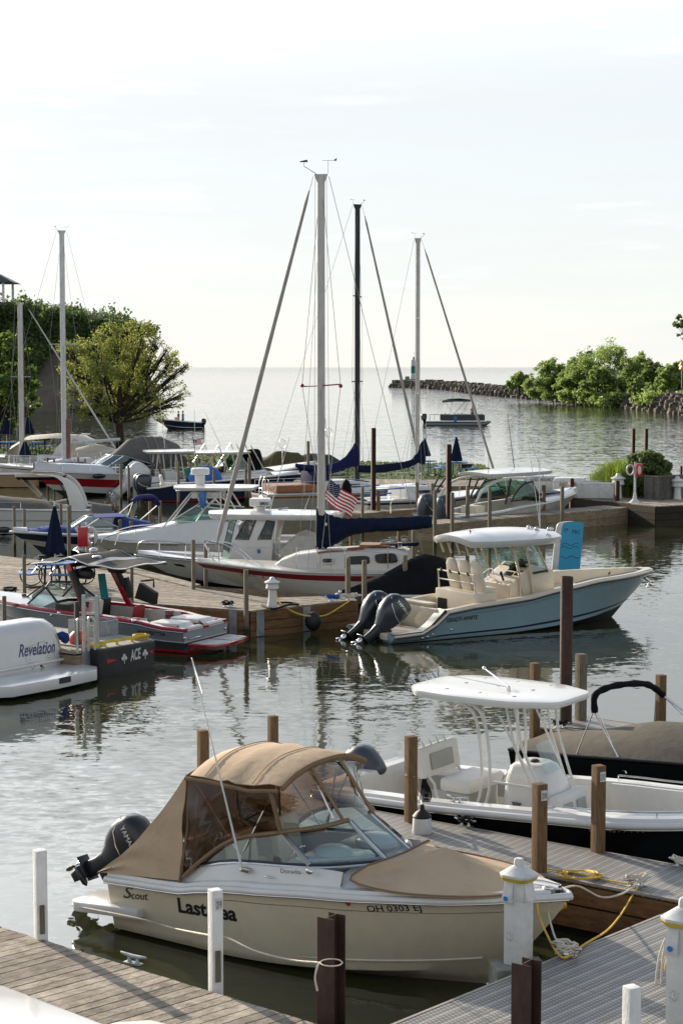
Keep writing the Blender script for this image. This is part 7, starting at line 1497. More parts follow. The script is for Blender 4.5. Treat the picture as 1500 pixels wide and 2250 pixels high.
# navy striped bowrider with blue covers
F, C, g, h, HB = basic('bowrider', 'white bowrider with a navy stripe and royal blue covers', -6.5, 69.2, 198, 6.1, 2.2, [(0, .78), (.5, .80), (1, .92)], [(0, .42, IV), (.42, .86, STR), (.86, 1, WHITE)], fore=.9)
cover(g, h, .62, .95, [(0, .22), (.3, .25), (1, .02)], BLUEC, 'bow_cover'); cover(g, h, .0, .34, [(0, .05), (.5, .40), (1, .62)], BLUEC, 'cockpit_cover'); screen(g, 2.0, 4.0, .85, .88, 1.38, .75, GLASS)
MB().grid([[V((1.9, -.8, 1.42)), V((1.9, 0, 1.5)), V((1.9, .8, 1.42))], [V((3.0, -.75, 1.40)), V((3.0, 0, 1.46)), V((3.0, .75, 1.40))]]).build('cover_strip', BLUEC, g, solid=.02)
q = [C(292, 1103, 'y', .9), C(300, 1095, 'y', .7), C(318, 1091, 'y', .2), C(338, 1093, 'y', -.4), C(348, 1108, 'y', -.8)]; m = MB(); m.tube(smoothline(q, 4), .09, 8); m.build('folded_bimini', mat('violet blue canvas', (.03, .035, .13), .8, bump=.4), g, sharp=80); MB().tube([q[0], C(262, 1128, 'y', .9)], .02, 5).tube([q[0], C(281, 1133, 'y', .9)], .012, 5).tube([q[-1], C(300, 1150, 'y', -.9)], .02, 5).build('bimini_frame', CHROME, g)
lettering('EJ', C(140, 1171, 'y', 1.0), C(149, 1171, 'y', 1.0), .16, INK, g, wrap=HB)
# arch cruiser at the left edge
F, C, g, h, HB = basic('cabin_cruiser', 'white cruiser with a curved radar arch and grey cockpit cover at the left edge', -10.7, 77.5, 186, 9.5, 3.0, [(0, 1.0), (1, 1.25)], [(0, .5, WHITE), (.5, .56, GREYV), (.56, 1, WHITE)], fore=.75)
cover(g, h, .08, .72, [(0, .0), (.25, .35), (.8, .55), (1, .45)], GREYC, 'cockpit_cover')
for s_ in (-1, 1):
    q = [C(172, 1122, 'y', 1.3), C(166, 1095, 'y', 1.3), C(150, 1062, 'y', 1.25), C(122, 1046, 'y', 1.2), C(85, 1043, 'y', 1.1)]; q = smoothline([V((p.x, s_ * p.y, p.z)) for p in q], 4); rings = [[p + V((dx, dy, 0)) for dx, dy in ((-w_, -.05), (w_, -.05), (w_, .05), (-w_, .05))] for p, w_ in zip(q, [.34, .33, .32, .31, .30, .29, .27, .25, .22, .2, .18, .16, .15, .14, .13, .12, .12])]; MB().loft(rings).build('radar_arch', WHITE, g, bevel=.02)
    MB().tube([p + V((.36, 0, 0)) for p in q[:9]], .03, 5).build('arch_trim', BLACK, g)
q = C(95, 1047, 'y', 0); hardtop(g, 1.9, 2.5, (q.x + .1, 0, q.z), .10, .08, BLACKC, .8, name='arch_canopy'); MB().grid([[V((q.x + .9, y, q.z)) for y in (-1.1, 0, 1.1)], [V((q.x + .1, y, 1.5)) for y in (-1.1, 0, 1.1)]]).build('arch_screen', mat('sand canvas', (.42, .36, .25), .8), g, solid=.02)
antenna(g, C(68, 1042, 'y', .5), C(118, 960, 'y', .5), .018); q = C(9, 1164, 'y', 1.45); MB().ball(q, (.30, .04, .13), 14, 6).build('oval_port', DARKG, g); rails(g, CHROME, [h.pt(u, 1, 1) + V((0, 0, .28)) for u in (.3, .5, .7, .9)], [(h.pt(u, 1, 1), h.pt(u, 1, 1) + V((0, 0, .28))) for u in (.3, .5, .7, .9)], .02)
f = thing('covered_boat', 'low grey canvas covered boat stern behind the radar arch', 'boat', (-10.2, 80.5, 0), 190); hh = Hull(4, 2.0, [(0, .6), (1, .7)]); hh.hull(f, [(0, 1, WHITE)], n=12); cover(f, hh, 0, .95, [(0, .3), (.5, .55), (1, .1)], GREYC)
# red striped express cruiser under grey canvas
F, C, g, h, HB = basic('express_cruiser', 'white express cruiser with a red stripe and a tall ribbed grey canvas', -8.9, 103, 217, 9.6, 3.0, [(0, 1.15), (.5, 1.2), (1, 1.45)], [(0, .30, WHITE), (.30, .48, RW), (.48, .70, RW), (.70, 1, WHITE)], fore=.55, crown=.45)
screen(g, 2.6, 5.9, 1.1, 1.55, 2.15, 1.1, GREENG)
rows = [[V((x, y * 1.15 * w_, lerp(1.45, zt, (1 - abs(y) ** 2.5)))) for y in [j / 5 - 1 for j in range(11)]] for x, zt, w_ in ((.2, 1.9, 1), (.6, 2.7, 1.02), (1.6, 3.1, 1), (2.8, 3.15, .95), (3.6, 3.0, .9), (4.3, 2.45, .85), (4.7, 2.15, .75))]; surf(g, rows, GREYC, 'canvas_canopy', .02)
m = MB(); [m.tube([V((x, y * 1.16, lerp(1.46, zt, (1 - abs(y) ** 2.5)) + .03)) for y in [j / 5 - 1 for j in range(11)]], .02, 4) for x, zt in ((1.6, 3.1), (2.2, 3.13), (2.8, 3.15))]; m.build('canopy_ribs', mat('pale seam', (.3, .29, .27), .8), g)
q = C(217, 1046, 'y', 1.48); MB().ball(q, (.42, .06, .14), 14, 6).build('oval_port', DARKG, g); rails(g, CHROME, [h.pt(u, 1, 1) + V((0, -.05, .5)) for u in (.5, .7, .85, .97)], [(h.pt(u, 1, 1), h.pt(u, 1, 1) + V((0, -.05, .5))) for u in (.55, .7, .85)], .02)
# white centre console with white outboards
def ttop(g, C, px0, px1, py, w=1.0, zf=.3, mt=None, xs=None, th=.1):
    a, b = C(px0, py, 'y', 0), C(px1, py, 'y', 0); q = (a + b) / 2; L = abs(a.x - b.x) * .93; hardtop(g, L, w * 2, (q.x, 0, q.z), th, .08, WHITE, .8); m = MB()
    for s_ in (-1, 1):
        for dx, d2 in ((-.28, -.45), (-.18, -.1), (.2, .42), (.1, .1)): m.tube([(q.x + dx * L, s_ * w * .75, q.z - .05), (q.x + d2 * L * .8, s_ * w * .55, zf)], .035, 6)
    m.build('hardtop_frame', mt or WHITE, g); MB().box((q.x + .1, 0, zf + .5), (.9, .9, 1.1), taper=.8).build('console', mt or WHITE, g, bevel=.06); MB().grid([[V((q.x + .5, y, zf + 1.0)) for y in (-.4, .4)], [V((q.x + .3, y, zf + 1.5)) for y in (-.35, .35)]]).build('windscreen', GREENG, g, solid=.01); return q
F, C, g, h, HB = basic('console_boat', 'white console boat with two tilted white outboards', -11.4, 98.5, 14, 7.6, 2.5, [(0, .8), (1, 1.2)], [(0, 1, WHITE)], fore=.85)
ttop(g, C, 316, 425, 992, 1.15); [outboard(g, (-.15, y, .75), .75, 1.5, WHITE) for y in (-.55, .45)]; antenna(g, C(362, 984, 'y', 0), C(349, 860, 'y', 0), .02); seat(g, (2.0, 0, .9), .5, 1.1, .5); MB().box((1.2, -.3, .75), (.7, 1.0, .7)).build('bait_tank', WHITE, g, bevel=.05)
m = MB(); [m.tube([(3.0 - .0, y, 2.5), (2.8, y, 2.2)], .04, 6) for y in (-.8, -.5, -.2, .1)]; m.build('rod_holders', WHITE, g)
# navy hulled with dark outboards
F, C, g, h, HB = basic('console_boat', 'navy hulled console boat with two grey outboards and a blue cover', -10.3, 94.8, 14, 8.4, 2.6, [(0, .75), (.1, .8), (.2, 1.0), (1, 1.35)], [(0, .05, RW), (.05, .94, NAVYHULL), (.94, 1, WHITE)], fore=.8)
[outboard(g, (-.1, y, .45), .1, 1.2, ENG) for y in (-.5, .4)]; MB().ball((3.2, -.2, 1.15), (.9, .8, .7), 14, 8).build('blue_cover', mat('sky blue canvas', (.05, .13, .38), .8, bump=.5), g, sharp=80); seat(g, (1.6, 0, .95), .5, 1.5, .4)
fl_ = person('man in a teal shirt standing in the navy hulled boat', F.w((2.45, .35, .25)), 250, 1.0, mat('teal shirt', (.02, .16, .17), .8), mat('dark shorts', (.03, .03, .05), .8), arm=(.6, .2))
# cream console, navy hull and long hardtop
F, C, g, h, HB = basic('fishing_boat', 'navy and cream fishing boat with a long white hardtop and cream tubing', -9.0, 100.2, 27, 8.6, 2.7, [(0, 1.0), (.5, 1.1), (1, 1.5)], [(0, .90, NAVYHULL), (.90, 1, IV)], fore=.62, dm=IV)
ttop(g, C, 395, 540, 994, 1.25, .4, IV); m = MB(); [m.tube([(a, s_ * 1.0, 1.2), (b, s_ * 1.0, 2.7)], .035, 6) for s_ in (-1, 1) for a, b in ((1.0, 2.0), (2.6, 2.0), (2.6, 3.6), (4.2, 3.6), (4.8, 3.9))]; m.build('tower_frame', IV, g); screen(g, 2.9, 4.3, 1.0, 1.3, 2.1, .5, GREENG, IV); antenna(g, C(486, 982, 'y', 0), C(450, 905, 'y', 0), .02); seat(g, (1.9, .3, 1.1), .5, .5, .6, IVORY, .7); MB().box((2.4, -.5, 1.35), (.3, .5, .35)).build('chart_screen', BLACK, g, bevel=.02); seat(g, (1.2, -.5, 1.0), .6, .6, .5, mat('brown seat', (.15, .07, .03), .6))
# covered outboard and covered boats by the bank
f = thing('covered_outboard', 'tall black covered outboard beside the sloping furled sail', 'outboard', P(559, 1062, .5), 0, None)
MB().loft([superring(x, z, a, b, 0, 14, 3) for x, z, a, b in ((0, .0, .38, .35), (-.02, .6, .40, .36), (-.05, .8, .42, .38), (-.05, 1.3, .52, .42), (-.1, 1.62, .50, .42), (-.08, 1.85, .40, .36), (0, 1.93, .2, .2))]).build('cover', BLACKC, f, sharp=60)
for lb, X0, X1, Y, hd, top, mt in (('boat under an olive brown cover behind the black covered outboard', 575, 665, 107, 8, .95, mat('olive canvas', (.09, .075, .035), .85, bump=.5)), ('boat under a dark grey cover left of the black mast', 640, 735, 108, 5, .75, mat('dark grey canvas', (.05, .055, .05), .85, bump=.5)), ('boat under a dull grey cover beyond the varnished cabin', 700, 790, 96, 10, .3, GREYC)):
    X = (X0 - 750) * Y / 4000; L = (X1 - X0) * Y / 4000 * 1.3; f = thing('covered_boat', lb, 'boat', (X, Y, 0), hd); hh = Hull(L, 2.0, [(0, 1.1), (1, 1.25)] if top > .5 else [(0, .8), (1, .9)]); hh.hull(f, [(0, .5, WHITE), (.5, 1, BLACKC if top > .5 else WHITE)], n=14); cover(f, hh, 0, .96, [(0, top * .5), (.3, top), (.7, top * .8), (1, .05)], mt)
# sailboats: black mast, white mast, left mast, short mast
def sboat(label, X, Y, hd, L, B, mx, ztop, r, sp, mm, furl, bands, zs=((0, 1.0), (.5, 1.0), (1, 1.25)), fm=None, wl=None, cab=(.25, .62), deck=None, sr=0.0):
    F, C, g = mk('sailboat', label, X, Y, hd); h = Hull(L, B, list(zs), plan=(.7, .45, 2.0, 1.0), draft=.2, rake=.36, chine=(.66, .05, .4), flare=.4); ho = h.hull(g, bands, n=24); h.rail(g, deck or WHITE, .03, 0, n=18); h.deck(g, WHITE, 0, .985, .08, .02, n=14)
    a, b = cab[0] * L, cab[1] * L; rows = [[V((x, s_ * w * k, 1.02 + (zt - 1.02) * q)) for s_, k, q in ((1, 1.06, 0), (1, .95, .8), (1, .8, .98), (-1, .8, .98), (-1, .95, .8), (-1, 1.06, 0))] for x, zt, w in ((a, 1.1, B * .32), (a + .05, 1.58, B * .32), (lerp(a, b, .6), 1.55, B * .33), (b - .3, 1.4, B * .27), (b, 1.08, B * .2))]; m = MB(); m.grid(rows); m.add(rows[0], [tuple(range(6))]); cb = m.build('cabin', WHITE, g, sharp=50)
    for s_ in (-1, 1):
        for t in (.12, .38): x = lerp(a, b, t); MB().box((x + .45, s_ * B * .33, 1.33), (.55 if t < .2 else .9, .03, .14)).build('cabin_window', DARKG, cb)
    sailrig(g, mx, ztop, 1.2, r, (L - .15, 0, 1.3), (.1, 0, 1.05), sp, mm, furl, fm, chain=B * .45, sr=sr)
    m = MB()
    for zz, hf in sp: e_ = V((math.sin(sr) * hf, math.cos(sr) * hf, zz)); m.tube([V((mx - e_.x, -e_.y, zz)), V((mx + e_.x, e_.y, zz))], .03, 5)
    m.build('spreader', mm or ALUPAINT, g); m = MB(); us = (.02, .2, .4, .6, .8, .95)
    for s_ in (-1, 1): pts = [h.pt(u, 1, s_) + V((0, -s_ * .08, .6)) for u in us]; m.tube(pts, .012, 4); [m.tube([h.pt(u, 1, s_) + V((0, -s_ * .08, 0)), p], .016, 5) for u, p in zip(us, pts)]
    m.build('lifelines', CHROME, g); return F, C, g, h, cb
DKM = mat('black anodised mast', (.012, .016, .02), .45, .2)
F, C, g, h, cb = sboat('pale hulled sailboat with teak trim and a black mast', -3.9, 86.2, 25, 9.0, 2.9, 5.15, 14.75, .13, [(10.4, .8), (6.3, 1.0)], DKM, .075, [(0, .80, mat('pale grey hull', (.42, .40, .35), .3)), (.80, .90, TEAK), (.90, 1, WHITE)], cab=(.3, .66), sr=.7)
boomcover(g, C, [(649, 1018, 1026), (665, 1020, 1034), (700, 1022, 1038), (735, 1017, 1036), (760, 1001, 1030), (778, 975, 1026), (785, 972, 1035)], mt=mat('deep navy canvas', (.010, .016, .065), .8, bump=.4)); MB().box((1.6, 0, 1.25), (2.2, 1.9, .34)).build('cockpit_coaming', TEAK, g, bevel=.04); MB().box((2.9, .0, 1.6), (.9, 1.5, .8)).build('spray_dodger', mat('deep navy canvas', (.010, .016, .065)), g, bevel=.1)
m = MB(); pts = [(0, 0, .9), (0, 0, 1.6)]; m.tube([(.1, -.5, 1.0), (.1, -.5, 1.7), (-.1, -.5, 1.85), (-.2, -.5, 1.6), (-.2, -.5, .3)], .03, 6).tube([(.1, -.9, 1.0), (.1, -.9, 1.7), (-.1, -.9, 1.85), (-.2, -.9, 1.6), (-.2, -.9, .3)], .03, 6); [m.tube([(-.2, -.5, z), (-.2, -.9, z)], .025, 5) for z in (.5, .9, 1.3)]; m.build('stern_ladder', ALU, g)
for x, y, s_ in ((620, 975, 1), (722, 950, 1)):
    q = F.w(C(x, 1010, 'y', .3)); f = thing('landing_net', 'round landing net standing in a rod holder left of the tallest mast' if x < 700 else 'landing net leaning right behind the tallest mast', 'net', q); a = S(x, y, q.y) - q; m = MB(); rr = 16 * q.y / 4000 / 2
    m.tube([(0, 0, -.3), a - V((0, 0, rr))], .02, 5); ring = [a + V((math.cos(t * .45) * rr, 0, math.sin(t * .45) * rr * 1.25)) for t in range(14)]; m.tube(ring, .015, 5, closed=True); m.build('hoop', CHROME, f); n_ = MB(); [n_.tube([a + V((t * rr, 0, -rr * 1.2 * math.sqrt(max(0, 1 - t * t)))), a + V((t * rr, 0, rr * 1.2 * math.sqrt(max(0, 1 - t * t))))], .004, 3) for t in (-.6, -.3, 0, .3, .6)]; n_.build('mesh', mat('green net', (.10, .16, .08), .8), f)
F, C, g, h, cb = sboat('white sailboat with a navy rail and navy boom cover right of the black mast', .75, 82.0, 30, 7.9, 2.6, 3.15, 12.8, .10, [(9.2, .7), (5.8, .9)], None, .06, [(0, .80, mat('warm white hull', (.55, .53, .48), .3)), (.80, .9, STR), (.9, 1, WHITE)], cab=(.26, .6), wl=1, sr=.5)
boomcover(g, C, [(786, 1021, 1037), (800, 1022, 1039), (840, 1020, 1038), (880, 1015, 1032), (905, 1008, 1024), (918, 985, 1018), (926, 970, 1020), (933, 967, 1021)], w=.14); MB().box((.9, 0, 1.25), (1.7, .1, .06)).build('tiller', BLUEP, g); m = MB(); m.tube([(-.0, -1, 1.5), (1.8, -1.1, 1.55)], .03, 5).tube([(-.0, 1, 1.5), (1.8, 1.1, 1.55)], .03, 5).build('blue_sheet', BLUEP, g); MB().ball((-.1, .9, 1.3), (.25, .3, .6), 10, 7).build('black_bag', BLACKC, g); rope('white line hanging from the white sailboat to the short finger', [F.w((2.0, -1.25, 1.05)), S(862, 1100, 80), P(858, 1128, .75)], .02, ROPEW)
F, C, g, h, cb = sboat('white sailboat with a tall pale mast and bare boom at the left', -13.0, 109.5, 196, 8.2, 2.8, 3.66, 15.0, .15, [(8.35, .95)], mat('pale mast', (.52, .53, .53), .4, .3), 0, [(0, .8, WHITE), (.8, .86, STR), (.86, 1, WHITE)], sr=-.9)
a, b = C(140, 974, 'y', 0), C(264, 965, 'y', 0); MB().tube([a, b], .09, 8).build('boom', mat('pale mast', (.5, .5, .5)), g); MB().tube([(3.42, 0, 1.5), (3.43, 0, 3.9)], .14, 8).build('wrapped_sail', mat('rust red wrap', (.22, .10, .08), .8), g); lettering('SEA WIND', C(38, 1033, 'y', 1.2), C(68, 1034, 'y', 1.2), .16, GREYV, g) if 0 else None
F, C, g, h, cb = sboat('white sailboat with a short grey mast and sloping furled jib at the left edge', -20.6, 112, 8, 7.2, 2.6, .93, 10.9, .15, [(6.4, .75)], None, .055, [(0, 1, WHITE)], fm=mat('white sock', (.5, .5, .49), .7), sr=.9); MB().loft([superring(1.1, z, a_, a_, 0, 10, 2) for z, a_ in ((1.5, .45), (1.9, .3), (2.4, .12))]).build('sail_cover', NAVY, g)
# rigging clutter: canvas boat at left edge
F, C, g, h, HB = basic('cabin_cruiser', 'white cruiser with a cream canvas bimini and white arch at the left edge', -15.4, 114, 172, 7.5, 2.8, [(0, 1.2), (1, 1.4)], [(0, 1, WHITE)], fore=.6)
for s_ in (-1, 1): MB().loft([[V((x + dx, s_ * 1.2 + dy, z)) for dx, dy in ((-.3, -.08), (.3, -.08), (.3, .08), (-.3, .08))] for x, z in ((2.3, 1.2), (1.9, 1.9), (1.3, 2.6), (.9, 2.8))]).build('radar_arch', WHITE, g, bevel=.03)
rows = [[V((x, y * 1.25, zt - .25 * abs(y) ** 3)) for y in (-1, -.6, 0, .6, 1)] for x, zt in ((-.2, 2.3), (.8, 2.75), (2.4, 2.85), (4.2, 2.7), (5.2, 2.1), (5.6, 1.5))]; surf(g, rows, mat('cream canvas', (.55, .51, .42), .8, bump=.4), 'bimini', .02)
F, C, g, h, HB = basic('covered_boat', 'white boat under a ridged cream tarpaulin behind the left sailboat', -13.6, 120, 175, 5.6, 2.4, [(0, .9), (1, 1.0)], [(0, 1, WHITE)]); cover(g, h, 0, .95, [(0, .3), (.5, 1.0), (.8, .6), (1, .1)], mat('cream tarpaulin', (.42, .38, .30), .8, bump=.5))
F, C, g, h, HB = basic('dinghy', 'tan wooden dinghy hull cut by the left edge', -17.8, 106.5, 183, 5, 2.0, [(0, .8), (1, .8)], [(0, .7, mat('tan planked hull', (.36, .25, .14), .6, var=.2, stretch=(.3, 1, 12))), (.7, 1, mat('tan planked hull', (.36, .25, .14)))])
# white boat with curved glass
F, C, g, h, HB = basic('cabin_boat', 'white boat with large curved side glass and a hardtop at the long finger dock', 3.9, 76.6, 44, 9.6, 2.7, [(0, .75), (.25, .80), (.5, 1.0), (1, 1.3)], [(0, 1, mat('pearl hull', (.50, .49, .45), .3))], fore=.62, crown=.2, floor=.35)
a, b = C(1035, 1046, 'y', 0), C(1183, 1050, 'y', 0); hardtop(g, (b.x - a.x) * .95, 2.2, ((a.x + b.x) / 2, 0, a.z + .05), .12, .14, WHITE, .8)
for s_ in (-1, 1):
    A1 = smoothline([V((p.x, s_ * 1.1, p.z)) for p in Ls(C, [(1045, 1105), (1060, 1078), (1088, 1058), (1120, 1052), (1155, 1051)], 'y', -1.1)], 4); m = MB(); [m.bar(p, q_, .10, .07, up=(0, 1, 0)) for p, q_ in zip(A1, A1[1:])]; m.build('arch_frame', IV, g)
    A2 = smoothline([V((p.x, s_ * 1.1, p.z)) for p in Ls(C, [(1123, 1101), (1135, 1080), (1152, 1063), (1170, 1058)], 'y', -1.1)], 4); sill = [V((p.x, s_ * 1.12, p.z)) for p in Ls(C, [(1123, 1101), (1150, 1098), (1188, 1092)], 'y', -1.1)]; top2 = V((A2[-1].x, A2[-1].y, A2[-1].z)); fr_ = V((sill[-1].x, s_ * 1.0, sill[-1].z))
    MB().add(A2 + [fr_] + sill[::-1][1:-1], [tuple(range(len(A2) + 2))]).build('side_glass', GREENG, g, solid=.01); MB().tube(A2 + [fr_] + sill[::-1][1:-1], .035, 6, closed=True).build('glass_frame', BLACK, g)
    m = MB(); [m.tube([V((p.x, s_ * 1.15, p.z)) for p in Ls(C, pp, 'y', -1.15)], .045, 6) for pp in ([(1028, 1102), (1052, 1050)], [(1035, 1100), (1068, 1052)], [(1110, 1108), (1122, 1052)])]; [m.tube([V((p.x, s_ * 1.15, p.z)) for p in Ls(C, pp, 'y', -1.15)], .03, 6) for pp in ([(1040, 1075), (1058, 1072)],)]; m.build('ladder_frame', BLACK, g)
b0 = C(1188, 1092, 'y', -1); m = MB(); m.grid([[V((b0.x, y, b0.z)) for y in (-1, 0, 1)], [V((b0.x - .9, y, b0.z + .75)) for y in (-.9, 0, .9)]]); o = m.build('windscreen', GREENG, g, solid=.01); MB().bar((b0.x, -.3, b0.z), (b0.x - .9, -.3, b0.z + .75), .06, .04).build('frame', WHITE, o)
MB().box((2.9, .4, .75), (.6, .9, .5)).box((1.0, 0, .6), (.5, 1.8, .4)).build('cockpit_seat', IVORY, g, bevel=.05); MB().grid([[V((x, y, 1.35 + .12 * (1 - y * y))) for y in (-.7, 0, .7)] for x in (6.2, 7.0, 7.8)]).build('bow_cover', mat('blue grey cover', (.05, .07, .11), .8), g, solid=.02)
[outboard(g, (-.1, y, .6), .45, 1.25, mat('grey outboard', (.12, .14, .17), .3, coat=.4)) for y in (-.5, .5)]; antenna(g, C(1131, 1040, 'y', 0), C(1115, 912, 'y', 0), .02, BLACK); antenna(g, C(1194, 1050, 'y', -.8), C(1164, 962, 'y', -.8), .02); antenna(g, C(1073, 1038, 'y', -.5), C(1073, 998, 'y', -.5), .015, BLACK)
# ================================================================ BANK FURNITURE
for x, yb, yt, lb in ((1002, 1048, 960, 'folded navy umbrella right of the tall rusty pile'), (933, 1044, 964, 'folded navy umbrella half hidden by the boom cover of the white sailboat')):
    q = P(x, yb, .62); umbrella(lb, q, S(x, yt, q.y).z - .6, S(x, 1014 if x > 950 else 1003, q.y).z - .6, .33); picnic('blue picnic table under the ' + ('right' if x > 950 else 'left') + ' folded umbrella on the grass bank', q, 1.15, .3, mat('blue black frame', (.02, .05, .1)), 'blue picnic tables on the bank')
for x, yb, lb in ((15, 998, 'far left folded navy umbrella beyond the left masts'), (63, 997, 'folded navy umbrella between the two left masts')):
    q = P(x, yb, .62); umbrella(lb, q, S(x, 916, q.y).z - .6, S(x, 954, q.y).z - .6, .42)
for x in (20, 75): picnic('blue picnic table on the bank ' + ('at the far left edge' if x == 20 else 'below the second left umbrella'), P(x, 998, .62), 1.2, 0, BLACK, 'blue picnic tables on the bank')
def grill(lb, x, yb, yt, wpx):
    q = P(x, yb, .62); hh = S(x, yt, q.y).z - .62; w_ = wpx * q.y / 4000; f = thing('grill', lb, 'grill', q); MB().tube([(0, 0, 0), (0, 0, hh - .3)], .06, 7).build('post', BLACK, f); MB().box((0, 0, hh - .16), (w_, .5, .32)).build('firebox', BLACK, f, bevel=.02); MB().tube([(w_ * .5, -.2, hh - .1), (w_ * .62, -.2, hh + .1), (w_ * .5, .2, hh + .1)], .02, 5).build('handle', BLACK, f)
grill('black park grill on a post beyond the left masts', 99, 998, 957, 24); grill('black park grill beside the right umbrella', 1024, 1046, 1019, 24)
def adirondack(lb, x, yb):
    q = P(x, yb, .62); f = thing('lawn_chair', lb, 'chair', q, random.uniform(60, 110), 'white lawn chairs on the bank'); MB().box((0, 0, .36), (.55, .55, .05), tilt=('Y', .15)).build('seat', PWHITE, f); m = MB(); [m.box((-.32, (i - 2) * .11, .72), (.03, .095, .8 - .05 * abs(i - 2)), tilt=('Y', -.3)) for i in range(5)]; m.build('backrest', PWHITE, f)
    for s_ in (-1, 1): MB().box((.02, s_ * .32, .56), (.65, .1, .03)).build('armrest', PWHITE, f); MB().box((.25, s_ * .3, .28), (.06, .05, .56)).build('leg', PWHITE, f); MB().box((-.28, s_ * .3, .2), (.06, .05, .42)).build('leg', PWHITE, f)
for i, (x, ad) in enumerate(((153, 'first from the left'), (167, 'second from the left'), (180, 'third from the left'), (193, 'rightmost of the row'))): adirondack('white slatted lawn chair under the bare boom ' + ad, x, 1001)
t_ = thing('grill', 'black covered kettle at the foot of the round tree', 'grill', P(268, 1004, .6)); MB().loft([superring(0, z, a_, a_, 0, 12, 2.4) for z, a_ in ((0, .42), (.7, .45), (.95, .4), (1.1, .2))]).build('cover', BLACKC, t_, sharp=60)
# ================================================================ RIGHT QUAY OBJECTS
def dockbox(lb, x, yb, w, hgt, txt=None, rz=-10, opn=False, dep=.9, tc=INK, tz=.60):
    q = P(x, yb, .92); s = q.y / 4000; W_, H_ = w * s, hgt * s; f = thing('dock_box', lb, 'dock box', q, rz); MB().box((0, 0, H_ * .42), (W_ * .94, dep, H_ * .84), taper=1.04).build('box', PWHITE, f, bevel=.03); o = MB().loft([[V((xx * W_ / 2 * k, y * dep * .53 * k, z)) for xx, y in ((-1, -1), (1, -1), (1, 1), (-1, 1))] for z, k in ((H_ * .80, 1), (H_ * .86, 1), (H_ * (.98 if not opn else .93), .93), (H_ * (1.0 if not opn else .93), .86), (H_ * (1.02 if not opn else .84), .80))]).build('lid', PWHITE, f, bevel=.02); MB().box((0, -dep * .53, H_ * .78), (.06, .03, .16)).build('latch', CHROME, o)
    if txt: lettering(txt, (-W_ * .30, -dep * .545, H_ * tz), (W_ * .34, -dep * .545, H_ * tz), H_ * .20, tc, f, shear=.2)
    return f
dockbox('white dock box lettered Good in front of the thicket end of the quay, farthest left', 1190, 1087, 80, 42, 'GOOD NEIGHBOR', -8, tz=.74); dockbox('white dock box lettered Bad A beside the short rusty pile', 1250, 1092, 70, 42, 'BAD APPLE', -10, tc=mat('brown script', (.2, .1, .05))); dockbox('big white dock box with a sunken lid left of the middle pedestal', 1308, 1093, 84, 38, None, -10, True, 1.3)
q = P(1420, 1092, .9); f = thing('round_shrub', 'large round dark green shrub at the right end of the quay', 'shrub', q); s = q.y / 4000; R_ = 55 * s; cl = []
for _ in range(60): v = rball().normalized(); cl.append((V((v.x * R_ * .82, v.y * R_ * .8, 50 * s + v.z * 42 * s)), V((1, 1, .8)) * R_ * random.uniform(.2, .3)))
leaves(crown_pts(cl, 15000, True) + [V((rball().x * R_ * .8, rball().y * R_ * .7, 50 * s + rball().z * 36 * s)) for _ in range(2500)], .10, 'foliage', LEAF_D, f); MB().tube([(0, 0, -.2), (0, 0, 1.2)], .08, 6).build('stem', BARK, f)
q = P(1345, 1093, .9); q.y += 1.2; f = thing('ornamental_grass', 'tall arching clump of bright green grass left of the round shrub', 'grass clump', q); s = q.y / 4000; m = MB()
for i in range(4200):
    bx = random.gauss(0, 20) * s; by = random.gauss(0, .5); a_ = math.atan2(by, bx) + random.gauss(0, .6); L_ = random.uniform(.55, 1) * (92 - .7 * abs(bx / s - 18)) * s * random.uniform(.8, 1.05); out_ = random.uniform(.1, .5) * L_; d = V((math.cos(a_), math.sin(a_), 0)); b_ = V((bx + 8 * s, by, 0)); n_ = V((-d.y, d.x, 0)) * .010
    p1 = b_ + d * out_ * .3 + V((0, 0, L_ * .6)); p2 = b_ + d * out_ * .7 + V((0, 0, L_ * .95)); p3 = b_ + d * out_ * 1.1 + V((0, 0, L_ * .86)); m.add([b_ - n_, b_ + n_, p1 + n_, p1 - n_, p2 + n_ * .7, p2 - n_ * .7, p3], [(0, 1, 2, 3), (3, 2, 4, 5), (5, 4, 6)])
m.build('blades', leaf_mat('bright grass', (.10, .16, .02), (.28, .36, .05), .5), f, smooth=False)
q = P(1394, 1104, .9); f = thing('life_ring_stand', 'white pole with a red extinguisher cabinet and white life ring before the round shrub', 'life ring stand', q); s = q.y / 4000; MB().lathe([(.28, 0), (.1, .15), (.05, .5), (.05, 90 * s), (.1, 90 * s)], n=10).build('pole', PWHITE, f); MB().box((.15, -.12, 72 * s), (14 * s, .25, 28 * s)).build('cabinet', mat('signal red', (.4, .01, .02)), f, bevel=.03); MB().ball((.15, -.26, 72 * s), (.08, .02, .2), 8, 5).build('extinguisher', PWHITE, f); MB().tube([(-.22 + 8 * s * math.cos(a), 0, 72 * s + 11 * s * math.sin(a)) for a in [i * .449 for i in range(14)]], .04, 8, closed=True).build('life_ring', PWHITE, f)
a, b, c_ = P(1414, 1096, .9), P(1448, 1099, .9), P(1500, 1094, .9); f = thing('board_bin', 'weathered vertical board enclosure at the right end of the quay', 'enclosure', a); hh = 1.05; m = MB()
for p, q_ in ((a, b), (b, c_)):
    n_ = int((q_ - p).length / .14); [m.box(p.lerp(q_, (i + .5) / n_) - a + V((0, 0, hh / 2)), (.13, .03, hh), math.atan2(q_.y - p.y, q_.x - p.x)) for i in range(n_)]
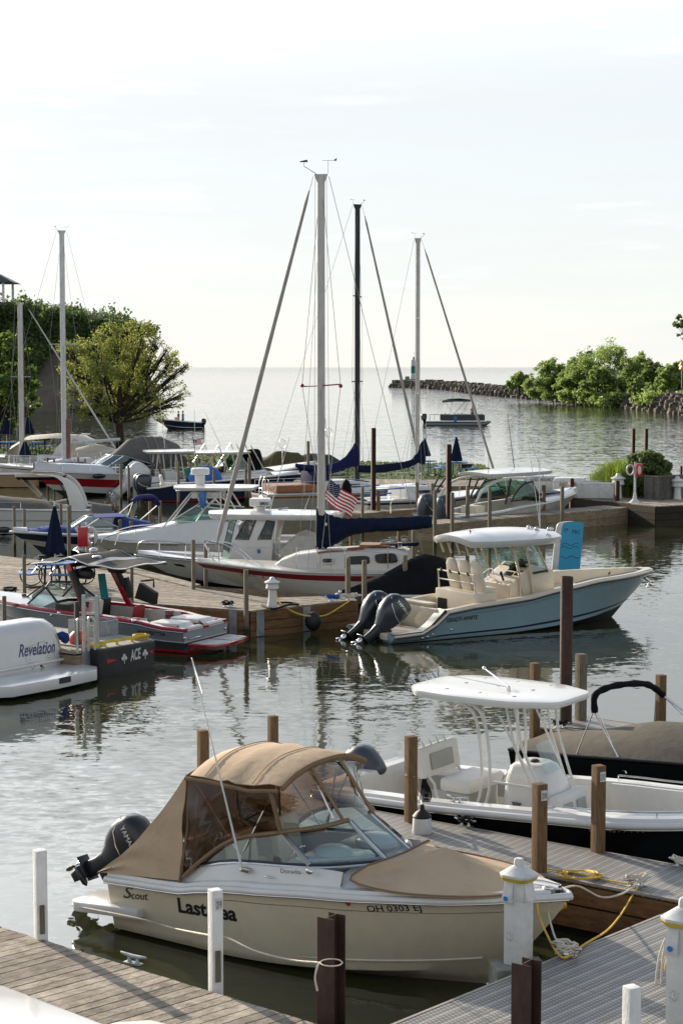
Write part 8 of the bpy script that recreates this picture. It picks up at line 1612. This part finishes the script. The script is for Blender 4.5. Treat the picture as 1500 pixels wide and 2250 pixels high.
m.build('boards', mat('silvered boards', (.12, .115, .10), .85, var=.3, island=.25), f, smooth=False); m = MB(); [m.bar(p - a + V((0, 0, hh + .03)), q_ - a + V((0, 0, hh + .03)), .12, .05) for p, q_ in ((a, b), (b, c_))]; m.build('cap_rail', POSTG, f)
q = P(1452, 1128, .0); t = S(1452, 1050, q.y); f = thing('timber_ladder', 'dark timber ladder leaning on the quay wall at the right', 'ladder', q); m = MB(); [m.bar((x, 0, -.3), (x + .1, .3, t.z), .12, .12) for x in (-.4, .3)]; m.build('side_rail', POSTG, f); MB().bar((-.3, .1, .5), (.35, .1, .5), .08, .08).bar((-.3, .15, 1.0), (.35, .15, 1.0), .08, .08).bar((-.3, .2, 1.5), (.35, .2, 1.5), .08, .08).build('rungs', POSTG, f)
wl = thing('retaining_wall', 'dark retaining wall under the right end of the quay', 'wall', P(1290, 1128, 0)); a = P(1290, 1128, 0); b = P(1560, 1150, 0); MB().prism([V((0, 0, -.5)), V((b - a)) + V((0, 0, -.5)), V((b - a)) + V((0, 2.5, -.5)), V((0, 2.5, -.5))], (0, 0, 1.2)).build('sheet_piling', mat('dark wet sheet piling', (.035, .035, .03), .7, dirt=.4), wl, smooth=False)
# ================================================================ BOATS UNDER WAY
F, C, g = mk('motor_boat', 'small dark navy open boat under way with two people left of centre', -15.7, 206, 181)
h = Hull(5.5, 2.1, [(0, .75), (1, 1.15)], plan=(.9, .4, 2.2, .95), rake=.35, chine=(.8, .15, .5)); h.hull(g, [(0, .12, PWHITE), (.12, 1, NAVYHULL)], n=20); h.rail(g, WHITE, .03); h.gunwale(g, WHITE, 0, .95, w=.2); h.liner(g, LINER, .02, .9, zf=.3); outboard(g, (-.1, 0, .5), 0, .8, ENGDK); MB().box((2.9, 0, .9), (.5, .8, .9)).build('console', mat('tan console', (.4, .33, .22)), g, bevel=.05)
person('person in a pale blue top at the helm of the small navy boat', F.w((2.2, .15, .28)), 200, 1.0, mat('pale blue shirt', (.18, .25, .34), .8), mat('dark blue shorts', (.02, .06, .12), .8)); person('person in a grey top standing just ahead in the small navy boat', F.w((2.75, -.45, .28)), 170, .98, mat('grey shirt', (.12, .13, .15), .8), mat('dark shorts', (.03, .03, .05), .8))
F, C, g = mk('pontoon_boat', 'dark sided pontoon boat with a folded canopy on the channel', 10.3, 219, 0)
for y in (-.95, .95): MB().loft([[V((x, y + r_ * math.cos(a_ * .5236), .15 + dz + r_ * math.sin(a_ * .5236))) for a_ in range(12)] for x, r_, dz in ((-.2, .30, 0), (6.2, .32, 0), (7.0, .28, .1), (7.6, .06, .3))]).build('pontoon', mat('dull alloy', (.16, .17, .18), .4, .5), g)
MB().box((3.4, 0, .52), (7.2, 2.5, .12)).build('deck', ALU, g)
DK = mat('dark panel', (.015, .018, .022), .35)
for y in (-1.2, 1.2): MB().box((4.2, y, .95), (5.2, .05, .62)).build('side_panel', DK, g); MB().tube([(1.6, y, 1.3), (6.8, y, 1.3)], .03, 5).tube([(1.6, y, .62), (6.8, y, .62)], .03, 5).build('side_rail', CHROME, g)
MB().box((6.8, 0, .95), (.05, 2.4, .62)).build('front_gate', DK, g); outboard(g, (-.35, 0, .55), 0, 1.0, ENGDK); m = MB(); m.tube([(.3, -1, .6), (.3, -1, 1.3), (1.4, -1.1, 1.3)], .03, 5).tube([(.8, -1, .6), (.8, -1, 1.3)], .03, 5).tube([(.3, 1, .6), (.3, 1, 1.3), (1.4, 1.1, 1.3)], .03, 5).build('stern_rail', CHROME, g)
m = MB(); m.tube([(1.8, 0, 2.85), (2.6, 0, 2.98), (4.0, 0, 3.05), (5.2, 0, 3.0)], [.14, .2, .2, .1], 10, flat=1.0); o = m.build('folded_canopy', mat('green black canvas', (.015, .03, .03), .8), g); surf(o, [[V((x, y, 2.9 + .1 * math.cos(y * 1.4))) for y in (-1.1, 0, 1.1)] for x in (1.9, 3.2, 5.1)], mat('green black canvas', (.015, .03, .03)), 'canopy_top', .05)
m = MB(); [m.tube([(a_, s_ * 1.1, 1.3), (b_, s_ * 1.05, 2.9)], .025, 5) for s_ in (-1, 1) for a_, b_ in ((3.2, 2.0), (3.2, 4.6), (2.7, 3.0), (4.2, 5.0))]; m.build('canopy_frame', CHROME, g)
for x, y, w_ in ((2.6, .3, .9), (3.9, -.6, .5), (4.4, .5, .5)): seat(g, (x, y, 1.05), .5, w_, .4, GREYV, .5)
MB().box((3.3, -1.26, .75), (.35, .06, .7)).build('blue_fender', BLUEP, g, bevel=.02)
person('bare shouldered person standing at the bow end of the pontoon boat', F.w((5.4, -.3, .6)), 260, 1.0, None, mat('grey shorts', (.12, .14, .17), .8))
